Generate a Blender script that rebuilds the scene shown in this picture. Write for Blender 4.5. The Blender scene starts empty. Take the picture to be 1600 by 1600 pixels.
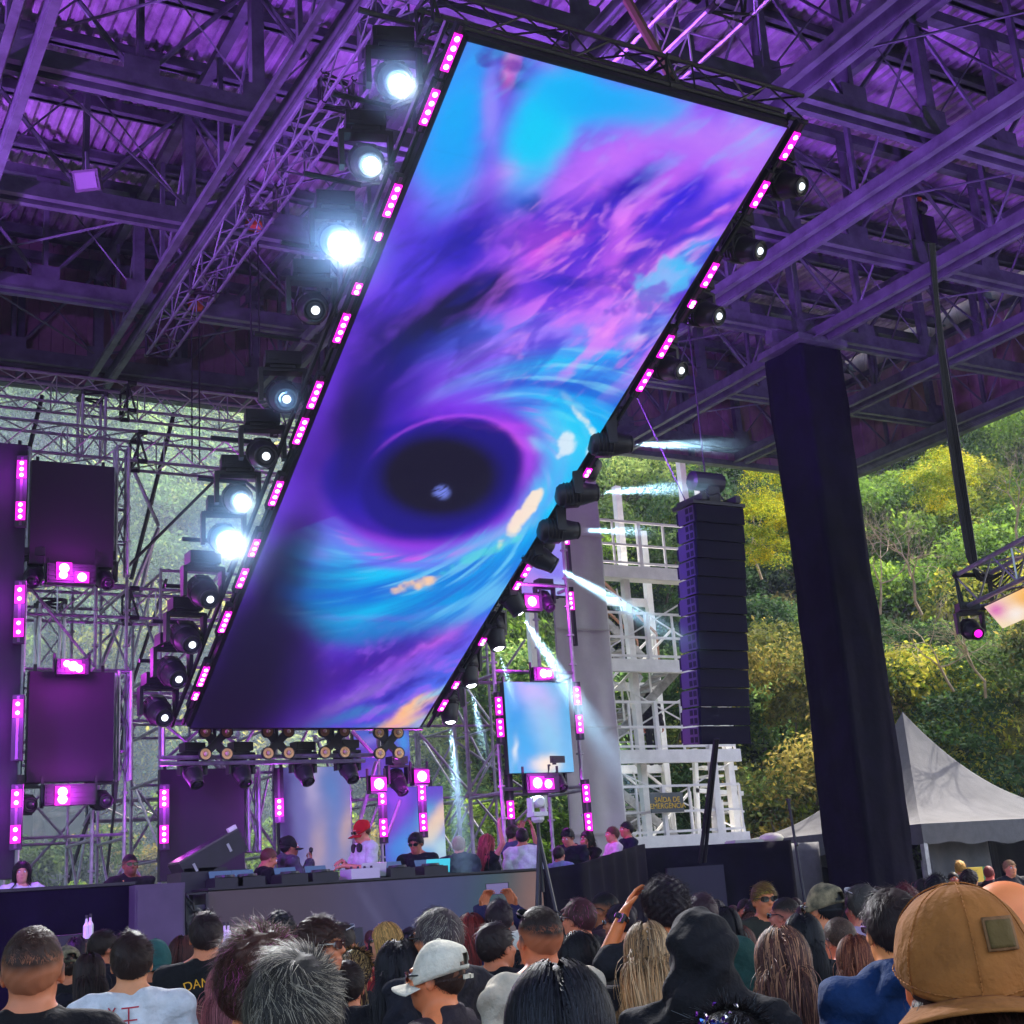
import bpy, math, random
import numpy as np
from mathutils import Vector, Matrix
from mathutils.bvhtree import BVHTree
PI=math.pi; rad=math.radians
S=bpy.context.scene; COL=S.collection
# ------------------------------------------------------------------ camera
F=2100.; CAMH=1.8
def _basis(pitch,roll,yaw):
    f=np.array([math.sin(yaw)*math.cos(pitch),math.cos(yaw)*math.cos(pitch),math.sin(pitch)])
    r=np.array([math.cos(yaw),-math.sin(yaw),0.]); u=np.cross(r,f); c,s=math.cos(roll),math.sin(roll)
    return f,c*r-s*u,s*r+c*u
CF,CR,CU=_basis(rad(15.7),rad(4.0),rad(30.0)); CC=np.array([0,0,CAMH])
def ray(px,py): return CF+CR*(px-800)/F-CU*(py-800)/F
def at(px,py,Y):                       # photo pixel -> world point on the plane y=Y
    d=ray(px,py); return Vector(CC+d*((Y-CC[1])/d[1]))
def atd(px,py,D): return Vector(CC+ray(px,py)*D)      # photo pixel at depth D
def proj(p):
    q=np.array(p)-CC; z=q@CF; return 800+F*(q@CR)/z,800-F*(q@CU)/z,z
cd=bpy.data.cameras.new('camera'); cam=bpy.data.objects.new('camera',cd); COL.objects.link(cam)
cam.matrix_world=Matrix([[CR[i],CU[i],-CF[i],CC[i]] for i in range(3)]+[[0,0,0,1]])
cd.sensor_width=36; cd.lens=36*F/1600; cd.clip_start=.1; cd.clip_end=1500; S.camera=cam
# ------------------------------------------------------------------ sky, sun, exposure
w=bpy.data.worlds.new('World'); S.world=w; w.use_nodes=True; nt=w.node_tree
sky=nt.nodes.new('ShaderNodeTexSky'); sky.sky_type='NISHITA'; sky.sun_disc=False
SUN_EL=rad(55); SUN_AZ=rad(80)        # azimuth measured from +Y clockwise
sky.dust_density=4.0; sky.ozone_density=.6; sky.sun_elevation=SUN_EL; sky.sun_rotation=SUN_AZ
bg=nt.nodes['Background']; nt.links.new(sky.outputs[0],bg.inputs[0]); bg.inputs[1].default_value=.15
ld=bpy.data.lights.new('sun','SUN'); ld.energy=3.2; ld.angle=rad(.6); ld.color=(1,.93,.80)
sun=bpy.data.objects.new('sun',ld); COL.objects.link(sun)
sd=Vector((math.sin(SUN_AZ)*math.cos(SUN_EL),math.cos(SUN_AZ)*math.cos(SUN_EL),math.sin(SUN_EL)))
sun.rotation_euler=sd.to_track_quat('Z','Y').to_euler(); sun.location=(30,-20,40)
S.view_settings.view_transform='Standard'; S.view_settings.look='None'; S.view_settings.gamma=1
EXPO=2.05; S.view_settings.exposure=EXPO; K=1/2**EXPO
cy=S.cycles; cy.use_denoising=True; cy.max_bounces=5; cy.diffuse_bounces=3; cy.glossy_bounces=2; cy.transmission_bounces=3; cy.transparent_max_bounces=8
cy.volume_bounces=0; cy.sample_clamp_indirect=4; cy.sample_clamp_direct=0; cy.caustics_reflective=False; cy.caustics_refractive=False
cy.volume_step_rate=1; cy.volume_max_steps=256
# ------------------------------------------------------------------ materials
def lin(c):
    if isinstance(c,str): c=[int(c[i:i+2],16)/255 for i in (0,2,4)]
    return tuple(x/12.92 if x<=.04045 else ((x+.055)/1.055)**2.4 for x in c)
MATS={}
def mat(name,col=(.5,.5,.5),rough=.6,metal=0,emit=None,es=0,noise=0,nscale=6,col2=None,bump=0,bscale=40,spec=.5,trans=0,sheen=0):
    if name in MATS: return MATS[name]
    m=bpy.data.materials.new(name); MATS[name]=m; m.use_nodes=True; N=m.node_tree.nodes; L=m.node_tree.links
    b=N['Principled BSDF']; b.inputs['Base Color'].default_value=(*col,1); b.inputs['Roughness'].default_value=rough; b.inputs['Metallic'].default_value=metal
    b.inputs['Specular IOR Level'].default_value=spec
    if trans: b.inputs['Transmission Weight'].default_value=trans
    if sheen: b.inputs['Sheen Weight'].default_value=sheen
    if emit: b.inputs['Emission Color'].default_value=(*emit,1); b.inputs['Emission Strength'].default_value=es
    if noise or col2 or bump:
        tc=N.new('ShaderNodeTexCoord')
    if noise or col2:
        n=N.new('ShaderNodeTexNoise'); n.inputs['Scale'].default_value=nscale; n.inputs['Detail'].default_value=6; n.inputs['Roughness'].default_value=.6; L.new(tc.outputs['Object'],n.inputs['Vector'])
        r=N.new('ShaderNodeValToRGB'); r.color_ramp.elements[0].position=.35; r.color_ramp.elements[1].position=.68
        c2=col2 or tuple(min(1,x*(1+noise)) for x in col); c1=col if col2 else tuple(x*(1-noise) for x in col)
        r.color_ramp.elements[0].color=(*c1,1); r.color_ramp.elements[1].color=(*c2,1)
        L.new(n.outputs[0],r.inputs[0]); L.new(r.outputs[0],b.inputs['Base Color'])
    if bump:
        n2=N.new('ShaderNodeTexNoise'); n2.inputs['Scale'].default_value=bscale; n2.inputs['Detail'].default_value=4; L.new(tc.outputs['Object'],n2.inputs['Vector'])
        bp=N.new('ShaderNodeBump'); bp.inputs['Strength'].default_value=bump; bp.inputs['Distance'].default_value=.02; L.new(n2.outputs[0],bp.inputs['Height']); L.new(bp.outputs[0],b.inputs['Normal'])
    return m
def emis(name,col,st):
    return mat(name,(.02,.02,.02),.5,emit=col,es=st*K)
def attrmat(name,rough=.5,emit=False,es=1,spec=.5,mixnoise=0,trans=0):   # colour from the vertex attribute Col
    if name in MATS: return MATS[name]
    m=bpy.data.materials.new(name); MATS[name]=m; m.use_nodes=True; N=m.node_tree.nodes; L=m.node_tree.links; b=N['Principled BSDF']
    a=N.new('ShaderNodeAttribute'); a.attribute_name='Col'; b.inputs['Roughness'].default_value=rough; b.inputs['Specular IOR Level'].default_value=spec
    if emit: b.inputs['Base Color'].default_value=(.01,.01,.01,1); L.new(a.outputs[0],b.inputs['Emission Color']); b.inputs['Emission Strength'].default_value=es*K
    else: L.new(a.outputs[0],b.inputs['Base Color'])
    if trans:
        t=N.new('ShaderNodeBsdfTranslucent'); L.new(a.outputs[0],t.inputs[0]); mx=N.new('ShaderNodeMixShader'); mx.inputs[0].default_value=trans
        L.new(b.outputs[0],mx.inputs[1]); L.new(t.outputs[0],mx.inputs[2]); L.new(mx.outputs[0],N['Material Output'].inputs[0])
    return m
# ------------------------------------------------------------------ mesh helpers
class MB:
    def __init__(s): s.v=[]; s.f=[]; s.mi=[]; s.m=0
    def add(s,vs,fs):
        o=len(s.v); s.v+= [tuple(x) for x in vs]; s.f+=[tuple(i+o for i in f) for f in fs]; s.mi+=[s.m]*len(fs); return s
    def box(s,c,d,M=None):
        hx,hy,hz=d[0]/2,d[1]/2,d[2]/2
        vs=[Vector((x,y,z)) for x in (-hx,hx) for y in (-hy,hy) for z in (-hz,hz)]
        if M is not None: vs=[M@v for v in vs]
        c=Vector(c); return s.add([v+c for v in vs],[(0,1,3,2),(4,6,7,5),(0,4,5,1),(2,3,7,6),(0,2,6,4),(1,5,7,3)])
    def bar(s,a,b,wd,ht=None,up=(0,0,1)):           # rectangular bar
        a=Vector(a); b=Vector(b); ht=ht or wd; d=(b-a); l=d.length
        if l<1e-6: return s
        d/=l; up=Vector(up)
        if abs(d.dot(up))>.98: up=Vector((0,1,0)) if abs(d.y)<.9 else Vector((1,0,0))
        x=d.cross(up).normalized(); y=x.cross(d)
        vs=[p+x*sx*wd/2+y*sy*ht/2 for p in (a,b) for sx in (-1,1) for sy in (-1,1)]
        return s.add(vs,[(0,1,3,2),(4,6,7,5),(0,4,5,1),(2,3,7,6),(0,2,6,4),(1,5,7,3)])
    def tube(s,a,b,r,n=6,r2=None,cap=True):
        a=Vector(a); b=Vector(b); d=b-a; l=d.length
        if l<1e-6: return s
        d/=l; up=Vector((0,0,1)) if abs(d.z)<.95 else Vector((1,0,0)); x=d.cross(up).normalized(); y=d.cross(x); r2=r if r2 is None else r2
        vs=[]; 
        for p,q in ((a,r),(b,r2)):
            for i in range(n):
                t=2*PI*i/n; vs.append(p+x*math.cos(t)*q+y*math.sin(t)*q)
        fs=[(i,(i+1)%n,n+(i+1)%n,n+i) for i in range(n)]
        if cap: fs+=[tuple(range(n))[::-1],tuple(range(n,2*n))]
        return s.add(vs,fs)
    def path(s,pts,r,n=6):
        for a,b in zip(pts,pts[1:]): s.tube(a,b,r,n)
        return s
    def lathe(s,c,prof,n=16,M=None):                # prof [(r,z)], axis local z
        vs=[];fs=[];c=Vector(c)
        for r,z in prof:
            for i in range(n):
                v=Vector((r*math.cos(2*PI*i/n),r*math.sin(2*PI*i/n),z)); vs.append((M@v if M is not None else v)+c)
        for k in range(len(prof)-1):
            for i in range(n): fs.append((k*n+i,k*n+(i+1)%n,(k+1)*n+(i+1)%n,(k+1)*n+i))
        fs+=[tuple(range(n))[::-1],tuple(range((len(prof)-1)*n,len(prof)*n))]
        return s.add(vs,fs)
    def prism(s,pts,nrm):                            # closed outline extruded by nrm
        n=len(pts); nrm=Vector(nrm); pts=[Vector(p) for p in pts]
        return s.add(pts+[p+nrm for p in pts],[tuple(range(n))[::-1],tuple(range(n,2*n))]+[(i,(i+1)%n,n+(i+1)%n,n+i) for i in range(n)])
    def build(s,name,m,parent=None,smooth=False,origin=None):
        me=bpy.data.meshes.new(name); o=Vector(origin) if origin is not None else Vector((0,0,0))
        me.from_pydata([Vector(v)-o for v in s.v],[],s.f)
        for mm in (m if isinstance(m,(list,tuple)) else [m]): me.materials.append(mm)
        if isinstance(m,(list,tuple)): me.polygons.foreach_set('material_index',s.mi)
        if smooth: me.polygons.foreach_set('use_smooth',[True]*len(s.f))
        ob=bpy.data.objects.new(name,me); COL.objects.link(ob); ob.location=o
        if parent is not None: ob.parent=parent
        return ob
def npmesh(name,V,Fc,m,parent=None,smooth=True,cols=None,mi=None):     # numpy mesh, faces (n,4) or (n,3)
    V=np.asarray(V,dtype=np.float32); Fc=np.asarray(Fc,dtype=np.int32); k=Fc.shape[1]
    me=bpy.data.meshes.new(name); me.vertices.add(len(V)); me.vertices.foreach_set('co',V.ravel())
    me.loops.add(Fc.size); me.loops.foreach_set('vertex_index',Fc.ravel()); me.polygons.add(len(Fc))
    me.polygons.foreach_set('loop_start',np.arange(0,Fc.size,k,dtype=np.int32)); me.polygons.foreach_set('loop_total',np.full(len(Fc),k,dtype=np.int32))
    for mm in (m if isinstance(m,(list,tuple)) else [m]): me.materials.append(mm)
    if mi is not None: me.polygons.foreach_set('material_index',np.asarray(mi,dtype=np.int32))
    me.update(calc_edges=True); me.polygons.foreach_set('use_smooth',np.full(len(Fc),smooth))
    if cols is not None:
        a=me.color_attributes.new('Col','FLOAT_COLOR','POINT'); c=np.ones((len(V),4),dtype=np.float32); c[:,:3]=cols; a.data.foreach_set('color',c.ravel())
    ob=bpy.data.objects.new(name,me); COL.objects.link(ob)
    if parent is not None: ob.parent=parent
    return ob
def tag(o,label=None,cat=None,group=None,kind=None):
    if label: o['label']=label
    if cat: o['category']=cat
    if group: o['group']=group
    if kind: o['kind']=kind
    return o
def thing(name,label,cat,loc=(0,0,0),rz=0,group=None,rot=None):
    o=bpy.data.objects.new(name,None); COL.objects.link(o); o.empty_display_size=.2; o.location=loc
    if rot is not None: o.rotation_mode='QUATERNION'; o.rotation_quaternion=rot
    else: o.rotation_euler=(0,0,rz)
    return tag(o,label,cat,group)
def dup(o,parent=None):
    c=o.copy(); COL.objects.link(c)
    if parent is not None: c.parent=parent
    for k in (list(o.children) if parent is None or True else []):
        if k.name in COL.objects and not k.get('_skip'): dup(k,c)
    return c
ORD=['first','second','third','fourth','fifth','sixth','seventh','eighth','ninth','tenth','eleventh','twelfth','thirteenth','fourteenth']
rng=np.random.default_rng(7); R_=random.Random(5)
def vnoise(P,seed=0,freq=1.0,oct=3):                 # cheap smooth 3-d value noise, numpy
    P=np.asarray(P,dtype=np.float64)*freq; out=np.zeros(len(P)); amp=1.;tot=0
    for o in range(oct):
        i=np.floor(P).astype(np.int64); fr=P-i; fr=fr*fr*(3-2*fr); acc=0
        for dx in (0,1):
            for dy in (0,1):
                for dz in (0,1):
                    h=(i[:,0]+dx)*374761393+(i[:,1]+dy)*668265263+(i[:,2]+dz)*2147483647+(seed+o*17)*1274126177
                    h=(h^(h>>13))*1274126177&0xffffffff; h=((h^(h>>16))&0xffff)/65535.
                    wx=fr[:,0] if dx else 1-fr[:,0]; wy=fr[:,1] if dy else 1-fr[:,1]; wz=fr[:,2] if dz else 1-fr[:,2]
                    acc=acc+h*wx*wy*wz
        out+=acc*amp; tot+=amp; amp*=.5; P=P*2.03
    return out/tot
M=dict(
 steel=mat('roof_steel',(.11,.155,.13),.55,.3,noise=.35,nscale=3),
 sheet=mat('corrugated_sheet',(.17,.16,.17),.5,.35,col2=(.62,.60,.60),nscale=1.3,bump=.2),
 fascia=mat('rusty_fascia',(.20,.145,.125),.75,.1,col2=(.36,.28,.25),nscale=1.5,bump=.2),
 alu=mat('aluminium_truss',(.42,.42,.45),.38,.75,noise=.2),
 galv=mat('galvanised_tube',(.32,.32,.36),.42,.6,noise=.25,nscale=9),
 black=mat('black_plastic',(.010,.008,.015),.5,noise=.3),
 blackm=mat('black_metal',(.03,.03,.034),.4,.4),
 cloth=mat('black_cloth',(.0045,.0025,.012),.9,noise=.4,nscale=2,bump=.4,bscale=7,spec=.12),
 off=mat('screen_off',(.012,.008,.02),.7,bump=.1,bscale=300),
 wht=mat('white_paint',(.75,.74,.72),.5,noise=.08,nscale=5),
 tarp=mat('pale_tarpaulin',(.45,.445,.44),.6,noise=.10,nscale=1.2,bump=.7,bscale=2.0),
 tread=mat('stair_tread',(.30,.30,.30),.6,.4,noise=.3),
 tent=mat('tent_canvas',(.10,.10,.11),.85,spec=.08,noise=.12,nscale=1.5,bump=.8,bscale=3.0),
 tent2=mat('grey_canvas',(.06,.06,.075),.7,noise=.2,bump=.6,bscale=3),
 ground=mat('asphalt',(.05,.048,.045),.9,noise=.4,nscale=2),
 glass=mat('lamp_glass',(.03,.03,.04),.08,spec=.6),
 warm=mat('amber_reflector',(.55,.30,.14),.25,.5),
 yellow=mat('yellow_paint',(.7,.45,.02),.5),
 orange=mat('orange_paint',(.65,.16,.02),.5),
 pink=emis('magenta_glow',(1,.006,.72),2.2), pinkc=emis('magenta_core',(1,.42,1),7),
 dimpink=emis('dim_magenta_glow',(1,.03,.75),2.0),
 lens=emis('white_lens',(.93,.96,1),45), lensd=emis('dim_white_lens',(.8,.9,1),2.5), halo=emis('lamp_rim_glow',(.35,.55,.75),.9),
)
# ------------------------------------------------------------------ ground and hillside
g=MB(); n=60
xs=np.linspace(-60,160,n); ys=np.linspace(-60,34,n)
def struct(name,o,label=None): return tag(o,label,None,None,'structure')
X,Y=np.meshgrid(np.linspace(-150,260,60),np.linspace(-120,60,40)); V=np.stack([X.ravel(),Y.ravel(),np.zeros(X.size)],1)
def gridf(nx,ny): 
    i=np.arange(nx*ny).reshape(ny,nx); return np.stack([i[:-1,:-1],i[:-1,1:],i[1:,1:],i[1:,:-1]],-1).reshape(-1,4)
struct('ground',npmesh('ground',V,gridf(60,40),M['ground'],smooth=False),'dark asphalt ground under the crowd')
def hillz(x,y):
    t=np.clip(y-33,0,None)+np.clip((x-26)*.55,0,None)*(y>20)*.6
    t=np.clip(t-2,0,None)
    return np.minimum(t*1.02,70)+ (np.sin(x*.13)*1.8+np.cos(x*.07+y*.11)*1.6)*np.clip(t/12,0,1)
X,Y=np.meshgrid(np.linspace(-120,240,181),np.linspace(30,140,90)); V=np.stack([X.ravel(),Y.ravel(),(hillz(X,Y)-.06).ravel()],1)
V[:,2]+=(vnoise(V,3,.35)-.5)*2*np.clip(V[:,2]/4,0,1)
struct('hillside',npmesh('hillside',V,gridf(181,90),mat('hill_undergrowth',(.018,.03,.012),.95,col2=(.06,.06,.025),nscale=.8,bump=.8,bscale=3)),'steep dark hillside behind the stage')
# ------------------------------------------------------------------ roof over the stage
ZC=11.3; ZT=13.35; X0,X1=-9.0,22.8; Y0,Y1=-5.5,23.05
AY=[-5.4,-3.9,-.9,2.1,5.1,8.1,11.1,14.1,17.1,20.0,22.9]; BX=[-7.0,-4.0,-1.0,2.0,4.9,7.8,10.5,13.4,16.2,19.4,22.6]
roof=thing('stage_roof','large open steel roof with corrugated sheets and truss beams above the stage','roof',(8,12,0))
roofM=Matrix.Translation(-Vector((8,12,0)))
def rb(mb,name,m,parent=roof,smooth=False):
    o=mb.build(name,m,None,smooth); o.parent=parent
    if parent is roof: o.matrix_parent_inverse=roofM
    return o
# corrugated sheets: one part per bay row, ribs run along Y
for k in range(len(AY)-1):
    ya,yb=AY[k]-.15,AY[k+1]+.15+(.2 if k==len(AY)-2 else 0); wv=.19; nx=int((X1-X0)/wv)
    prof=[(0,0),(.32,0),(.5,1),(.82,1)]
    px=np.array([(i+a)*wv+X0 for i in range(nx) for a,_ in prof]); pz=np.array([b*.055 for i in range(nx) for _,b in prof])
    yy=np.linspace(ya,yb,3); V=np.stack([np.tile(px,3),np.repeat(yy,len(px)),np.tile(pz,3)+ZT+.25+(.05 if k%2 else 0)],1)
    o=npmesh('roof_sheet',V,gridf(len(px),3),M['sheet'],smooth=False); o.parent=roof; o.matrix_parent_inverse=roofM
mb=MB()
for y in np.arange(Y0+.4,Y1,1.45): mb.box(((X0+X1)/2,y,ZT+.13),(X1-X0,.10,.22)); mb.box(((X0+X1)/2,y-.06,ZT+.03),(X1-X0,.16,.02))
rb(mb,'purlin',M['steel'])
def chan(mb,a,b,gap=.2,h=.2):       # double channel chord
    a=Vector(a);b=Vector(b);d=(b-a).normalized(); s=Vector((d.y,-d.x,0))*gap/2
    for sg in (-1,1):
        mb.bar(a+s*sg,b+s*sg,.05,h); mb.bar(a+s*sg*1.35+Vector((0,0,-h/2-.012)),b+s*sg*1.35+Vector((0,0,-h/2-.012)),.10,.02)
def verts_of(lo,hi,pts,mk):
    pass
for y in AY[1:]:                    # trusses running along the stage front
    m=MB(); chan(m,(X0,y,ZC),(X1,y,ZC),.17,.24); m.bar((X0,y,ZT-.1),(X1,y,ZT-.1),.16,.16)
    t=rb(m,'truss_beam',M['steel'])
    m=MB(); x=X0; i=0
    xsn=sorted(BX+[(a+b)/2 for a,b in zip(BX,BX[1:])])
    for i,x in enumerate(xsn):
        m.bar((x,y,ZC+.12),(x,y,ZT-.18),.16 if x in BX else .07,.14); m.box((x,y-.09,ZC+.2),(.42,.012,.26)); m.box((x,y-.09,ZT-.3),(.36,.012,.22))
        if i+1<len(xsn):
            x2=xsn[i+1]; a,b=(ZC+.1,ZT-.2) if i%2 else (ZT-.2,ZC+.1); m.tube((x,y+.03,a),(x2,y+.03,b),.035); m.tube((x,y-.03,b),(x2,y-.03,a),.014,4)
    o=m.build('web_bracing',M['steel'],None); o.parent=t
for x in BX:                        # trusses running away from the camera
    m=MB(); z=ZC-.28; chan(m,(x,Y0,z),(x,Y1-.1,z),.26,.2); m.bar((x,Y0,ZT-.28),(x,Y1-.1,ZT-.28),.14,.14)
    t=rb(m,'truss_beam',M['steel'])
    m=MB(); ysn=sorted(AY+[(a+b)/2 for a,b in zip(AY,AY[1:])])
    for i,y in enumerate(ysn):
        if y not in AY: m.bar((x,y,ZC-.18),(x,y,ZT-.36),.06,.08)
        if i+1<len(ysn):
            y2=ysn[i+1]; a,b=(ZC-.15,ZT-.35) if i%2 else (ZT-.35,ZC-.15); m.tube((x+.04,y,a),(x+.04,y2,b),.022); 
    o=m.build('web_bracing',M['steel'],None); o.parent=t
mb=MB()                             # thin tie rods in the plane of the lower chords
for i,(a,b) in enumerate(zip(BX,BX[1:])):
    for j,(c,d) in enumerate(zip(AY,AY[1:])):
        if (i+j)%2==0: mb.tube((a,c,ZC+.2),(b,d,ZC+.2),.018,5)
        else: mb.tube((b,c,ZC+.2),(a,d,ZC+.2),.018,5)
rb(mb,'tie_rod',M['steel'])
def fasc(name,a,b,z0,z1,nrm):       # rusty sheeted fascia
    a=Vector(a);b=Vector(b); L=(b-a).length; d=(b-a)/L; nx=int(L/.42); xs=[];off=[]
    for i in range(nx):
        for q,o in ((0,0),(.46,0),(.5,1),(.96,1)): xs.append((i+q)*L/nx); off.append(o*.03)
    nn=Vector(nrm); V=[]
    for z in (z0,z1):
        for q,o in zip(xs,off): p=a+d*q+nn*o; V.append((p.x,p.y,z))
    ob=npmesh(name,V,gridf(len(xs),2),M['fascia'],smooth=False); ob.parent=roof; ob.matrix_parent_inverse=roofM; return ob
fasc('fascia_panel',(X0,Y1+.12,0),(X1,Y1+.12,0),ZC-.35,ZT+.5,(0,-1,0)); fasc('fascia_panel',(X1+.12,Y0,0),(X1+.12,Y1+.1,0),ZC-.35,ZT+.5,(-1,0,0)); fasc('fascia_panel',(X0-.12,Y0,0),(X0-.12,Y1,0),ZC-.35,ZT+.5,(1,0,0))
m=MB(); m.box(((X0+X1)/2,Y1+.06,ZC-.4),(X1-X0+.3,.2,.12)); m.box((X1+.06,(Y0+Y1)/2-.1,ZC-.4),(.2,Y1-Y0-.1,.12)); 
for x in np.arange(X0+1,X1,2.9): m.bar((x,Y1,ZC-.34),(x,Y1,ZT),.12,.08)
rb(m,'fascia_rail',M['steel'])
# pillar wrapped in black cloth
def pillar(x,y,label,z=ZC-.5):
    t=thing('cloth_wrapped_pillar',label,'pillar',(x,y,0))
    nz=70;nr=36;W=.46; V=[]
    for k in range(nz):
        zz=z*k/(nz-1); s=1.0+.06*(1-k/(nz-1))
        for i in range(nr):
            u=i/nr*4; sd_=int(u); q=u-sd_; c=[(-1,-1),(1,-1),(1,1),(-1,1),(-1,-1)]; ax,ay=c[sd_]; bx,by=c[sd_+1]
            px=ax+(bx-ax)*q; py=ay+(by-ay)*q
            wv=.03*math.sin(q*9+zz*.7+math.sin(zz*.9)*2)+.018*math.sin(q*23-zz*1.7)+.012*math.sin(zz*6+q*5)*math.sin(zz*.8)
            if sd_==3: wv+=.05*math.sin((q+zz*.11)*7)*(.4+.6*min(1,max(0,(8-zz)/5)))
            V.append((px*W*s*(1+wv),py*W*s*(1+wv),zz))
    V=np.array(V); i=np.arange(nr*nz).reshape(nz,nr); j=np.roll(i,-1,1); Fc=np.stack([i[:-1],j[:-1],j[1:],i[1:]],-1).reshape(-1,4)
    npmesh('cloth_wrap',V,Fc,M['cloth'],t,smooth=True)
    m=MB(); m.box((0,0,z/2-.02),(.7,.7,z-.04)); m.box((0,0,z+.1),(1.15,1.15,.12)); m.bar((-.75,0,z+.3),(.75,0,z+.3),.2,.3); m.build('steel_core',M['steel'],t)
    m=MB()
    for k in range(14):
        a=.3+k*.1; m.tube((-.5+.03*k,-.53,z-.2-.05*(k%3)),(-.5+.05*k,-.50,z-.35),.02,5)
    return t
pillar(16.2,17.1,'tall square roof pillar wrapped in black cloth right of the speaker array')
# small flood lamp on the roof beam, rusty hooks and chain hoists
p=at(137,282,14.0); t=thing('flood_lamp','square white flood lamp fixed to a roof beam at upper left','lamp',p)
rot=Matrix.Rotation(rad(-35),4,'Z')@Matrix.Rotation(rad(28),4,'X')
m=MB(); m.box((0,0,0),(.30,.09,.24),rot); m.build('housing',mat('lamp_grey',(.03,.03,.03),.5),t); m=MB(); m.box(rot@Vector((0,-.05,0)),(.24,.012,.18),rot); m.build('lamp_glass',mat('flood_glass',(.05,.05,.05),.4),t); m=MB(); m.bar((0,.03,.1),(0,.1,.42),.03); m.build('bracket',M['steel'],t)
def hoist(px,py,Y,zlo,label,big=False):
    p=at(px,py,Y); t=thing('chain_hoist',label,'hoist',p,group='chain hoists hanging from the roof beams')
    m=MB(); m.lathe((0,0,0),[(.03,-.13),(.09,-.10),(.11,0),(.09,.10),(.03,.13)],10,Matrix.Rotation(PI/2,3,'Y')); 
    if big: m.box((0,0,-.45),(.30,.26,.5))
    m.build('hoist_body',M['orange'] if not big else M['black'],t,False)
    m=MB(); m.tube((0,0,.1),(0,0,max(.2,ZC-.4-p.z)),.02,5); m.bar((0,0,.05),(.05,0,.2),.04); m.build('hook',M['orange'] if big else M['blackm'],t)
    m=MB()
    for s in (-.06,.06): m.tube((s,0,-.1),(s,0,zlo-p.z),.013,5)
    m.build('chain',M['blackm'],t)
hoist(305,478,19.9,8.6,'orange chain hoist with two long chains on the rearmost left roof beam'); hoist(396,353,17.0,9.3,'orange chain hoist on the middle left roof beam')
hoist(1437,325,14.1,9.1,'big black chain hoist with an orange hook over the right side',True)
# ------------------------------------------------------------------ LED artwork painter (photo-like colour fields on a fine grid)
def paint(P,base,blobs,warp=14,seed=1,streak=.06):
    P=P.astype(float); Q=np.stack([P[:,0],P[:,1],np.zeros(len(P))],1)
    P=P+np.stack([(vnoise(Q,seed,1/55.)-.5),(vnoise(Q,seed+5,1/55.)-.5)],1)*2*warp+np.stack([(vnoise(Q,seed+8,1/14.)-.5),(vnoise(Q,seed+9,1/14.)-.5)],1)*warp*.6
    C=np.tile(np.array(lin(base)),(len(P),1))
    for b in blobs:
        x,y,rx,ry,an,c=b[:6]; al=b[6] if len(b)>6 else .9; hard=b[7] if len(b)>7 else 1.
        dx,dy=P[:,0]-x,P[:,1]-y; ca,sa=math.cos(rad(an)),math.sin(rad(an)); u=(dx*ca+dy*sa)/rx; v=(-dx*sa+dy*ca)/ry; r=u*u+v*v
        w=al*np.exp(-r**hard*.9); C=C*(1-w[:,None])+np.array(lin(c))*w[:,None]
    n=vnoise(np.stack([Q[:,0]*.5+Q[:,1]*.5,Q[:,1]-Q[:,0]*.4,Q[:,0]*0],1),seed+3,1/7.)-.5
    return C*(1+n[:,None]*2*streak)
def arc(pts,r,c,al=.8,n=7,rr=None):
    o=[]
    for i,(a,b) in enumerate(zip(pts,pts[1:])):
        for k in range(n):
            t=k/n; an=math.degrees(math.atan2(b[1]-a[1],b[0]-a[0])); L=math.hypot(b[0]-a[0],b[1]-a[1])/n
            o.append((a[0]+(b[0]-a[0])*t,a[1]+(b[1]-a[1])*t,L*1.6+r*.3,r,an,c,al*.45))
    return o
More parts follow.
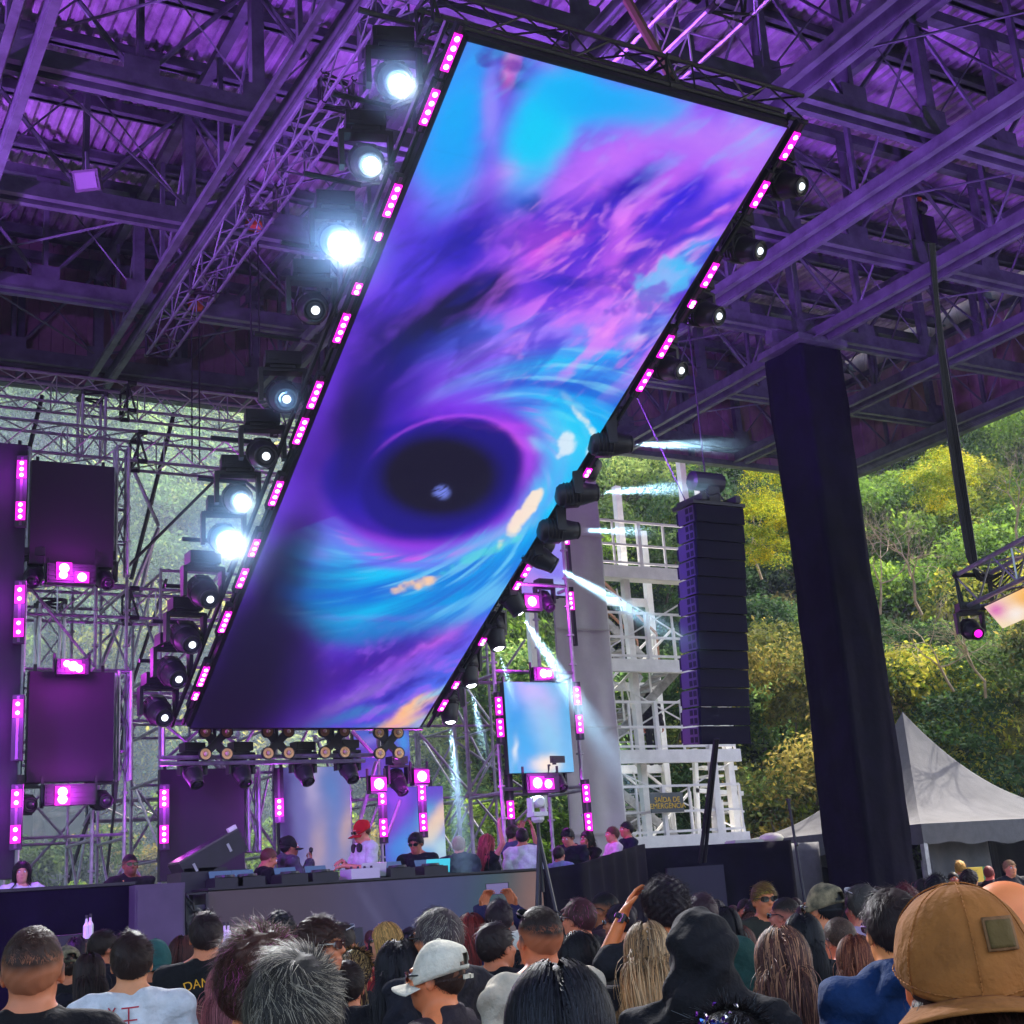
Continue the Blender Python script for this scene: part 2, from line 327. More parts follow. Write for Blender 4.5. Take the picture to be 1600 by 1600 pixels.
ART=[(680,110,90,70,0,'6a3ae0'),(720,185,34,120,18,'00a4f4'),(700,240,40,60,30,'089cf0'),(770,170,16,60,0,'8c7cf6',.8),
 (785,85,48,22,15,'3a12a0'),(805,130,40,12,10,'3c1898'),(800,105,9,30,10,'f070c0',.8),(868,105,26,12,30,'b058e8',.8),
 (835,215,42,85,20,'00c4fa',1,1.5),(900,150,50,50,20,'00b2fa',.95),(960,165,70,30,15,'08a8fa',.9),(870,230,16,60,25,'2cc8fa',.8),(1000,150,40,18,15,'20a0fa',.8),
 (1090,215,110,50,20,'b478fa',.9),(1180,215,60,40,15,'b890ff',.9),(1130,290,80,50,-20,'c878fa',.8),(960,250,100,40,-20,'c878fa',.85),(900,300,50,30,0,'c070f4',.8),(1040,290,50,25,-30,'d070f0',.7),
 (680,300,60,28,-10,'8654f4'),(740,285,60,25,0,'a868f4',.8),(800,270,24,18,0,'e078e8',.6),
 (640,400,70,70,-20,'5a36dc'),(740,365,80,26,-15,'2a1cb4',.95,1.5),(715,400,46,36,0,'3222c0',.9),(640,440,40,50,0,'5a3ae0',.7),(835,318,16,14,0,'2c1aa4',.95,2),(800,325,40,16,-15,'3a24c0',.8),
 (945,330,70,24,-38,'3420cc',.95),(985,290,48,16,-32,'2010b4',.95,1.5),(905,390,40,34,-30,'4428d4',.8),(990,345,60,18,-35,'d070ee',.8),(930,300,30,14,-30,'b860e8',.7),
 (1070,305,54,20,-35,'2a18d8',.95,1.4),(1035,340,40,14,-35,'3c28e0',.9),(1130,315,50,10,-30,'3a28e4',.85),(1110,345,70,7,-32,'ec7cf0',.9),(1080,370,60,7,-30,'4a34e0',.8),(1120,380,60,9,-32,'6a40ec',.8),(1060,395,60,6,-28,'f088f0',.9),
 (835,385,44,40,-10,'d45ae8',.9,1.4),(795,400,28,50,0,'a45cec',.8),(872,365,40,16,-20,'ee6cdc',.8),(850,440,60,14,0,'5a34d4',.8),
 (905,440,66,9,3,'2a20b4',.95,1.6),(860,420,20,40,0,'4830cc',.6),(960,400,26,50,40,'c060ea',.7),
 (1000,420,50,24,-20,'e880ee',.9),(985,400,30,7,-30,'4030b8',.8),(1040,440,46,22,-30,'38c4f0',.95,1.5),(1085,400,40,16,-35,'40b8f6',.9),(1040,425,10,9,0,'e080e0',.8),(1000,465,34,12,-15,'b8a0e8',.7),(1020,490,50,9,-15,'d060d8',.85),(1050,470,30,6,-20,'6030b0',.8),(1020,500,30,14,-20,'30b0f4',.9),
 (700,490,100,30,-32,'100a40',.97,1.8),(770,455,34,20,-10,'1c1270',.95,1.5),(620,540,60,50,-40,'0e0c58',.95,1.3),(660,410,40,18,-30,'4a34d8',.5),(640,470,50,16,-35,'4028c0',.5),
 (900,530,120,34,-14,'a884fa',.9),(820,540,70,34,-25,'b060f4',.9),(960,490,60,14,-10,'c48cf8',.8),(905,515,13,12,0,'2c98f8',.9,1.5),(950,560,100,13,-8,'28a4fa',.9),(1010,525,36,10,-20,'bcd8f8',.7),(980,590,60,16,-5,'8c6cf0',.8),(930,610,60,20,15,'9a74f4',.8),(1010,560,30,12,-20,'7048e0',.8),
 (760,600,120,36,-25,'8c3cf2',.9),(680,610,50,60,30,'5028c8',.8),(590,620,40,80,20,'22108c',.9),(690,600,50,24,-40,'b04cf0',.6),(620,660,70,30,-40,'3a1cb0',.7),
 (545,660,24,60,15,'180a48',.9),(500,720,50,80,15,'44188c',.8),(560,740,30,60,0,'5824b8',.6),
]+arc([(860,640),(910,680),(900,740),(860,800),(790,860),(700,900),(600,920),(500,910)],44,'00a8e8',1)+arc([(905,625),(930,670),(915,730)],16,'20b4f4',1)+[
 (890,700,60,95,10,'08b0f4',.97,1.4),(830,830,110,50,-45,'06a8ee',.97,1.4),(720,905,150,42,-8,'0898e4',.97,1.4),(590,925,110,36,4,'0c80cc',.95,1.3),(510,930,50,36,0,'14549c',.85),(820,600,70,30,-10,'8a6cf4',.8),(700,745,165,100,-14,'7a34e0',.8,2),]+arc([(820,680),(838,730),(815,790),(740,840),(640,855),(560,820)],20,'b440e4',1)+[
 (700,745,140,92,-14,'2410b0',.95,3),(660,800,120,26,22,'2412a0',.9),(730,690,90,22,10,'2010a8',.9),(705,742,108,74,-14,'14072e',1,3.5),(610,770,60,50,20,'1c1078',.7),
 (770,664,60,5,6,'c850e8',.9),(815,690,26,7,40,'e068e0',.8),(690,768,13,11,0,'4a58d0',1,3),(686,764,5,4,0,'100828',1,3),(700,760,5,3,0,'b0b8ff',.9,3),
 ]+arc([(885,622),(908,650),(914,690)],5,'f4ecd8',1.6)+arc([(862,690),(880,700),(872,720)],9,'f0e8e0',1.2)+arc([(850,765),(820,810),(765,860)],8,'f6e0c4',1.8)+arc([(830,690),(850,700)],6,'b0dcf4',1.)+[
 (650,912,34,9,-20,'ffc890',.95,1.5),(625,920,30,5,-15,'8fe0c0',.8),(720,880,40,6,-25,'38c8d8',.6),
 ]+arc([(480,860),(580,885),(700,878),(800,820)],9,'a040d0',.7)+arc([(470,840),(560,858),(680,866),(790,810)],9,'8844d8',.8)+arc([(470,890),(600,905)],10,'3a48a0',.8)+arc([(480,930),(600,960),(720,920)],18,'0c6cb4',.9)+arc([(500,980),(600,990),(720,960),(800,900)],20,'0884c8',1)+arc([(520,960),(640,965),(700,950)],4,'7a40c8',.9)+[
 (780,960,70,40,-35,'4868f0',.85),(740,1000,80,40,-30,'7468f4',.9),(700,1060,70,40,-30,'4a78ec',.85),(620,1010,110,26,-18,'4a2cb8',.85),(560,1050,100,26,-20,'4a1c98',.85),(640,1040,80,14,-30,'8454e0',.8),(680,1000,60,7,-35,'c868e8',.7),
 (560,1090,90,10,-25,'8870c0',.7),(620,1080,80,7,-25,'3a3cb8',.8),(560,1115,80,8,-15,'3a84c0',.8),(600,1130,60,8,-8,'1c78c8',.9),(650,1105,60,10,-28,'ffc08c',1,1.6),(625,1128,50,6,-15,'ffb890',.9),(660,1130,24,9,-10,'a8d4c4',.9),(690,1080,40,5,-35,'70c4e8',.8),
 (390,1060,90,170,22,'170a3c',1,2.2),(440,900,46,110,22,'190c44',.98,1.8),(480,1060,40,90,0,'1e1050',.6),(330,1110,90,60,0,'1a0836',.95)]
def ledgrid(nm,c00,c10,c01,c11,nx,ny,colsf,parent):      # corners: bottom-left, bottom-right, top-left, top-right
    u,v=np.meshgrid(np.linspace(0,1,nx),np.linspace(0,1,ny)); u=u.ravel()[:,None]; v=v.ravel()[:,None]
    a,b,c,d=[np.array(q) for q in (c00,c10,c01,c11)]
    V=(a*(1-u)+b*u)*(1-v)+(c*(1-u)+d*u)*v
    return npmesh(nm,V,gridf(nx,ny),attrmat('led_pixels',.5,True,.95),parent,smooth=False,cols=np.clip(colsf(V,u,v),0.001,1))
# ------------------------------------------------------------------ the big inclined LED screen
BL=at(298,1137,16.5);BR=at(655,1137,16.5);TL=at(730,65,8.6);TR=at(1230,200,8.6)
EL=TL-BL; E=EL.normalized(); XV=Vector((1,0,0)); NS=XV.cross(E).normalized()
if NS.dot(Vector(CC)-BL)<0: NS=-NS
def pixcols(V): 
    q=V-CC; z=q@CF; return np.stack([800+F*(q@CR)/z,800-F*(q@CU)/z],1)
scr=thing('led_screen','huge inclined LED screen showing a blue and violet swirl with a dark hole','screen',BL)
def S0(o): o.parent=scr; o.matrix_parent_inverse=Matrix.Translation(-BL); return o
def artf(V,u,v):
    P=pixcols(V); C=paint(P,'7038dc',ART,warp=11,seed=4); ss=lambda a,b,x:np.clip((x-a)/(b-a),0,1)**2*(3-2*np.clip((x-a)/(b-a),0,1))
    def mx(w,c):
        nonlocal C
        C=C*(1-w[:,None])+np.array(lin(c))*w[:,None]
    dx,dy=P[:,0]-690,P[:,1]-745; ca,sa=math.cos(rad(-20)),math.sin(rad(-20)); a_,b_=(dx*ca+dy*sa)/122,(-dx*sa+dy*ca)/80; re=np.hypot(a_,b_); th=np.arctan2(b_,a_)
    s_=np.log(re+.01)*2.0-th*1.0; n=vnoise(np.stack([s_*2.6,np.cos(th)*.8,np.sin(th)*.8],1),21,1.,5); f=vnoise(np.stack([s_*8,np.cos(th)*2,np.sin(th)*2],1),22,1.,4)
    sec=ss(-1.7,-.7,th)*ss(3.4,2.4,th); dark=ss(400,600,P[:,0]-(P[:,1]-900)*-.1)
    bump=lambda x,c,w:np.exp(-((x-c)/w)**2)
    al=ss(-1.2,.4,th)*ss(3.5,2.2,th); body=ss(1.25,1.6,re)*ss(3.2,2.5,re)*sec*dark*ss(1020,930,P[:,1])
    mx(body*.75,'06a4ec'); mx(body*ss(.48,.66,n)*.75,'12ccf6'); mx(body*ss(.48,.32,n)*.75,'1c62d4'); mx(body*ss(.55,.75,f)*.5,'8ce4f8'); mx(body*ss(.42,.28,f)*.35,'3a34c0')
    mx(bump(re,1.36+.12*(n-.5),.20)*al*.65,'8a40e4'); mx(bump(re,1.50,.07)*al*ss(.4,.6,f)*.8,'d058e8'); mx(bump(re,1.62,.08)*al*ss(.3,.55,n)*.7,'7a68f0')
    r2=np.hypot((dx+34)/150,(dy-8)/92); cres=ss(1.12,.92,r2)*ss(-.2,1.2,np.abs(th-.0)+np.where(dy>0,.5,-.2)); mx(cres*.85,'2410a4'); mx(ss(1.15,.98,re)*.94,'1e0c84')
    mx(ss(1.0,.62,np.hypot((dx+4)/116,(dy+1)/78))*1.,'13062c'); mx(bump(re,1.10+.04*f,.035)*ss(-2.5,-1.7,th)*ss(.1,-.4,th)*.5,'c858f0'); mx(bump(re,1.16,.09)*ss(-1.0,-.3,th)*ss(.9,.2,th)*.75,'b04cec')
    tail=np.exp(-(((P[:,0]-(560-(P[:,1]-690)*.25))/34)**2)**1.3)*ss(600,660,P[:,1])*ss(800,740,P[:,1]); mx(tail*.7,'1c0c70')
    def soft(x,y,rx,ry,an,c,al_):
        ddx,ddy=P[:,0]-x+(n-.5)*40,P[:,1]-y+(f-.5)*30; cc,s2=math.cos(rad(an)),math.sin(rad(an)); rr=((ddx*cc+ddy*s2)/rx)**2+((-ddx*s2+ddy*cc)/ry)**2; mx(np.exp(-rr**1.4)*al_,c)
    for q_ in ((560,650,40,70,15,'180a5c',.75),(600,570,60,60,-50,'1c0e78',.7),(690,490,90,30,-32,'120a48',.85),(660,600,30,90,35,'3c1ab0',.5),(760,560,90,30,-25,'9444f0',.6),(850,520,90,26,-18,'b070f8',.6),(730,620,70,22,-20,'8a38e8',.6),(885,690,34,60,-25,'48d0f8',.75),(850,770,60,26,-52,'40ccf4',.7),(760,850,70,18,-22,'38c8f0',.6)): soft(*q_)
    u2,v2=(P[:,0]*.80-P[:,1]*.6),(P[:,0]*.6+P[:,1]*.80); q=np.stack([u2/85,v2/26,u2*0],1); q=q+(vnoise(q*.7,35,1.,2)[:,None]-.5)*1.2; g1=vnoise(q,31,1.,5); g2=vnoise(q*2.3,33,1.,4); up=ss(650,540,P[:,1]); upr=ss(700,880,P[:,0]); mid=ss(250,350,P[:,1])
    mx(up*mid*upr*ss(.50,.72,g1)*.65,'ea88fa'); mx(up*mid*upr*ss(.48,.30,g1)*.65,'3020cc'); mx(up*mid*upr*ss(.55,.8,g2)*.4,'f4a0f0'); mx(up*(1-mid)*ss(.5,.75,g1)*.3,'40d0ff'); mx(up*(1-mid)*ss(.45,.25,g1)*.2,'8a5cf0')
    mx(up*(1-upr)*mid*ss(.5,.75,g1)*.3,'8a4cf0'); mx(up*(1-upr)*mid*ss(.48,.28,g1)*.5,'1c1488')
    lw=ss(960,1040,P[:,1])*ss(470,600,P[:,0]); mx(lw*ss(.52,.72,g2)*.5,'a868f0'); mx(lw*ss(.46,.28,g2)*.5,'3420a0')
    for q_ in ((716,190,42,120,17,'00a8f6',.9),(700,270,46,56,20,'10a0f0',.7),(842,210,44,96,22,'00c8fc',.9),(905,150,60,44,15,'00b4fa',.9),(975,165,80,34,14,'0cacfa',.9),(1030,165,40,20,14,'30a8fa',.7),(772,160,12,60,5,'9a8cfa',.6)): soft(*q_)
    fl=vnoise(np.stack([P[:,0]/26,P[:,1]/26,P[:,0]*0],1),41,1.,4)
    for (x,y,rx,ry,an,c,al_) in ((905,650,34,7,52,'fff4e4',.9),(882,700,22,12,-60,'e8ecf4',.75),(825,795,60,10,-50,'ffe8cc',.85),(650,912,34,9,-18,'ffd0a0',.85),(800,105,10,30,12,'d070d0',.45),(775,95,34,12,20,'4a18a0',.6),(1030,440,60,26,-30,'50c0f0',.7),(1000,470,40,16,-20,'7a40d0',.7),(740,872,60,7,-24,'58d8d0',.5),(925,720,10,30,10,'d8e8f0',.7)):
        ddx,ddy=P[:,0]-x,P[:,1]-y; cc,s2=math.cos(rad(an)),math.sin(rad(an)); rr=((ddx*cc+ddy*s2)/rx)**2+((-ddx*s2+ddy*cc)/ry)**2; mx(ss(1.6,.2,rr+(fl-.5)*5.0)*al_,c)
    mx(np.exp(-(((P[:,0]-690)/13)**2+((P[:,1]-769)/11)**2)**2)*ss(.35,.6,f)*.9,'8090f0')
    C=np.clip(C,0,1)**1.1*1.15
    C=C*(1-.25*ss(0,1,ss(560,380,P[:,0]-0*P[:,1])*ss(820,1000,P[:,1])))[:,None]
    seam=(np.abs((v*18)%1-.5)>.492)|(np.abs((u*6)%1-.5)>.492); return C*np.where(seam,.93,1)
S0(ledgrid('display',BL,BR,TL,TR,230,640,artf,None))
m=MB()
for a,b in ((BL,BR),(TL,TR),(BL,TL),(BR,TR)):
    m.bar(a-NS*.06,b-NS*.06,.09,.09,NS)
S0(m.build('screen_edge',M['black'],None))
m=MB(); 
for k in range(13):
    t=k/12; m.bar(BL.lerp(TL,t)-NS*.18,BR.lerp(TR,t)-NS*.18,.06,.10,NS)
for t in (.02,.5,.98): m.bar(BL.lerp(BR,t)-NS*.28,TL.lerp(TR,t)-NS*.28,.06,.10,NS)
q=[BL-NS*.11,BR-NS*.11,TR-NS*.11,TL-NS*.11]; m.add(q,[(0,1,2,3)])
S0(m.build('rear_frame',M['blackm'],None))
def trussmb(mb,a,b,s=.35,up=(0,0,1),r=.024,step=.45,sides=4,lace=True):
    a=Vector(a);b=Vector(b);d=b-a;L=d.length;d/=L; x=d.cross(Vector(up)).normalized(); y=x.cross(d)
    offs=[(x*i+y*j)*s/2 for i,j in ((-1,-1),(1,-1),(1,1),(-1,1))] if sides==4 else [x*-s/2-y*s/3,x*s/2-y*s/3,y*s*.6]
    for o in offs: mb.tube(a+o,b+o,r,6)
    n=max(1,int(L/step)); N_=len(offs)
    for k in range(n):
        p=a+d*(L*k/n);q=a+d*(L*(k+1)/n)
        for i in range(N_):
            o1,o2=offs[i],offs[(i+1)%N_]
            mb.tube(p+(o1 if k%2 else o2),q+(o2 if k%2 else o1),r*.5,4,cap=False)
            if k%3==0: mb.tube(p+o1,p+o2,r*.5,4,cap=False)
def truss(a,b,label,s=.35,m_='alu',group=None,sides=4,step=.45,up=(0,0,1),r=.024,name='lighting_truss'):
    t=thing(name,label,'truss',a,group=group); O=Vector(a); m=MB(); trussmb(m,Vector((0,0,0)),Vector(b)-O,s,up,r,step,sides); m.build('truss_section',M[m_],t)
    d=(Vector(b)-O).normalized(); L=(Vector(b)-O).length; k=0
    while k<=L: 
        if s>.2: m=MB(); trussmb(m,d*max(0,k-.07),d*min(L,k+.07),s,up,r*1.6,.2,4); m.build('junction_frame',M['blackm'],t)
        k+=2.5
    return t
truss(TL-XV*.3-NS*.35,TR+XV*.3-NS*.35,'dark truss carrying the top edge of the big screen',.3,'blackm')
# outrigger strips and magenta bars along both long edges
def ptL(t): return BL+(TL-BL)*t
def ptR(t): return BR+(TR-BR)*t
def tof(fn,y):
    lo,hi=-.1,1.1
    for _ in range(30):
        mid=(lo+hi)/2
        if proj(fn(mid))[1]>y: lo=mid
        else: hi=mid
    return (lo+hi)/2
LIGHTS=[]
def lamp(kind,loc,e,col,dirn=None,size=.1,spot=60,blend=.5,parent=None,name='lamp_light'):
    l=bpy.data.lights.new(name,kind); l.energy=e; l.color=col
    if kind=='SPOT': l.spot_size=rad(spot); l.spot_blend=blend; l.shadow_soft_size=size
    elif kind=='AREA': l.size=size
    else: l.shadow_soft_size=size
    o=bpy.data.objects.new(name,l); COL.objects.link(o); o.location=loc
    if dirn is not None: o.rotation_euler=(-Vector(dirn)).to_track_quat('Z','Y').to_euler()
    if parent is not None: o.parent=parent
    return o
CELL=[];CELL_R=[]
def ledbar(p,d,n,length,lit,label,group,cells=5,w=.085,pink='pink'):     # d: long axis, n: face direction, lit: list of (start,end) fractions
    p=Vector(p); d=Vector(d).normalized(); n=Vector(n); n=(n-d*n.dot(d)).normalized(); s=d.cross(n)
    R=Matrix((s,n,d)).transposed(); t=thing('led_bar',label,'light bar',p,group=group)
    m=MB(); m.box((0,0,0),(w,.07,length),R); m.box(R@Vector((0,-.05,0)),(w*.5,.05,length*.9),R); m.build('housing',M['black'],t)
    for a,b in lit:
        za,zb=(a-.5)*length,(b-.5)*length; m=MB(); m.box(R@Vector((0,.045,(za+zb)/2)),(w*.86,.02,zb-za),R); st=m.build('lit_strip',M[pink],t)
        k=max(2,int((zb-za)/.075))
        for i in range(k):
            m=MB(); m.lathe((0,0,0),[(.026,0),(.018,.012)],8,R@Matrix(((1,0,0),(0,0,1),(0,-1,0))))
            if not CELL: CELL.append(m.build('led_cell',M['pinkc'],None)); o=CELL[0]; CELL_R.append(R.copy())
            elif CELL_R[0]==R: o=CELL[0].copy(); COL.objects.link(o)
            else: o=m.build('led_cell',M['pinkc'],None)
            o.parent=st; o.location=R@Vector((0,.056,za+(i+.5)*(zb-za)/k))
    m=MB(); m.box(R@Vector((0,.038,0)),(.03,.008,length*.96),R)
    m.build('unlit_cell',mat('unlit_led',(.10,.03,.10),.3),t)
    return t
yl=[85,170,315,370,452,513,617,673,770,855,902,970,1055,1085]; sm={370:.18,452:.3,1085:.3,855:.6,902:.7}
for i,y in enumerate(yl):
    t=tof(ptL,y); f=sm.get(y,.8); ledbar(ptL(t)-XV*.11-NS*.02,E,NS,.50,[(.5-f/2*.85,.5+f/2*.85)],ORD[i]+' magenta light bar from the top on the left edge of the big screen','magenta bars along the left screen edge')
yr=[222,298,425,470,537,590,685,735,825,885,912,1000,1068,1100]; sm={470:.2,735:.3,825:.4,912:.3,1000:.3,1068:.3,1100:.5}
for i,y in enumerate(yr):
    t=tof(ptR,y); f=sm.get(y,.7); ledbar(ptR(t)+XV*.13-NS*.02,E,NS,.50,[(.5-f/2*.85,.5+f/2*.85)],ORD[i]+' magenta light bar from the top on the right edge of the big screen','magenta bars along the right screen edge',pink='pink')
m=MB(); 
for fn,s in ((ptL,-1),(ptR,1)):
    m.tube(fn(-.01)+XV*s*.2-NS*.1,fn(1.01)+XV*s*.2-NS*.1,.028); m.tube(fn(-.01)+XV*s*.05-NS*.14,fn(1.01)+XV*s*.05-NS*.14,.028)
S0(m.build('side_rail',M['blackm'],None))
# ------------------------------------------------------------------ moving heads
def head_meshes():
    m=MB(); m.box((0,0,-.07),(.36,.24,.14)); m.box((0,0,-.155),(.26,.18,.04)); m.box((-.1,-.125,-.07),(.1,.012,.06)); b=m
    y=MB()
    for s in (-1,1): y.prism([(s*.20,-.07,-.17),(s*.20,.07,-.17),(s*.20,.055,-.52),(s*.20,-.055,-.52)],(s*.045,0,0))
    y.box((0,0,-.185),(.44,.14,.04))
    h=MB(); h.lathe((0,0,0),[(.10,-.24),(.145,-.20),(.155,-.05),(.15,.10),(.125,.20),(.115,.27),(.10,.28)],20)
    for k in range(5): h.lathe((0,0,-.16+k*.045),[(.158,0),(.166,.008),(.166,.016),(.158,.024)],14)
    h.box((0,.13,-.05),(.16,.06,.2)); h.box((0,-.13,-.05),(.16,.06,.2))
    r=MB(); r.lathe((0,0,.275),[(.112,0),(.116,.02),(.10,.035),(.098,.0)],20)
    rg=MB(); rg.lathe((0,0,.273),[(.097,0),(.09,.012),(.074,.016),(.05,.004)],20)
    l=MB(); l.lathe((.012,.0,.274),[(.072,0),(.066,.018),(.048,.032),(.02,.038)],18)
    return b,y,h,r,l,rg
_hb=head_meshes(); _hc={}
def moving_head(p,dirn,label,group,on='lens',flip=False,sc=1.0,lenspos=True,energy=0,cone=20,col=(1,1,1),name='moving_head'):
    d=Vector(dirn).normalized(); pivot=Vector((0,0,-.46)); s=-1 if flip else 1
    lens=(pivot*s+d*.29)*sc; o=Vector(p)-lens if lenspos else Vector(p)
    t=thing(name,label,'stage light',o,group=group); t.scale=(sc,sc,sc*s) if not flip else (sc,sc,sc)
    yaw=math.atan2(d.x,-d.y)
    Rz=Matrix.Rotation(yaw,3,'Z')
    for k,nm,mt in ((0,'lamp_base','black'),(1,'yoke','black')):
        key=(nm); 
        if key not in _hc: 
            ob=_hb[k].build(nm,M[mt],t); _hc[key]=ob.data
        else: ob=bpy.data.objects.new(nm,_hc[key]); COL.objects.link(ob); ob.parent=t
        ob.rotation_euler=(PI if flip else 0,0,yaw)
    q=d.to_track_quat('Z','Y')
    if 'h' not in _hc: ho=_hb[2].build('lamp_head',M['black'],t,True); _hc['h']=ho.data
    else: ho=bpy.data.objects.new('lamp_head',_hc['h']); COL.objects.link(ho); ho.parent=t
    ho.location=pivot*s; ho.rotation_euler=q.to_euler()
    for k,nm,mt in ((3,'lens_ring','blackm'),(5,'lens_glass','halo' if on=='lens' else 'glass'),(4,'lens',on)):
        key=nm+mt
        if key not in _hc: ob=_hb[k].build(nm,M[mt],ho,True); _hc[key]=ob.data
        else: ob=bpy.data.objects.new(nm,_hc[key]); COL.objects.link(ob); ob.parent=ho
        if k==4 and on=='lensd': ob.scale=(.6,.6,1)
    if energy: lamp('SPOT',pivot*s+d*.33,energy,col,d,.04,cone,.3,t)
    return t
LP=[(622,130),(578,258),(530,380),(492,485),(447,624),(415,713),(376,783),(354,845),(328,937),(300,1008),(279,1062),(257,1122)]
on=['lens','lens','lens','lensd','lensd','lensd','lens','lens','lensd','lensd','lensd','lensd']; en={0:400,1:200,2:600,6:300,7:600}
for i,(x,y) in enumerate(LP):
    t=tof(ptL,y); Y=ptL(t).y; p=at(x,y,Y); c=(Vector(CC)-p).normalized(); d=c+Vector((.10 if i<8 else .30,-.05,-.10 if i<8 else -.35))
    moving_head(p,d,ORD[i]+' moving head from the top beside the left edge of the big screen','moving heads along the left edge of the screen',on[i],sc=1.0,energy=en.get(i,0),cone=36)
m=MB()
for i,(x,y) in enumerate(LP):
    t=tof(ptL,y); Y=ptL(t).y; p=at(x,y,Y)+Vector((-.03,.12,.72)); a=ptL(t)+Vector((-.18,0,0))-NS*.1; a.z=min(a.z,p.z) if False else a.z
    e=ptL(min(1,t+.06))-XV*.18-NS*.12; m=MB(); m.tube(p-XV*.25,Vector((e.x,p.y,p.z)),.026); m.tube(Vector((e.x,p.y,p.z)),e,.02); S0(m.build('outrigger',M['blackm'],None))
BEAMS=[]
RP=[(1253,291),(1188,392),(1124,494),(1065,579),(985,694),(932,770),(902,829),(866,884),(813,957),(779,1013),(736,1071),(703,1128)]
rd=[(.25,-.85,-.45),(.25,-.85,-.45),(.25,-.85,-.45),(.25,-.85,-.45),(.93,-.3,-.02),(.93,-.3,.05),(.95,-.2,0),(.75,-.25,-.5),(.45,-.1,-.8),(.1,-.25,-1),(.05,-.2,-1),(-.03,-.15,-1)]
for i,(x,y) in enumerate(RP):
    t=tof(ptR,y-(20 if i<9 else 0)); Y=ptR(t).y; p=at(x,y,Y)
    moving_head(p,rd[i],ORD[i]+' moving head from the top beside the right edge of the big screen','moving heads along the right edge of the screen','lensd' if i<4 else 'lens',sc=.92,
        energy=[0,0,0,0,900,1200,900,1300,1500,500,700,900][i],cone=16,col=(.55,.85,1))
    q=p-Vector(rd[i]).normalized()*.29+Vector((0,.0,.46)); e=ptR(min(1,t+.03))+XV*.18-NS*.12; m=MB(); m.tube(q+XV*.2,Vector((e.x,q.y,q.z)),.026); m.tube(Vector((e.x,q.y,q.z)),e,.02); S0(m.build('outrigger',M['blackm'],None))
    BE=[0,0,0,0,1,1,1,1,1,1,1,1]; BLn=[0,0,0,0,1.5,1.6,1.1,2.2,3.2,1.0,1.3,3.0]
    if BE[i]: BEAMS.append((p,Vector(rd[i]).normalized(),BLn[i],i))
# ------------------------------------------------------------------ stage deck, booth and black walls
ZD=1.0
t=thing('stage','wide black stage deck behind the crowd carrying the screens and performers','stage',(4,18,0))
m=MB(); m.box((-.5,0.9,ZD-.06),(17,7.6,.12)); m.build('deck',mat('stage_deck',(.05,.045,.05),.6,noise=.3),t)
m=MB(); m.box((-.5,-2.8,(ZD-.12)/2),(16.9,.04,ZD-.12)); m.build('skirt',M['cloth'],t)
m=MB()
for x in np.arange(-8,11,1.9):
    for y in (-2.6,.8,4.4): m.tube((x,y,0),(x,y,ZD-.12),.04)
m.build('deck_leg',M['galv'],t)
def drape(pts,z0,z1,name,label,cat,mt='cloth',wav=.035,th=.04,kz=None):     # folded vertical cloth along a ground polyline
    o=Vector((pts[0][0],pts[0][1],0)); V=[];segs=[]
    for (a,b) in zip(pts,pts[1:]):
        n=max(4,int(math.dist(a,b)/.06))
        for k in range(n): segs.append((a[0]+(b[0]-a[0])*k/n,a[1]+(b[1]-a[1])*k/n,b[1]-a[1],-(b[0]-a[0])))
    a,b=pts[-2:]; segs.append((b[0],b[1],b[1]-a[1],-(b[0]-a[0]))); N_=len(segs); nz=14
    for k in range(nz):
        for i,(x,y,nx,ny) in enumerate(segs):
            l=math.hypot(nx,ny); q=k/(nz-1); w_=wav*(math.sin(i*.5+q)+.5*math.sin(i*.23+q*3))*(1-.6*q); zt=z1 if not kz else z1[0]+(z1[1]-z1[0])*i/(N_-1)
            V.append((x+nx/l*w_-o.x,y+ny/l*w_-o.y,z0+(zt-z0)*q))
    ob=npmesh(name,V,gridf(N_,nz),M[mt],None); ob.location=o; sm_=ob.modifiers.new('t','SOLIDIFY'); sm_.thickness=th; sm_.offset=0
    return tag(ob,label,cat)
a=at(-60,1398,14.5);b=at(209,1384,14.5)
t=thing('stage_wall','plain black wall on the left of the stage front with a violet sheen','wall',(a.x,14.5,0)); L=b.x-a.x
m=MB(); m.box((L/2,0,a.z/2),(L,.10,a.z)); m.build('wall_panel',M['cloth'],t); m=MB(); m.box((L/2,.0,a.z+.015),(L,.13,.03)); m.build('top_rail',M['blackm'],t)
a=at(211,1392,14.2);b=at(289,1376,14.2); z=(a.z+b.z)/2+.02
t=thing('speaker_cabinet','big square subwoofer stack cabinet in dark grey beside the left black wall','speaker',((a.x+b.x)/2,14.7,0))
mt=mat('grey_grille',(.07,.06,.085),.6,noise=.2,nscale=2); wdt=b.x-a.x
m=MB(); m.box((0,0,z/2),(wdt,1.0,z)); m.build('cabinet',mt,t); m=MB(); m.box((0,-.505,z*.75),(wdt*.92,.02,z*.46)); m.build('grille',mt,t); m=MB(); m.box((0,-.505,z*.25),(wdt*.92,.02,z*.46)); m.build('grille',mt,t)
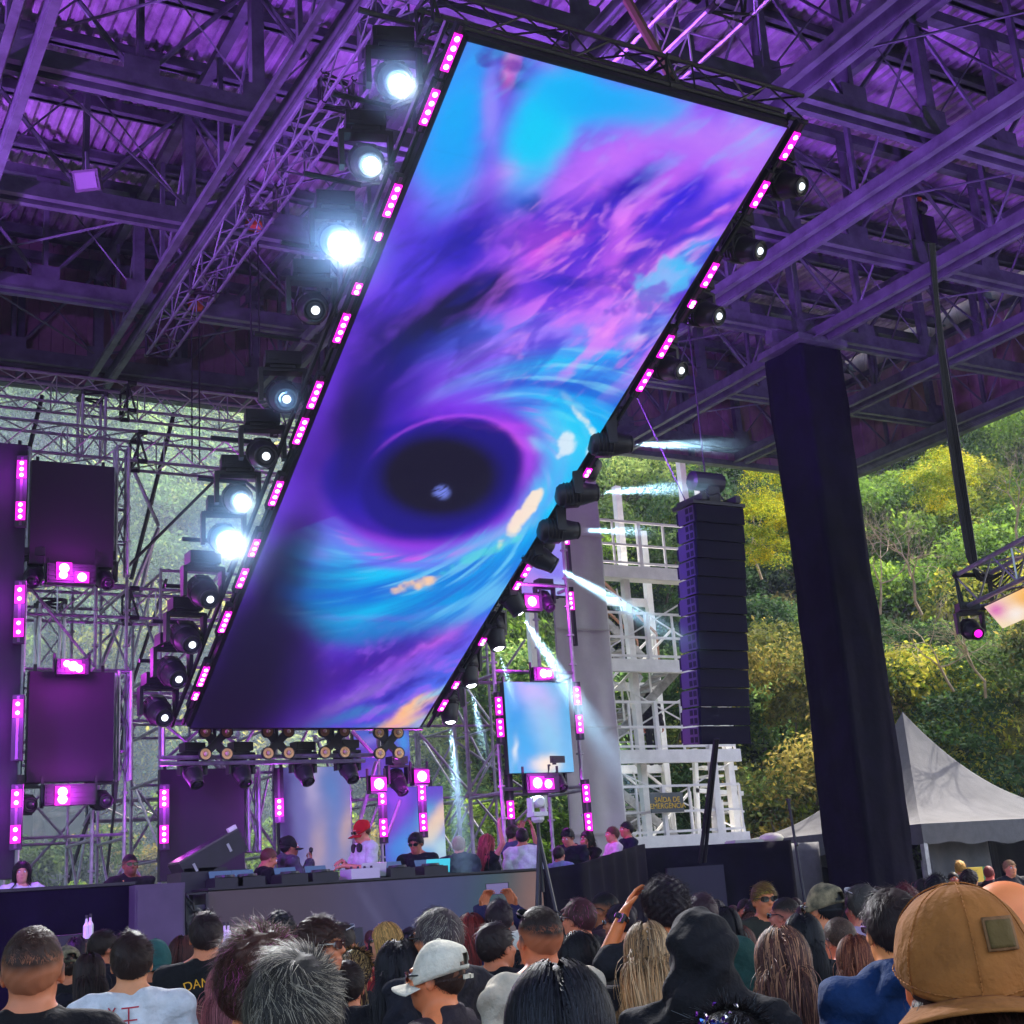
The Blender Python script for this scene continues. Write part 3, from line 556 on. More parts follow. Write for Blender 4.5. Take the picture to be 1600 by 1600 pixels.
# cable rack in the gap left of the booth
a=at(291,1390,14.9);b=at(324,1390,14.9)
t=thing('equipment_rack','dark open rack stuffed with cables between grey cabinet and booth','rack',((a.x+b.x)/2,15.2,0)); wdt=b.x-a.x
m=MB()
for x in (-.5,.5):
    for y in (-.3,.3): m.bar((x*wdt*.95,y,0),(x*wdt*.95,y,2.0),.03)
for k in range(6): m.box((0,0,.3+k*.34),(wdt*.95,.6,.02))
m.build('rack_frame',M['blackm'],t); m=MB()
for k in range(16):
    x=R_.uniform(-.45,.4)*wdt; z0=R_.uniform(.9,2.0); pts=[Vector((-.5*wdt+ (i/8)*wdt,-.32-.03*math.sin(i),z0-.25*math.sin(i/8*PI)*R_.random()-.02*i)) for i in range(9)]; m.path(pts,.012,5)
m.build('cable',M['black'],t)
for k in range(5):
    m=MB(); m.box((0,-.02,.42+k*.34),(wdt*.85,.5,.2)); m.build('amplifier',mat('amp_%d'%(k%2),(.03+.03*(k%2),.03,.05),.4),t)
# booth
a=at(325,1392,15);b=at(845,1361,15); zb=2.03; bx0,bx1=a.x,b.x
booth=thing('dj_booth','long performer booth with a dull grey and blue LED front','booth',((bx0+bx1)/2,15.4,0)); Lb=bx1-bx0
m=MB(); m.box((0,0,zb/2),(Lb-.02,.78,zb-.01)); m.build('booth_body',M['black'],booth)
m=MB(); m.box((0,-.02,zb+.008),(Lb+.02,.84,.025)); m.build('table_top',M['black'],booth)
def bf(V,u,v):
    P=np.stack([325+520*u[:,0],1460-80*v[:,0]],1)
    return paint(P,'5c4a60',[(640,1420,90,60,40,'5c5696'),(560,1400,60,80,40,'5a5088',.7),(700,1400,70,80,40,'4a5498',.8),(770,1400,40,60,50,'30747c',.9),(830,1400,40,50,45,'b88a80',.95),(740,1450,60,20,0,'6060a0',.6),(620,1420,8,60,-40,'3c3c78',.6),(580,1420,5,70,-40,'7874a8',.5)],10,9,.08)*.42*(1-.1*(np.abs((u*4)%1-.5)>.492))
o=ledgrid('led_front',(bx0,14.985,.7),(bx1,14.985,.7),(bx0,14.985,zb-.02),(bx1,14.985,zb-.02),160,60,bf,None); o.parent=booth; o.matrix_parent_inverse=Matrix.Translation(-Vector(booth.location))
# raised cloth wall right of the booth
wA=drape([(bx1+.03,15.1),(bx1+.7,15.2),(12.25,17.9)],0,(2.03,2.36),'black_drape','black cloth drape running from the booth to the stage right corner','drape',wav=.05,kz=1)
wB=drape([(12.3,18),(15.3,18.0),(15.4,20.5)],0,2.30,'black_drape','flat black cloth wall below the emergency stairs','drape',wav=.012)
p=at(1090,1400,17.8); 
m=MB(); m.box((0,0,0),(1.1,.05,.9)); tag(m.build('cloth_patch',mat('dark_grey_cloth',(.03,.028,.045),.9),None,origin=(0,0,0)),'small dark grey cloth panel hung on the black wall','cloth'); COL.objects['cloth_patch'].location=p
# ------------------------------------------------------------------ flat LED panels at the sides
def panel(x0,y0,x1,y1,Y,label,colsf=None,group=None,depth=.12,nx=40,ny=50):
    a=at(x0,(y0+y1)/2,Y);b=at(x1,(y0+y1)/2,Y);xm=(x0+x1)/2; zt=at(xm,y0,Y).z; zb_=at(xm,y1,Y).z; xa,xb=a.x,b.x; w_=xb-xa
    t=thing('video_screen',label,'screen',((xa+xb)/2,Y,zb_),group=group)
    m=MB(); m.box((0,depth/2+.01,(zt-zb_)/2),(w_,depth,zt-zb_)); m.build('panel_body',M['black'],t)
    if colsf is None: m=MB(); m.box((0,-.002,(zt-zb_)/2),(w_-.01,.02,zt-zb_-.01)); m.build('dark_display',M['off'],t)
    else: ledgrid('display',(-w_/2,-.012,0.005),(w_/2,-.012,0.005),(-w_/2,-.012,zt-zb_-.005),(w_/2,-.012,zt-zb_-.005),nx,ny,lambda V,u,v:colsf(np.stack([x0+(x1-x0)*u[:,0],y1-(y1-y0)*v[:,0]],1)),t)
    m=MB()
    for q in (.2,.5,.8): m.bar((-w_/2,depth+.05,(zt-zb_)*q),(w_/2,depth+.05,(zt-zb_)*q),.04)
    for q in (-.4,.4): m.bar((w_*q,depth+.09,0),(w_*q,depth+.09,zt-zb_+.12),.04)
    m.build('hanging_frame',M['blackm'],t); return t
G1='dark switched-off LED panels'
panel(-60,690,33,1375,17,'tall dark LED panel cut by the left edge of the photo',None,G1)
panel(47,724,178,884,18,'upper square dark LED panel near the left edge',None,G1)
panel(43,1049,178,1222,18,'lower square dark LED panel near the left edge lit violet',None,G1)
panel(250,1201,382,1374,18.5,'dark LED panel standing behind the wedge case left of the booth',None,G1)
panel(437,1198,548,1362,18.5,'pale blue and peach LED panel behind the performer in red cap',lambda P:paint(P,'6a74b4',[(490,1230,14,50,15,'b4a8d0'),(520,1240,16,40,0,'4a7cc0'),(495,1330,20,50,10,'c0a0a8'),(540,1310,14,50,20,'d0a898'),(520,1320,24,60,0,'5474bc',.7),(448,1290,16,120,0,'38186c',1,1.5),(470,1280,12,90,0,'6060a8',.8)],8,11))
panel(553,1141,640,1214,19.5,'blue and violet LED panel under the lower edge of the big screen',lambda P:paint(P,'5a3cc0',[(600,1150,60,10,0,'3c70d0'),(630,1165,10,20,0,'28a0f0'),(590,1200,40,10,-20,'7a4cc8'),(620,1190,20,20,0,'4838a8'),(570,1160,30,6,-15,'8070d8')],6,12))
panel(600,1229,694,1345,19.5,'blue violet and cream LED panel behind the man in black tee',lambda P:paint(P,'5a3cc4',[(630,1320,24,40,30,'2c8ce0'),(612,1290,10,60,30,'7040c8'),(670,1270,24,14,-50,'40a8d8'),(682,1290,14,50,35,'f0cdb0',1,1.5),(690,1330,30,30,20,'b8e0e8'),(660,1335,12,14,0,'50b0e8'),(650,1240,30,14,0,'6848d4')],7,13))
panel(791,1066,891,1208,19,'bright sky blue and white LED panel right of the booth',lambda P:paint(P,'58b8f0',[(810,1110,18,60,0,'109cf0'),(830,1150,16,50,10,'2cacf4'),(850,1110,20,60,-20,'b8c0f4',.9),(850,1090,24,18,0,'c8b4f0',.8),(862,1150,16,60,-20,'88ccf4'),(850,1195,22,16,0,'ffeede',1,1.5),(805,1170,4,16,10,'e8f0f8'),(885,1170,10,50,0,'70bcf4'),(880,1080,20,14,0,'8cc4f4')],9,14))
panel(812,846,884,930,19.5,'violet LED panel high behind the right screen edge',lambda P:paint(P,'9a8cf4',[(860,900,30,30,0,'8478f4'),(830,915,20,14,0,'c088f0'),(870,920,16,14,0,'b8c8f4')],6,15))
# ------------------------------------------------------------------ scaffolds and trusses
def scaffold(xs,ys,z0,zs,label,rt=.025,diag=True,seed=0,name='scaffold_tower',ring=True):
    t=thing(name,label,'scaffold',(xs[0],ys[0],z0)); O=Vector((xs[0],ys[0],z0)); r=random.Random(seed); top=zs[-1]
    for x in xs:
        for y in ys:
            m=MB(); m.tube((x-O.x,y-O.y,0),(x-O.x,y-O.y,top-z0),rt,7)
            if ring:
                for z in np.arange(z0+.4,top,.5): m.tube((x-O.x,y-O.y,z-z0),(x-O.x,y-O.y,z-z0+.03),rt*1.9,7)
            m.build('upright',M['galv'],t)
    for z in zs:
        m=MB(); zz=z-z0-.03
        if len(xs)>1:
            for y in ys: m.tube((0,y-O.y,zz),(xs[-1]-O.x,y-O.y,zz),rt*.9,6)
        if len(ys)>1:
            for x in xs: m.tube((x-O.x,0,zz-.05),(x-O.x,ys[-1]-O.y,zz-.05),rt*.9,6)
        m.build('ledger',M['galv'],t)
    if diag:
        m=MB(); zz=[z0]+list(zs)
        for i,(a,b) in enumerate(zip(xs,xs[1:])):
            for j,(c,d) in enumerate(zip(zz,zz[1:])):
                y=ys[0] if r.random()<.5 else ys[-1]
                if r.random()<.8:
                    p,q=(a,b) if r.random()<.6 else (b,a); m.tube((p-O.x,y-O.y-.03,c-z0),(q-O.x,y-O.y-.03,d-z0),rt*.8,6)
        for x in xs:
            if len(ys)>1:
                for j,(c,d) in enumerate(zip(zz,zz[1:])):
                    if r.random()<.7: m.tube((x-O.x+.03,0,c-z0),(x-O.x+.03,ys[-1]-O.y,d-z0),rt*.8,6)
        m.build('brace',M['galv'],t)
    return t
X_=lambda px,py,Y: at(px,py,Y).x
scaffold([X_(-30,1100,18.6),X_(28,1100,18.6),X_(147,1100,18.6),X_(196,1100,18.6)],[18.6,20.2],ZD,[2.9,4.0,5.1,6.3,7.4,8.0],'silver scaffold behind the two dark square panels at far left',seed=3)
scaffold([X_(250,1100,18.8),X_(345,1100,18.8),X_(425,1100,18.8)],[18.8,20.4],ZD,[2.6,3.7,4.4,5.2,6.6],'silver scaffold rising left of the booth under the screen corner',seed=5)
scaffold([X_(545,1200,19.2),X_(592,1200,19.2)],[19.2,20.6],ZD,[2.2,3.3,4.4],'silver scaffold bay behind the performer in red cap',seed=6)
scaffold([X_(652,1200,20.6),X_(712,1200,20.6),X_(772,1200,20.6)],[20.6,22.0],ZD,[2.3,3.4,4.6,5.8,7.0],'silver scaffold right of the booth under the screen edge',seed=8)
scaffold([X_(775,1100,19.2),X_(900,1100,19.2)],[19.2,20.3],ZD,[3.4,5.3,6.8,8.3],'slim scaffold frame holding the bright blue panel',rt=.035,seed=9,diag=False)
# ladder trusses beside the dark panels and cross trusses at the back
LT='silver back trusses across the stage'
a=at(-60,572,20.4);b=at(500,650,20.4); truss((a.x,20.4,9.72),(b.x+1,20.4,9.72),'uppermost silver truss just under the rusty roof edge',.46,group=LT)
a=at(-60,672,19.4);truss((a.x,19.4,8.55),(8.4,19.4,8.55),'second silver truss from the top on the left',.46,group=LT)
truss((a.x,19.8,6.25),(6.5,19.8,6.25),'third silver truss from the top behind the upper dark panel',.44,group=LT)
truss((X_(180,1100,19.8),19.8,4.72),(6.0,19.8,4.72),'short lower silver truss ending at the big screen corner',.4,group=LT)
truss((X_(140,1200,21.5),21.5,3.4),(X_(260,1200,21.5),21.5,3.4),'small back truss behind the lower dark panel',.3,group=LT)
for (x0,y0,x1,y1,Y,l) in ((150,618,136,716,19.9,'short upright truss joining the two top left trusses'),(85,940,70,1046,19.8,'short upright truss above the lower dark square panel'),(28,700,22,1390,18.2,'tall upright truss left of the dark square panels'),(188,700,190,900,18.3,'ladder truss right of the upper dark panel'),(192,1050,193,1220,18.3,'ladder truss right of the lower dark panel'),(395,1200,393,1330,18.7,'ladder truss right of the panel behind the wedge')):
    a=at(x0,y0,Y);b=at(x1,y1,Y); b.x=a.x=(a.x+b.x)/2; truss(a,b,l,.34 if Y>19 else .16,'alu' if Y>19 else 'galv','short upright trusses on the left',4,.4,(0,1,0))
# long diagonal and raking poles
t=thing('raking_brace','set of long raking poles and wires crossing the left scaffold','brace pole',at(120,900,21))
O=Vector(t.location)
for (x0,y0,x1,y1,Y,r,mt) in ((66,618,36,740,21,.05,'blackm'),(272,645,205,905,21,.05,'blackm'),(203,722,248,822,20.6,.04,'galv'),(248,825,125,1120,20.6,.05,'galv'),(240,840,200,1010,20.9,.05,'galv'),(346,740,195,890,19.6,.035,'blackm'),(330,905,130,1290,20.8,.03,'galv'),(260,905,105,1380,21.2,.04,'blackm'),(205,910,120,1380,21.5,.03,'galv'),(300,1010,40,1265,20.6,.03,'galv'),(415,760,300,1020,21,.03,'blackm'),(180,985,35,1115,20.5,.03,'galv'),(240,905,146,1260,21.4,.035,'galv'),(248,1260,180,1375,20.5,.03,'galv'),(150,1240,20,1385,20.5,.03,'galv'),(195,1120,165,1380,20.8,.03,'blackm')):
    m=MB(); m.tube(at(x0,y0,Y)-O,at(x1,y1,Y)-O,r*.75,6); m.build('pole',M[mt],t)
t=thing('raking_brace','raking poles and cross braces behind the booth under the screen','brace pole',at(600,1200,20)); O=Vector(t.location)
for (x0,y0,x1,y1,Y,r) in ((425,1185,395,1330,19.3,.025),(480,1142,450,1200,19.5,.025),(550,1142,585,1180,19,.04),(588,1190,552,1320,19,.04),(625,1250,600,1320,19.3,.035),(655,1145,780,1290,20.5,.03),(790,1140,700,1290,20.8,.03),(660,1250,640,1345,20.3,.03),(700,1150,830,1240,21.2,.03),(840,1250,780,1310,21.2,.03),(690,1060,760,1200,21.5,.03),(760,1200,700,1330,21.5,.03),(820,1000,780,1060,21.5,.03),(310,1142,260,1185,19,.03),(345,1145,400,1185,19,.03),(395,1142,370,1185,19,.03),(855,1230,815,1290,20.7,.03),(740,1105,800,1180,20.9,.025),(800,1130,745,1230,20.9,.025)):
    m=MB(); m.tube(at(x0,y0,Y)-O,at(x1,y1,Y)-O,r*.75,6); m.build('pole',M['galv'],t)
t=thing('lighting_bar','horizontal pipe frame hung below the big screen for spotlights','pipe frame',at(440,1183,17.5)); O=Vector(t.location)
for (x0,y0,x1,y1) in ((250,1184,595,1180),(250,1193,570,1189),(300,1140,660,1136)):
    m=MB(); a=at(x0,y0,17.5);b=at(x1,y1,17.5);b.z=a.z=(a.z+b.z)/2; m.tube(a-O,b-O,.03,7); m.build('pipe',M['galv'],t)
for x in (255,430,592):
    m=MB(); a=at(x,1138,17.6);b=at(x,1185,17.6); b.x=a.x; m.tube(a-O,b-O,.03,7); m.build('drop_pipe',M['galv'],t)
# roof-hung black truss lines beside the screen
a=Vector(at(265,520,18)); zt=10.35
def atz(px,py,z): d=ray(px,py); return Vector(CC+d*((z-CC[2])/d[2]))
a=atz(268,520,zt);x=atz(385,345,zt).x
truss((x,19.5,zt),(x,2,zt),'long pinkish silver truss hung under the roof left of the screen',.36,'steel',group=None,step=.5)
b=atz(1085,40,10.3); truss((b.x,11.3,10.3),(b.x,4.0,10.3),'short silver truss under the roof above the screen corner',.45,step=.5)
m=MB(); a=atz(980,0,10.4);b=at(1050,122,8.9); m.tube(Vector((0,0,0)),b-a,.05,7); o=m.build('wooden_pole',mat('tan_pole',(.28,.17,.10),.6),None); o.location=a; tag(o,'thin tan pole reaching down to the top edge of the big screen','pole')
# ------------------------------------------------------------------ hanging spotlights, blinders and strobes
G2='unlit moving heads hung around the panels'
for (x,y,Y,d,l) in ((50,910,17.9,(-.2,-.7,-.5),'unlit moving head under the left corner of the upper dark panel'),(168,912,17.9,(.1,-.8,-.5),'unlit moving head under the right corner of the upper dark panel'),(47,1258,17.9,(0,-1,-.1),'unlit round moving head under the left of the lower dark panel'),(166,1252,17.9,(.1,-1,-.15),'unlit moving head under the right of the lower dark panel'),
    (308,1226,17.5,(.1,-.6,-.8),'unlit moving head hung before the dark panel, left of a pair'),(384,1224,17.5,(.1,-.6,-.8),'unlit moving head hung before the dark panel, right of a pair'),(482,1222,17.5,(.1,-.6,-.8),'unlit moving head left above the red-capped performer'),(552,1218,17.5,(.1,-.6,-.8),'unlit moving head right above the red-capped performer'),(630,1238,19,(.1,-.6,-.8),'unlit moving head in front of the blue panel'),(860,950,19.2,(0,-.7,-.7),'unlit moving head under the high violet panel'),(880,1232,18.9,(.1,-.7,-.7),'unlit moving head under the bright blue panel'),(706,1110,20,(0,-.5,-1),'unlit moving head hanging near the lower right screen corner')):
    moving_head(at(x,y,Y),d,l,G2,'glass',sc=.8)
def blinder(px,py,Y,label):
    p=at(px,py,Y); t=thing('blinder_lamp',label,'blinder',p,group='four-lamp blinders under the big screen'); r=.125
    m=MB(); m.bar((-r*1.1,0,-r*1.1),(r*1.1,0,r*1.1),.10,.06,(0,1,0)); m.bar((-r*1.1,.01,r*1.1),(r*1.1,.01,-r*1.1),.096,.058,(0,1,0)); m.box((0,.05,0),(.14,.1,.14)); m.bar((0,.05,.05),(0,.05,.30),.04); m.build('cross_body',M['black'],t)
    for i,j in ((-1,-1),(1,-1),(1,1),(-1,1)):
        m=MB(); m.lathe((i*r*1.15,.02,j*r*1.15),[(.05,-.04),(.085,0),(.088,.05)],14,Matrix.Rotation(PI/2,3,'X')); o=m.build('lamp_housing',M['black'],t)
        m=MB(); m.lathe((i*r*1.15,-.032,j*r*1.15),[(.072,0),(.05,-.012),(.03,.004)],14,Matrix.Rotation(PI/2,3,'X')); q=m.build('amber_lens',M['warm'],None); q.parent=o
        m=MB(); m.lathe((i*r*1.15,-.045,j*r*1.15),[(.028,0),(.012,.012)],10,Matrix.Rotation(PI/2,3,'X')); q=m.build('bulb',mat('bulb_cream',(.7,.6,.4),.2),None); q.parent=o
for i,(x,y) in enumerate(((337,1161),(434,1160),(522,1159),(607,1161))): blinder(x,y,17.4,ORD[i]+' four-lamp blinder from the left under the big screen')
def strobe(px,py,Y,lit,label,w=.62,h=.26,power=0):
    p=at(px,py,Y); t=thing('strobe_light',label,'strobe light',p,group='magenta strobe lights around the panels')
    m=MB(); m.box((0,0,0),(w,.16,h)); m.bar((-w/2-.02,0,-h*.3),(-w/2-.02,0,h*.9),.03); m.bar((w/2+.02,0,-h*.3),(w/2+.02,0,h*.9),.03)
    for k in range(4): m.box((0,-.085,-h*.36+k*h*.24),(w*.94,.012,.02))
    m.build('housing',M['black'],t)
    for (dx,dz,s) in lit:
        m=MB(); m.box((0,-.095,0),(s*1.5,.02,s*1.2)); o=m.build('lit_cell',M['pink'],t); o.location=(dx,0,dz); m=MB(); m.lathe((0,-.106,0),[(s*.5,0),(s*.3,.015)],12,Matrix.Rotation(PI/2,3,'X')); q=m.build('bulb',M['pinkc'],None); q.parent=o
    if power: lamp('POINT',(0,-.35,0),power,(.8,.04,1),size=.12,parent=t)
strobe(110,898,17.85,[(-.1,.06,.13),(-.11,-.03,.11),(.13,-.05,.12)],'magenta strobe light under the upper dark panel',power=10)
strobe(112,1043,17.8,[(0,0,.13),(-.08,.03,.09),(.07,-.03,.1)],'magenta strobe light on the top edge of the lower dark panel',.4,.2,power=12)
strobe(108,1242,17.85,[(-.1,.03,.12),(-.1,-.06,.12)],'magenta strobe light under the lower dark panel',power=10)
strobe(830,942,19.2,[(-.04,0,.17)],'single round magenta strobe light beside the lower right screen edge',.34,.3,power=14)
strobe(848,1054,18.9,[(-.04,0,.15),(.05,0,.12)],'magenta strobe light on top of the bright blue panel',.42,.22,power=10)
strobe(845,1224,18.9,[(-.12,0,.17),(.08,-.02,.14)],'magenta strobe light under the bright blue panel',.6,.3,power=10)
G3='upright magenta LED bars at the panels'
UZ=Vector((0,0,1)); UN=Vector((-.35,-1,-.1))
for (x,ys,Y,l) in ((34,(735,800),16.8,'topmost upright LED bar on the far left truss'),(31,(930,982),16.8,'second upright LED bar on the far left truss'),(28,(1108,1165),16.8,'third upright LED bar on the far left truss with one lit end'),(26,(1248,1304),16.8,'lowest upright LED bar on the far left truss'),
    (257,(1248,1304),18.2,'upright LED bar at the left edge of the panel behind the wedge'),(436,(1222,1262),18.2,'upright LED bar left of the pale peach panel'),(598,(1244,1294),18.9,'upright LED bar right of the red-capped performer'),(660,(1238,1285),19.2,'upright LED bar at the right of the cream blue panel'),
    (780,(1104,1138),19,'short upright LED bar left of the bright blue panel'),(903,(1088,1132),18.8,'upright LED bar right of the bright blue panel'),(893,(940,985),19.3,'upright LED bar high against the pale tarpaulin'),(917,(1240,1285),18.8,'lowest upright LED bar before the pale tarpaulin'),(796,(1225,1266),19.4,'thin upright LED bar under the bright blue panel'),(885,(838,880),19.5,'upright LED bar beside the high violet panel')):
    a=at(x,ys[0]-22,Y);b=at(x,ys[1]+24,Y); Lz=a.z-b.z; c=(a+b)/2; c.x=at(x,sum(ys)/2,Y).x; hs=14/(ys[1]-ys[0]+46)
    fr=[1-(y-(ys[0]-22))/(ys[1]-ys[0]+46) for y in ys]; lit=[(f-hs,f+hs) for f in fr]
    if x in (28,436,796,893,885): lit=[lit[0]] if x==28 else [lit[1] if x in (436,796) else lit[0]]
    t=ledbar(c,UZ,UN,Lz,lit,l,G3,w=.13)
    for (f0,f1) in lit[:1]:
        if x<700: lamp('POINT',UN.normalized()*.3+Vector((0,0,(f0+f1-1)*Lz/2)),6,(.6,.05,1),size=.1,parent=t)
for (x,y,Y,l) in ((588,1226,18.6,'small round magenta lamp above the red-capped performer'),(655,1214,18.9,'small round magenta lamp on top of the bar by the cream panel')):
    strobe(x,y,Y,[(0,0,.16)],l,.24,.26,power=6)
# violet wash lights lighting the roof: carried by the truss at far left and the screen rear
def wash(p,d,label,e,cone=110,col=(.42,.10,1)):
    t=thing('wash_light',label,'wash light',p,group='violet wash lights aimed at the roof'); dd=Vector(d).normalized(); q=dd.to_track_quat('Z','Y').to_matrix()
    m=MB(); m.lathe((0,0,0),[(.06,-.16),(.12,-.12),(.13,.1),(.12,.12)],14,q); m.bar((0,-.15,0),(0,.15,0),.03); m.build('housing',M['black'],t,True)
    m=MB(); m.lathe(dd*.121,[(.11,0),(.07,.015)],14,q); m.build('lens',emis('violet_lens',(.5,.1,1),12),t)
    lamp('SPOT',dd*.2,e,col,dd,.12,cone,.6,t)
wash((-1.2,17.0,8.6),(.45,-.35,.8),'violet wash light on the far left truss aimed at the roof',950,140)
wash((-2.2,10.5,7.2),(.5,.1,.8),'violet wash light left of the camera view aimed at the roof',650,140)
wash((7.3,15.4,7.3),(.4,-.4,1),'violet wash light hidden behind the middle of the big screen',400,150,(.36,.08,1))
wash((8.9,13.4,6.8),(.5,.0,1),'violet wash light behind the right edge of the screen aimed at the roof',520,150,(.36,.08,1))
wash((16.5,8.0,6.0),(.1,.2,1),'violet wash light outside the right edge of the photo aimed at the roof',520,150,(.36,.08,1))
wash((-.6,10.2,5.2),(.62,.72,-.62),'violet wash light left of the photo aimed at the stage front wall',520,80,(.42,.05,1))
wash((8.55,14.1,6.0),(.9,.32,-.22),'indigo wash light behind the right screen edge aimed at the line array',130,75,(.16,.06,1))
# ------------------------------------------------------------------ line array speaker
P=at(1108,797,14.6); pa=thing('line_array','tall hanging black line array of twelve speaker cabinets','speaker',P,rz=rad(0)); N_=13; z=0;ya=0
ang=0
for k in range(N_):
    ang=rad(-.3 if k<8 else -(k-7)*.9); W=.86;D=.44;h=.252
    m=MB(); c=Vector((0,ya,z-h/2)); R=Matrix.Rotation(-ang*.9,3,'X')
    # wedge shape: rear lower than front
    fr=[(-W/2,-D/2,-h/2+.003),(W/2,-D/2,-h/2+.003),(W/2,-D/2,h/2-.003),(-W/2,-D/2,h/2-.003)]; re=[(-W/2,D/2,-h/2+.045),(W/2,D/2,-h/2+.045),(W/2,D/2,h/2-.045),(-W/2,D/2,h/2-.045)]
    m.add([R@Vector(q)+c for q in fr+re],[(0,1,2,3),(7,6,5,4),(0,3,7,4),(1,5,6,2),(3,2,6,7),(0,4,5,1)])
    o=m.build('cabinet',mat('pa_black',(.006,.003,.016),.6,noise=.3,spec=.2),pa)  # violet-blue tint of cabinet and grille stands in for blue light
    m=MB(); m.box(R@Vector((0,-D/2-.008,0))+c,(W*.985,.016,h*.96),R); q=m.build('front_grille',mat('pa_grille',(.006,.003,.018),.75,bump=.1,bscale=200,spec=.15),None); q.parent=o
    for dy in (-.10,-.005):
        for dz in (-.055,.055):
            if dz>0 or dy<0 or True:
                m=MB(); m.box(R@Vector((-W/2-.014,dy-.05,dz))+c,(.012,.062,.075),R); q=m.build('handle_recess',mat('recess',(.004,.004,.006),.8),None); q.parent=o
    m=MB(); m.box(R@Vector((-W/2-.008,-.02,0))+c,(.012,D*.82,h*.9),R); q=m.build('side_plate',mat('side_plate',(.07,.04,.09),.5),None); q.parent=o
    z-=h*math.cos(ang); ya+=.034
m=MB(); m.box((0,0,.03),(.92,.5,.05)); m.box((-.3,0,.10),(.08,.6,.1)); m.box((.3,0,.10),(.08,.6,.1)); m.build('flying_frame',M['blackm'],pa)
m=MB(); m.lathe((0,0,.42),[(.09,-.28),(.14,-.25),(.14,.25),(.09,.28)],12,Matrix.Rotation(PI/2,3,'Y')); m.box((.05,0,.22),(.2,.2,.25)); m.build('hoist_motor',M['black'],pa)
m=MB(); m.tube((0,0,.5),(0,0,ZC-.4-P.z),.014,5); m.tube((-.4,0,.1),(-1.6,.2,3.2),.01,4); m.path([Vector((-.2+.08*k,-.1,.1+.16*abs(math.sin(k*1.3)))) for k in range(6)],.012,5); m.build('chain',M['blackm'],pa)
m=MB(); m.tube((-.25,.1,z+.05),(-.05,1.0,-P.z+2),.03,6); m.tube((-.20,.12,z+.05),(.03,1.0,-P.z+2),.03,6); m.build('signal_cable',M['black'],pa)
# ------------------------------------------------------------------ tarpaulin wall and emergency stair tower
x0,x1=X_(868,1000,22),X_(952,1000,22)+.02; zt=at(930,735,22).z; V=[];nx,nz=40,70
for k in range(nz):
    for i in range(nx):
        u,v=i/(nx-1),k/(nz-1); V.append((x0+(x1-x0)*u,22+.012*math.sin(u*14+v*3)*math.sin(v*17)+.006*math.sin(u*5-v*31),.9+(zt-.9)*v))
o=npmesh('tarpaulin_wall',np.array(V)-np.array([x0,22,.9]),gridf(nx,nz),M['tarp'],None); o.location=(x0,22,.9); tag(o,'pale grey tarpaulin wall between the scaffold and the white stairs','tarpaulin')
o.modifiers.new('s','SOLIDIFY').thickness=.02
for k in range(8):
    m=MB()
for (f) in (.2,.42,.63,.84):
    m=MB(); m.box(((x1-x0)/2,-.10,(zt-.9)*f),(x1-x0,.02,.03)); q=m.build('seam_strap',mat('strap',(.4,.39,.36),.6),None); q.parent=o
sx0,sx1=16.0,19.5; SY,SY2=24.5,27.2; FZ=[.7,2.72,4.55,6.55,8.68]
st=thing('emergency_stair_tower','white steel emergency stair tower with open platforms behind the speaker array','stairs',(sx0,SY,0)); O=Vector((sx0,SY,0)); w_=sx1-sx0
for i,(x,y,h) in enumerate(((0,0,11.2),(w_*.45,0.9,10.9),(w_*.82,0,11.9),(w_*1.02,.3,11.2),(0,2.7,10.6),(w_*.5,2.7,10.4),(w_,2.7,10.4))):
    m=MB(); m.box((x,y,h/2),(.16,.16,h)); m.build('post',M['wht'],st)
for zf in FZ:
    m=MB(); m.box((w_/2,-.04,zf-.14),(w_+.25,.14,.28)); m.box((w_/2,2.75,zf-.14),(w_+.2,.1,.2)); m.box((w_/2,.55,zf-.04),(w_,1.1,.05)); p=m.build('platform',M['wht'],st)
    m=MB(); 
    for z in (.5,1.05): m.bar((0,-.06,zf+z),(w_,-.06,zf+z),.05)
    m.bar((.1,-.06,zf+.08),(w_,-.06,zf+.08),.05)
    for k in range(6): m.bar((w_*k/5,-.06,zf),(w_*k/5,-.06,zf+1.05),.09 if k%2==0 else .045)
    q=m.build('railing',M['wht'],None); q.parent=p
for a,b in zip(FZ,FZ[1:]):
    i=FZ.index(a); m=MB(); n=9; xa,xb=(w_*.15,w_*.85) if i%2==0 else (w_*.85,w_*.15); yy=1.5 if i%2==0 else 2.2
    for k in range(n): m.box((xa+(xb-xa)*(k+.5)/n,yy,a+(b-a)*(k+.8)/n),(.30,.8,.04))
    for s in (-.42,.42): m.bar((xa,yy+s,a),(xb,yy+s,b),.05,.2)
    q=m.build('stair_flight',M['tread'],st); m=MB()
    for s in (-.42,.42): 
        m.bar((xa,yy+s,a+1),(xb,yy+s,b+1),.05)
        for k in range(4): u=k/3; m.bar((xa+(xb-xa)*u,yy+s,a+(b-a)*u),(xa+(xb-xa)*u,yy+s,a+(b-a)*u+1),.035)
    r=m.build('handrail',mat('rust_rail',(.35,.17,.10),.6) if i==3 else M['wht'],None); r.parent=q
    m=MB(); m.tube((.08,.06,a+.1),(w_-.1,.06,b-.3),.02,5); m.tube((w_-.1,.09,a+.1),(.08,.09,b-.3),.02,5); m.tube((w_*.3,.5,b-.4),(w_*.8,2.6,a+.3),.02,5); m.build('cross_brace',M['wht'],st)
m=MB(); 
for (x0_,y0_,x1_,y1_) in ((1085,1170,1092,1318),(1112,1170,1118,1318),(1140,1195,1165,1318),(1125,1250,1132,1318),(1102,1200,1150,1200),(1085,1235,1160,1240)):
    a=at(x0_,y0_,26);b=at(x1_,y1_,26); m.bar(a-O,b-O,.10)
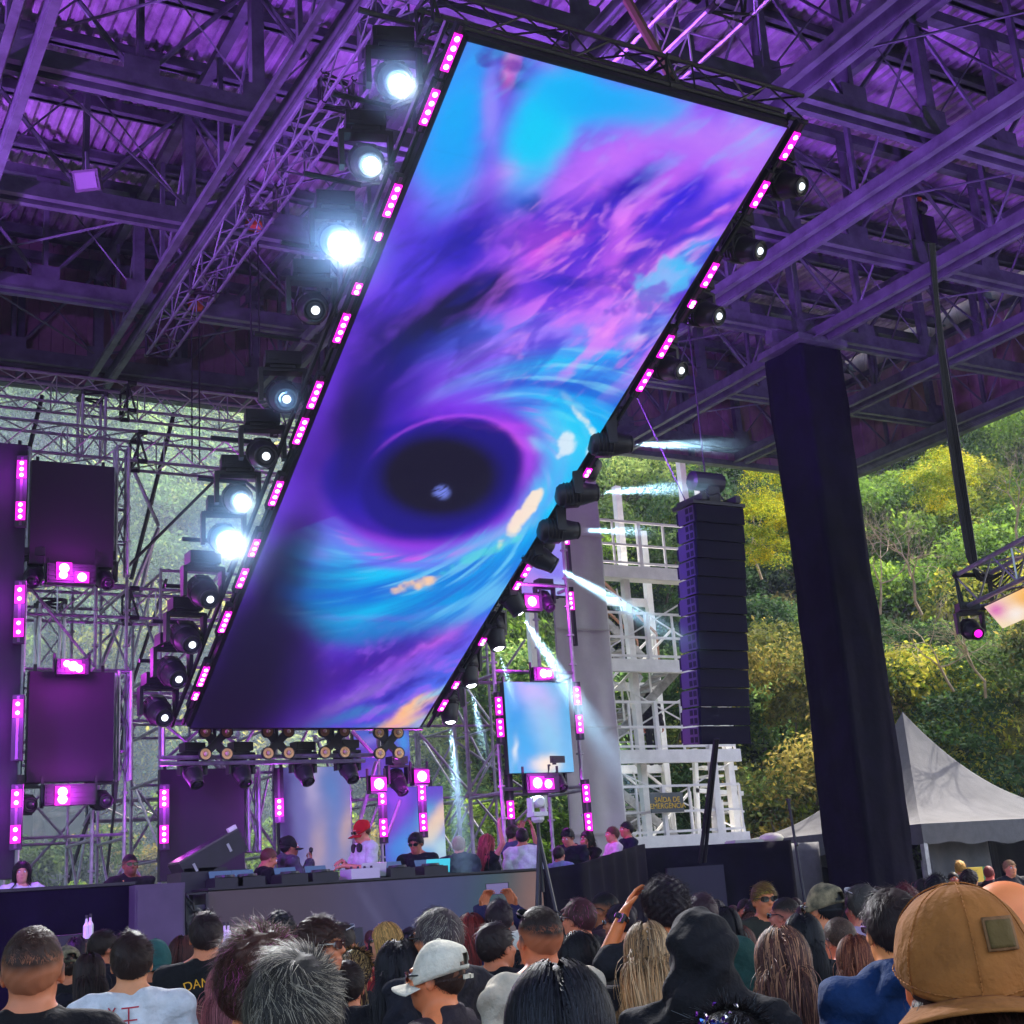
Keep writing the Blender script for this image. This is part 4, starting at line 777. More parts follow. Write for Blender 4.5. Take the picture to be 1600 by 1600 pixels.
for k in range(6): a=at(1090+k*8,1200+k*14,26.5); m.box(a-O+Vector((.2,0,0)),(.5,.5,.05))
m.build('side_stair',M['wht'],st)
for i,z in enumerate(FZ[:3]):
    m=MB()
    for k in range(7): m.box((w_*.6,2.62,z+.3+k*.2),(w_*.7,.02,.03))
    m.build('rear_slats',M['tread'],st)
def text(name,s,loc,size,m_,R=None,parent=None,ext=.004,align='CENTER'):
    c=bpy.data.curves.new(name,'FONT'); c.body=s; c.size=size; c.extrude=ext; c.align_x=align; c.align_y='CENTER'; c.space_line=.85
    o=bpy.data.objects.new(name,c); COL.objects.link(o); dg=bpy.context.evaluated_depsgraph_get(); me=bpy.data.meshes.new_from_object(o.evaluated_get(dg)); bpy.data.objects.remove(o); 
    o=bpy.data.objects.new(name,me); COL.objects.link(o); me.materials.clear(); me.materials.append(m_); o.location=loc
    if R is not None: o.rotation_euler=R.to_euler()
    if parent is not None: o.parent=parent
    return o
p=at(1042,1254,24.2); t=thing('exit_sign','dark sign with yellow lettering on the white stair tower','sign',p)
m=MB(); m.box((0,0,0),(.86,.03,.42)); m.build('board',mat('sign_dark',(.05,.06,.07),.5),t)
text('lettering','SAÍDA DE\nEMERGÊNCIA',(0,-.025,-.01),.155,M['yellow'],Matrix.Rotation(PI/2,3,'X'),t)
for dx in (0,.004,-.004): pass
# ledge, white oval float and slim stand on the black wall
p=at(1205,1311,19); m=MB(); m.lathe((0,0,0),[(.02,-.13),(.13,-.10),(.19,-.03),(.20,.02),(.17,.08),(.09,.125),(.02,.135)],18); t=thing('round_lamp','cream oval globe lamp resting on the black wall','lamp',p); o=m.build('globe',mat('cream_globe',(.62,.60,.48),.5),t,True); o.scale=(1.15,1,.8); m=MB(); m.lathe((0,0,-.15),[(.08,0),(.05,.05)],10); m.build('globe_base',M['blackm'],t)
p=at(1163,1318,19); m=MB(); m.box((0,0,0),(.62,.3,.09)); m.box((0,0,.05),(.58,.26,.02)); o=m.build('pale_box',mat('pale_green_plastic',(.45,.50,.42),.5),None); o.location=p; tag(o,'flat pale plastic box lying on top of the black wall','box')
t=thing('light_stand','thin dark stand pole leaning left of the cloth pillar','stand',at(1258,1395,16.5)); O=Vector(t.location); a=at(1232,1250,16.8)-O; m=MB(); m.tube((0,0,-.6),a,.022,6); m.tube(a*.5,a*.53,.035,8); m.tube(a*.98,a,.035,8); m.build('pole',M['blackm'],t); m=MB(); m.lathe(a,[(.05,0),(.05,.02)],10); m.build('top_plate',M['blackm'],t)
# ------------------------------------------------------------------ tents
def tent(peak,hw,eave,label,sides=True,seedz=0):
    t=thing('marquee_tent',label,'tent',(peak.x,peak.y,0)); V=[];n=90; H=peak.z
    nr_,np_=40,160
    for j in range(nr_):
        r=(j/(nr_-1))
        for i in range(np_+1):
            q=(i/np_)*4; sd_=int(q)%4; f_=(q-int(q))*2-1; u,v=((f_,-1),(1,f_),(-f_,1),(-1,-f_))[sd_]; a=math.atan2(v,u); u*=r; v*=r
            z=eave+(H-eave)*((1-r)**2.7*.93+(1-r)*.07); z-=.10*math.cos(4*a)*r*(1-r)*1.2; z+=.007*math.sin(a*42+r*4)*r*(1-r*.6)+.010*math.sin(a*9+r*13)*r*(1-r)
            V.append((u*hw,v*hw,z))
    npmesh('canopy',V,gridf(np_+1,nr_),M['tent'],t)
    m=MB(); k=40
    for (ax,ay,bx,by) in ((-1,-1,1,-1),(1,-1,1,1),(1,1,-1,1),(-1,1,-1,-1)):
        for i in range(k):
            u0,u1=i/k,(i+1)/k; f=lambda u:eave-.34-.10*math.sin(u*PI)-.03*math.sin(u*40)
            p0=Vector((ax+(bx-ax)*u0,ay+(by-ay)*u0,0))*hw;p1=Vector((ax+(bx-ax)*u1,ay+(by-ay)*u1,0))*hw
            m.add([p0+UZ*f(u0),p1+UZ*f(u1),p1+UZ*(eave+.01),p0+UZ*(eave+.01)],[(0,1,2,3)])
    o=m.build('valance',M['tent2'],t,True)
    for sx in (-1,1):
        for sy in (-1,1):
            m=MB(); m.box((sx*(hw-.06),sy*(hw-.06),eave/2),(.10,.10,eave)); m.build('tent_pole',M['galv'],t)
    return t
pk=atd(1410,1112,31); tent(pk,3.3,2.5,'grey pointed marquee tent right of the cloth pillar')
drape([(pk.x-2.6,pk.y-2.65),(pk.x-.8,pk.y-2.6)],0,2.3,'tent_curtain','dark grey curtain hanging from the left part of the marquee','curtain','tent2',.06)
drape([(pk.x-2.6,pk.y+2.6),(pk.x+9,pk.y+2.8)],0,2.45,'black_drape','black backdrop cloth behind the marquee tent','drape','cloth',.04)
drape([(pk.x-.75,pk.y-2.55),(pk.x+1,pk.y-1.2),(pk.x+6,pk.y-1.0)],0,2.45,'black_drape','black cloth side of the marquee at the right','drape','cloth',.04)
pk2=atd(1275,1275,30); tent(Vector((pk2.x,pk2.y+1.5,2.6)),1.8,2.25,'small low grey tent half hidden behind the cloth pillar')
p=at(1250,1335,22); drape([(p.x-.45,22.1),(p.x+.6,22.1)],0,2.35,'tent_curtain','wrinkled grey side curtain left of the cloth pillar','curtain','tent2',.07)
p=atd(1449,1336,27.5); t=thing('exit_arrow_sign','small green and white exit sign with running figure and arrow','sign',p)
m=MB(); m.box((0,0,0),(.30,.03,.20)); m.build('sign_board',mat('sign_green',(.02,.16,.07),.5),t)
wp=mat('sign_white',(.8,.85,.8),.5,emit=(.7,.9,.7),es=.5)
m=MB(); m.prism([(.075,-.022,.075),(.03,-.022,.02),(.06,-.022,.02),(.06,-.022,-.07),(.09,-.022,-.07),(.09,-.022,.02),(.12,-.022,.02)],(0,-.004,0)); m.build('arrow',wp,t)
m=MB(); m.bar((-.08,-.022,.03),(-.06,-.022,-.02),.035,.006,(0,1,0)); m.bar((-.06,-.022,-.02),(-.10,-.022,-.075),.018,.006,(0,1,0)); m.bar((-.06,-.024,-.02),(-.035,-.024,-.07),.018,.006,(0,1,0)); m.bar((-.08,-.024,.02),(-.035,-.024,.0),.014,.006,(0,1,0)); m.lathe((-.07,-.022,.06),[(.02,0),(.02,.005)],10,Matrix.Rotation(PI/2,3,'X')); m.build('running_figure',wp,t)
m=MB()
for s in (-.14,.3):
    m.bar((s,.04,-.1),(s,.04,-1.3),.03)
m.bar((-.14,.04,-.18),(.3,.04,-.18),.03); m.bar((-.14,.04,-.5),(.3,.04,-.5),.03); m.box((.08,.05,-.32),(.36,.02,.2)); m.build('sign_stand',mat('stand_grey',(.35,.35,.36),.5),t)
p=atd(1520,1362,26); t=thing('yellow_crate','yellow and green box far back under the marquee','box',p); m=MB(); m.box((-.1,0,-.1),(.42,.3,.36)); m.build('yellow_side',M['yellow'],t); m=MB(); m.box((.2,0,-.1),(.17,.28,.36)); m.build('green_side',mat('green_paint',(.03,.2,.06),.5),t)
# ------------------------------------------------------------------ truss hung at the right edge, its cables and lamp
a=atd(1522,925,14);b=atd(1680,845,12.2); tr=truss(a,b,'short silver truss hung at the right edge carrying a glowing panel',.36,'alu',step=.35)
p=atd(1590,948,13.2); d=(b-a).normalized(); t=thing('led_strip_panel','glowing yellow white LED panel slung under the right edge truss','screen',p)
R=Matrix((d,Vector((0,0,1)).cross(d).normalized(),d.cross(Vector((0,0,1)).cross(d).normalized()))).transposed()@Matrix.Rotation(rad(-55),3,'X')
m=MB(); m.box(R@Vector((0,0,.03)),(.98,.28,.05),R); m.build('panel_body',M['black'],t)
def wf(V,u,v): return paint(np.stack([u[:,0]*100,v[:,0]*40],1),'ffe8c0',[(80,20,30,30,0,'ffb020'),(15,10,20,14,0,'e060c0'),(40,30,20,10,0,'fff4f0')],5,3)
hx=Vector((.48,0,0));hy=Vector((0,.14,0))
hz=Vector((0,0,.061))
ledgrid('display',R@(-hx-hy+hz),R@(hx-hy+hz),R@(-hx+hy+hz),R@(hx+hy+hz),20,8,wf,t)
ledgrid('display',R@(-hx-hy),R@(hx-hy),R@(-hx+hy),R@(hx+hy),20,8,wf,t)
p=atd(1528,990,13.6); moving_head(p,(-.3,-.6,-.3),'small lamp glowing magenta below the left end of the right edge truss',None,'pink',sc=.6,name='magenta_lamp')
t=thing('cable_bundle','heavy bundle of black cables looping from roof hoist to right truss','cables',atd(1460,440,14)); O=Vector(t.location)
for k in range(6):
    o_=k*3; pts=[atd(*q,14)-O for q in ((1452+o_*.5,380),(1460+o_*.4,470),(1468+o_*.6,560),(1482+o_,680),(1500+o_*1.0,800),(1512+o_*1.2,870+k*6),(1528+o_*2.2,905+k*3),(1560+k*10,900-k*6))]
    m=MB(); m.path(pts,.018 if k<2 else .01,6); m.build('cable',M['black'],t)
# ------------------------------------------------------------------ performers' equipment on the booth
def deck(x,y,w,d,h,label,mt='black',name='media_player'):
    t=thing(name,label,'player',(x,y,zb+.021)); m=MB(); m.box((0,0,h/2),(w,d,h)); m.box((0,.1*d,h+.006),(w*.9,d*.7,.012)); m.build('player_body',M[mt],t)
    m=MB(); m.lathe((0,-.03,h+.012),[(w*.36,0),(w*.34,.025),(w*.1,.028)],20); m.build('jog_wheel',M['blackm'],t)
    m=MB(); m.box((0,d*.36,h+.05),(w*.8,.02,.08),Matrix.Rotation(rad(-30),3,'X')); m.build('player_screen',emis('player_screen',(.1,.2,.5),.5),t); return t
for i,px in enumerate((350,385,452,500,620,672)): deck(at(px,1375,15.4).x,15.4,.32,.38,.10,['black media player at the far left end of the booth','black media player second from the left of the booth','black media player before the hooded performer','black media player left of the performer in red cap','black media player right of the performer in red cap','black media player before the man in black tee'][i])
t=thing('mixer','white fronted mixer with knobs before the performer in red cap','mixer',(at(562,1362,15.35).x,15.35,zb+.021)); m=MB(); m.box((0,0,.06),(.36,.36,.12)); m.build('mixer_body',mat('grey_white',(.55,.55,.58),.4),t)
for i in range(4):
    m=MB(); m.lathe((-.13+i*.085,-.06,.12),[(.018,0),(.014,.03)],10); m.build('knob',M['black'],t)
t=thing('wedge_speaker','tilted black wedge speaker case with violet lit top at the booth end','speaker',at(325,1362,15.9)); 
m=MB(); R=Matrix.Rotation(rad(-27),3,'Y'); m.box((0,0,.16),(.78,.5,.26),R); m.build('wedge_body',M['black'],t); m=MB(); m.box(R@Vector((0,0,.14))+Vector((0,0,.16)),(.76,.48,.02),R); m.build('top_panel',mat('glossy_black',(.06,.05,.07),.15),t)
m=MB(); m.box(R@Vector((.34,-.2,.17))+Vector((0,0,.16)),(.1,.08,.05),R); m.build('latch',M['wht'],t); m=MB()
for s in (-.25,.2): m.box(R@Vector((s,-.255,0))+Vector((0,0,.16)),(.03,.01,.10),R)
m.build('side_handle',M['galv'],t); m=MB(); m.box((0,0,-.15),(.8,.6,.3)); m.box((-.1,0,.02),(.5,.5,.04)); m.build('stand_base',M['black'],t)
for i,(px,py,l) in enumerate(((575,1345,'laptop with white lid beside the performer in red cap'),(675,1345,'turquoise lit tablet at the right of the booth'))):
    q=at(px,py+8,15.5); t=thing('laptop',l,'laptop',(q.x,15.45,zb+.021)); m=MB(); m.box((0,0,.012),(.32,.22,.02)); m.build('keyboard_base',M['black'],t); m=MB(); m.box((0,-.12,.10),(.32,.012,.17),Matrix.Rotation(rad(12),3,'X')); m.build('lid',mat('lid_white',(.6,.6,.62),.4) if i==0 else emis('tablet_glow',(.05,.6,.8),1),t)
# camera on tripod right of the booth
p=at(840,1275,14.6); t=thing('tripod_camera','white robotic camera on a tall black tripod before the stage','camera',(p.x,p.y,0)); H=p.z
m=MB()
for a in (200,320,80): 
    e=Vector((math.cos(rad(a))*.38,math.sin(rad(a))*.38,0)); tp=Vector((0,0,H-.25)); m.tube(e,e.lerp(tp,.55),.016,6); m.tube(e.lerp(tp,.45),tp,.024,6)
m.tube((0,0,H-.9),(0,0,H-.05),.022,8); m.build('tripod',M['blackm'],t)
m=MB(); m.lathe((0,0,H-.08),[(.05,0),(.08,.03),(.08,.07)],14); m.box((0,0,H+.02),(.20,.18,.05)); m.build('tripod_plate',M['wht'],t)
m=MB(); m.box((-.09,0,H+.12),(.03,.12,.2)); m.box((.09,0,H+.12),(.03,.12,.2)); m.lathe((0,0,H+.17),[(.05,-.1),(.072,-.08),(.072,.08),(.05,.1)],16,Matrix.Rotation(PI/2,3,'X')); m.build('camera_body',M['wht'],t,False)
m=MB(); m.lathe((0,.10,H+.17),[(.04,0),(.045,.03)],14,Matrix.Rotation(-PI/2,3,'X')); m.build('camera_lens',M['black'],t)
for (x,l) in ((205,'two small white bottles standing at the front of the left wall'),(355,'')):
    pass
for i,(x,y,Y,l) in enumerate(((135,1452,12.6,'left one of two small white pyro canisters before the left wall'),(141,1450,12.6,'right one of two small white pyro canisters before the left wall'),(351,1462,12.6,'left one of two small canisters before the booth'),(357,1462,12.6,'right one of two small canisters before the booth'))):
    t=thing('canister',l,'canister',at(x,y,Y)); m=MB(); m.lathe((0,0,0),[(.028,-.08),(.028,.03),(.012,.06),(.01,.09)],10); m.build('bottle_body',M['wht'],t); m=MB(); m.lathe((0,0,.09),[(.014,0),(.012,.03)],8); m.build('nozzle',M['black'],t)
for (x0,y0,x1,Y,l) in ((95,1462,150,12.8,'low black monitor wedge before the left wall'),(535,1452,582,12.8,'black monitor box at the foot of the booth')):
    a=at(x0,y0,Y);b=at(x1,y0,Y); t=thing('monitor_wedge',l,'speaker',((a.x+b.x)/2,Y+.3,0)); m=MB(); w=b.x-a.x; m.prism([(-w/2,-.3,.2),(-w/2,.3,.2),(-w/2,.3,a.z),(-w/2,-.05,a.z)],(w,0,0)); m.build('cabinet',M['black'],t); m=MB(); m.box((0,-.16,.45),(w*.9,.02,.4)); m.build('grille',M['blackm'],t); m=MB(); m.box((0,0,.1),(w,.5,.2)); m.build('base',M['black'],t)
# ------------------------------------------------------------------ trees and bushes
def tree_mesh(seed,H,R,blobs,leaves,ls,pal,trunk=True,droop=0):
    g=np.random.default_rng(seed); B=[]
    for i in range(blobs):
        a=g.uniform(0,2*PI); q=g.uniform(.15,1)**.6; z=g.uniform(.28,1.0); rr=R*q*math.sqrt(max(.08,1-((z-.5)/.62)**2))
        B.append((rr*math.cos(a),rr*math.sin(a),H*z*.95,g.uniform(.24,.46)*R))
    B=np.array(B); n=leaves; bi=g.integers(0,len(B),n); d=g.normal(size=(n,3)); d/=np.linalg.norm(d,axis=1)[:,None]; d[:,2]=np.where(d[:,2]<-.3,-d[:,2],d[:,2])
    rad_=B[bi,3]*(1-.35*g.random(n)**2)*(.86+.3*g.random(n)); P=B[bi,:3]+d*rad_[:,None]*np.array([1,1,.72])
    P+= (g.random((n,3))-.5)*.2; P[:,2]-=droop*np.hypot(P[:,0],P[:,1])**1.5*.1
    nd=d*.6+g.normal(size=(n,3))*.55+np.array([0,0,.35]); nd/=np.linalg.norm(nd,axis=1)[:,None]
    t=np.cross(nd,g.normal(size=(n,3))); t/=np.linalg.norm(t,axis=1)[:,None]; b=np.cross(nd,t); s=ls*(.6+.8*g.random(n))[:,None]
    V=np.stack([P-t*s,P-b*s*.45,P+t*s,P+b*s*.45+nd*s*.15],1).reshape(-1,3); Fc=np.arange(4*n).reshape(-1,4)
    pal=np.array([lin(c) for c in pal]); bc=g.integers(0,len(pal),len(B)); c=pal[np.where(g.random(n)<.7,bc[bi],g.integers(0,len(pal),n))]*(.85+.9*g.random(n))[:,None]
    cols=np.repeat(c,4,axis=0)
    mb=MB()
    if trunk:
        mb.tube((0,0,-1.5),(0,0,H*.45),.16+R*.02,7,r2=.10); 
        for i in range(min(12,blobs)):
            e=Vector(B[i][:3]); s_=Vector((0,0,H*g.uniform(.2,.45))); mid=s_.lerp(e,.5)+Vector((0,0,-.1*R)); mb.tube(s_,mid,.075,5,r2=.05); mb.tube(mid,e,.05,5,r2=.02)
    return V,Fc,cols,mb
PAL={'dark':['28401c','38502a','2c4426','465a2a'],'green':['567428','68842e','445c24','7c9434'],'yellow':['86922c','94982e','6a7e28','a09a34','566a26'],'olive':['6c6c2e','84783a','565a2a','46502a'],'gold':['8c8e22','a89a20','748228','5c7026'],'mist':['5c7c44','7a9450','506c44','94a45a'],'dry':['7a4a34','8a5a44','5f4a30','6a5a3a']}  # the mist palette has the haze put into its leaf colours
leafm=attrmat('leaf',.75,trans=.45,spec=.08); bark=mat('bark',(.12,.09,.06),.9,noise=.4,nscale=6)
TR={}
def tree(kind,var,loc,sc,rz,name,label,group,H=7,R=3.4,blobs=26,leaves=38000,ls=.075,trunk=True):
    key=(kind,var,name)
    if key not in TR:
        V,Fc,cols,mb=tree_mesh(hash((kind,var)) % 1000 if False else sum(map(ord,kind))*7+var*31,H,R,blobs,leaves,ls,PAL[kind],trunk)
        t=thing(name,label,'tree' if 'tree' in name else 'bush',loc,rz,group); c=npmesh('crown' if 'tree' in name else 'foliage',V,Fc,leafm,t,smooth=False,cols=cols); k=mb.build('trunk',bark,t,True) if trunk else None
        TR[key]=(c.data,k.data if k else None)
    else:
        t=thing(name,label,'tree' if 'tree' in name else 'bush',loc,rz,group); c=bpy.data.objects.new('crown' if 'tree' in name else 'foliage',TR[key][0]); COL.objects.link(c); c.parent=t
        if TR[key][1]: k=bpy.data.objects.new('trunk',TR[key][1]); COL.objects.link(k); k.parent=t
    t.scale=(sc,sc,sc*R_.uniform(.9,1.2)); return t
CW={'dark':'dark green','green':'mid green','yellow':'bright yellow-green','olive':'dull olive','mist':'pale hazed green','gold':'yellow flowered','dry':'dry brown'}
LM=[(150,'beyond far left panels'),(300,'beyond left scaffold'),(450,'left of the screen corner'),(700,'behind the booth'),(900,'behind right scaffold'),(1060,'behind white stairs'),(1230,'beside the line array'),(1380,'beside the cloth pillar'),(1500,'above the marquee'),(2000,'near right photo edge')]
rngs=[38,43,48,54,60,67,75,84,94,105]; nc=17; tg=random.Random(11)
for ri,rr in enumerate(rngs):
    for ci in range(nc):
        b=7+(ci+.5*(ri%2))*(50/(nc-1))+tg.uniform(-1,1); r=rr+tg.uniform(-2,2); x,y=r*math.sin(rad(b)),r*math.cos(rad(b))
        z=float(hillz(np.array(x),np.array(y)))
        if y<31 and x<24: continue
        px,py,_=proj((x,y,z+4))
        if px<-80 or px>1700 or py<250: continue
        if px<620: kind=tg.choice(['mist','yellow','mist','green','mist'])
        elif px<1200: kind=tg.choice(['green','dark','green','dark','mist'])
        elif px<1420: kind=tg.choice(['dark','green','olive','green'])
        else: kind=tg.choice(['yellow','green','green','olive','green','dark'])
        if 1190<px<1420 and py<1000: kind=tg.choice(['green','yellow','green'])
        sc=.75+r*.0085+tg.uniform(-.12,.15); land=[l for q,l in LM if px<q][0]
        tree(kind,tg.randrange(2),(x,y,z-.5),sc,tg.uniform(0,6.28),'hillside_tree','%s tree, %s row up the slope, %s column, %s'%(CW[kind],ORD[ri],(ORD+['fifteenth','sixteenth','seventeenth'])[ci],land),'trees covering the hillside')
bg_=random.Random(4)
k=0
for i,(px,Y,h,kind) in enumerate([(20,26,2.6,'green'),(95,27,3.0,'dark'),(165,26,2.4,'dark'),(235,28,3.4,'olive'),(300,26.5,2.8,'olive'),(370,28,3.6,'green'),(430,27,3.2,'green'),(505,27,3.0,'olive'),(690,27,3.2,'mist'),(745,26,2.9,'green'),(810,27.5,3.6,'green'),(860,26,2.8,'green'),(1150,33,3.2,'dry'),(1180,36,4.6,'green'),(1215,34,3.0,'dark'),(1150,38,5,'dark'),(1235,38,6,'olive'),(1370,37,5.0,'dark'),(1440,39,5.5,'green'),(1520,38,5.0,'yellow'),(1590,37,5.0,'green'),(1640,36,5,'yellow')]):
    b=at(px,1330,Y); tree(kind,0,(b.x,Y,-.1 if Y<33 else max(0,float(hillz(np.array(b.x),np.array(Y))))),h/4,bg_.uniform(0,6),'leafy_bush','%s leafy bush, %s from the left in the row behind the stage'%(CW[kind],(ORD+['fifteenth','sixteenth','seventeenth','eighteenth','nineteenth','twentieth','twenty-first','twenty-second'])[i]),'bushes behind the stage',H=4,R=2.1,blobs=20,leaves=19000,ls=.08)
# bare pale branches tangled on the right slope
def bare(px,py,D,seed,label,s=1.0):
    p=atd(px,py,D); t=thing('bare_tree',label,'tree',p); g=random.Random(seed); m=MB()
    def grow(a,d,l,r,n):
        b=a+d*l; mid=a.lerp(b,.5)+Vector((g.uniform(-1,1),g.uniform(-1,1),g.uniform(-1,1)))*l*.12; r*=.8; m.tube(a,mid,r,5,r2=r*.9,cap=False); m.tube(mid,b,r*.9,5,r2=r*.8,cap=False)
        if n>0:
            for _ in range(3 if n>2 else 2): grow(b,(d+Vector((g.uniform(-1,1),g.uniform(-.6,.6),g.uniform(-.9,.7)))*.8).normalized(),l*g.uniform(.6,.9),r*.65,n-1)
    grow(Vector((0,0,0)),Vector((g.uniform(-.8,.8),-.2,.6)).normalized(),1.0*s,.06*s,6)
    m.build('bare_branches',mat('pale_bark',(.34,.26,.16),.8,noise=.3),t); return t
bare(1490,1080,33,1,'tangle of bare pale branches over the marquee tent',.8); bare(1440,960,34,7,'loose tangle of thin tan branches left of the hung truss',.9); bare(1540,1090,32,8,'tan branches low on the slope at the right edge',.8); bare(1375,960,35,9,'thin tan branches beside the right side of the pillar',.8); bare(1590,850,35,11,'tan twigs high near the right edge of the photo',.8); bare(1190,905,36,3,'bare curling branches right of the line array',.8)
for (px,py,D,i,l) in ((1205,830,33,0,'yellow flowered branch clump hanging right of the line array'),(1200,770,35,1,'yellow flowered spray just left of the cloth pillar'),(1480,760,40,0,'golden flowering tree high on the right slope')):
    p=atd(px,py,D); tree('gold',i,p-Vector((0,0,1.2)),.45 if i==0 else .4,i*2,'flowering_tree',l,None,H=4.4,R=2.3,blobs=24,leaves=9000,ls=.07,trunk=False)
# ------------------------------------------------------------------ air: pale even haze round the whole scene
def airbox(name,label,lo,hi,dens,col,an=.3,emit=None):
    m=MB(); m.box([(a+b)/2 for a,b in zip(lo,hi)],[b-a for a,b in zip(lo,hi)]); mt=bpy.data.materials.new(name+'_air'); mt.use_nodes=True; n=mt.node_tree; n.nodes.clear(); o=n.nodes.new('ShaderNodeOutputMaterial'); v=n.nodes.new('ShaderNodeVolumePrincipled')
    v.inputs['Density'].default_value=dens; v.inputs['Color'].default_value=(*col,1); v.inputs['Anisotropy'].default_value=an; n.links.new(v.outputs[0],o.inputs['Volume'])
    ob=m.build(name,mt); tag(ob,label,None,None,'stuff'); return ob
airbox('haze','thin blue stage haze filling the air',(-155,-125,-1.2),(265,145,96),.0006,(.66,.78,1.0))
airbox('stage_smoke','pale blue smoke drifting behind the screens and scaffolds',(-6,20.8,1.05),(11.8,31.5,13),.021,(.60,.76,1.0))

for (p,d,L_,i) in BEAMS:
    m=MB(); m.tube((0,0,.065),(0,0,L_),.03,14,r2=.15*L_+.03)  # added smoke cone, its fading streaked density draws the light beam
    mt=bpy.data.materials.new('beam_shape_smoke'); mt.use_nodes=True; T=mt.node_tree; T.nodes.clear(); N=T.nodes.new; o=N('ShaderNodeOutputMaterial'); v=N('ShaderNodeVolumePrincipled'); v.inputs['Color'].default_value=(.75,.88,1,1); v.inputs['Anisotropy'].default_value=0
    def mth(op,a,b=None,c=None):
        n=N('ShaderNodeMath'); n.operation=op
        for k,x in enumerate((a,b,c)):
            if x is None: continue
            if isinstance(x,(int,float)): n.inputs[k].default_value=x
            else: T.links.new(x,n.inputs[k])
        return n.outputs[0]
    tc=N('ShaderNodeTexCoord'); sp=N('ShaderNodeSeparateXYZ'); T.links.new(tc.outputs['Object'],sp.inputs[0]); x,y,z=sp.outputs
    zz=mth('ADD',z,.10); u=mth('DIVIDE',x,zz); w_=mth('DIVIDE',y,zz); r2=mth('ADD',mth('MULTIPLY',u,u),mth('MULTIPLY',w_,w_)); rad_=mth('EXPONENT',mth('MULTIPLY',r2,-300)); 
    cb=N('ShaderNodeCombineXYZ'); T.links.new(u,cb.inputs[0]); T.links.new(w_,cb.inputs[1]); cb.inputs[2].default_value=i*3.1; nz=N('ShaderNodeTexNoise'); nz.inputs['Scale'].default_value=34; nz.inputs['Detail'].default_value=1; T.links.new(cb.outputs[0],nz.inputs['Vector'])
    st_=mth('MULTIPLY',mth('MAXIMUM',mth('SUBTRACT',nz.outputs[0],.22),.02),2.0); fz=mth('POWER',mth('MAXIMUM',mth('SUBTRACT',1,mth('DIVIDE',z,L_)),0),1.8)
    T.links.new(mth('MULTIPLY',mth('MULTIPLY',rad_,st_),mth('MULTIPLY',fz,1.5 if i>8 else 2.8)),v.inputs['Density']); T.links.new(v.outputs[0],o.inputs['Volume'])
    o=m.build('beam_shape_smoke',mt); o.location=p; o.rotation_euler=d.to_track_quat('Z','Y').to_euler(); tag(o,'added smoke cone shaping the pale blue beam of the %s head from the top on the right screen edge'%ORD[i],None,None,'stuff')

def glow(p,c,R_g,dens,label,e):  # added smoke ball and point lamp imitate the halo round a lens
    m=MB(); m.lathe((0,0,0),[(R_g*math.sin(PI*k/10)+.001,-R_g*math.cos(PI*k/10)) for k in range(11)],18)
    mt=bpy.data.materials.new('halo_shape_smoke'); mt.use_nodes=True; T=mt.node_tree; T.nodes.clear(); N=T.nodes.new; o=N('ShaderNodeOutputMaterial'); v=N('ShaderNodeVolumePrincipled'); v.inputs['Color'].default_value=(.7,.85,1,1)
    tc=N('ShaderNodeTexCoord'); ln=N('ShaderNodeVectorMath'); ln.operation='LENGTH'; T.links.new(tc.outputs['Object'],ln.inputs[0]); mr=N('ShaderNodeMapRange'); mr.interpolation_type='SMOOTHSTEP'; mr.inputs[1].default_value=0; mr.inputs[2].default_value=R_g; mr.inputs[3].default_value=dens; mr.inputs[4].default_value=0; T.links.new(ln.outputs['Value'],mr.inputs[0]); T.links.new(mr.outputs[0],v.inputs['Density']); T.links.new(v.outputs[0],o.inputs['Volume'])
    o=m.build('halo_shape_smoke',mt); o.location=p; tag(o,label,None,None,'stuff'); lamp('POINT',Vector(p),e,(.30,.62,1),size=.03)
for (x,y,i,rg,e) in ((622,130,0,.42,3),(578,258,1,.3,1.2),(530,380,2,.7,8),(376,783,6,.35,1.8),(354,845,7,.75,7),(447,624,4,.3,.7)):
    t=tof(ptL,y); p=at(x,y,ptL(t).y); c=(Vector(CC)-p).normalized(); glow(p+c*.12,c,rg,.55,'added smoke ball imitating the blue halo of the %s lamp from the top on the left screen edge'%ORD[i],e)
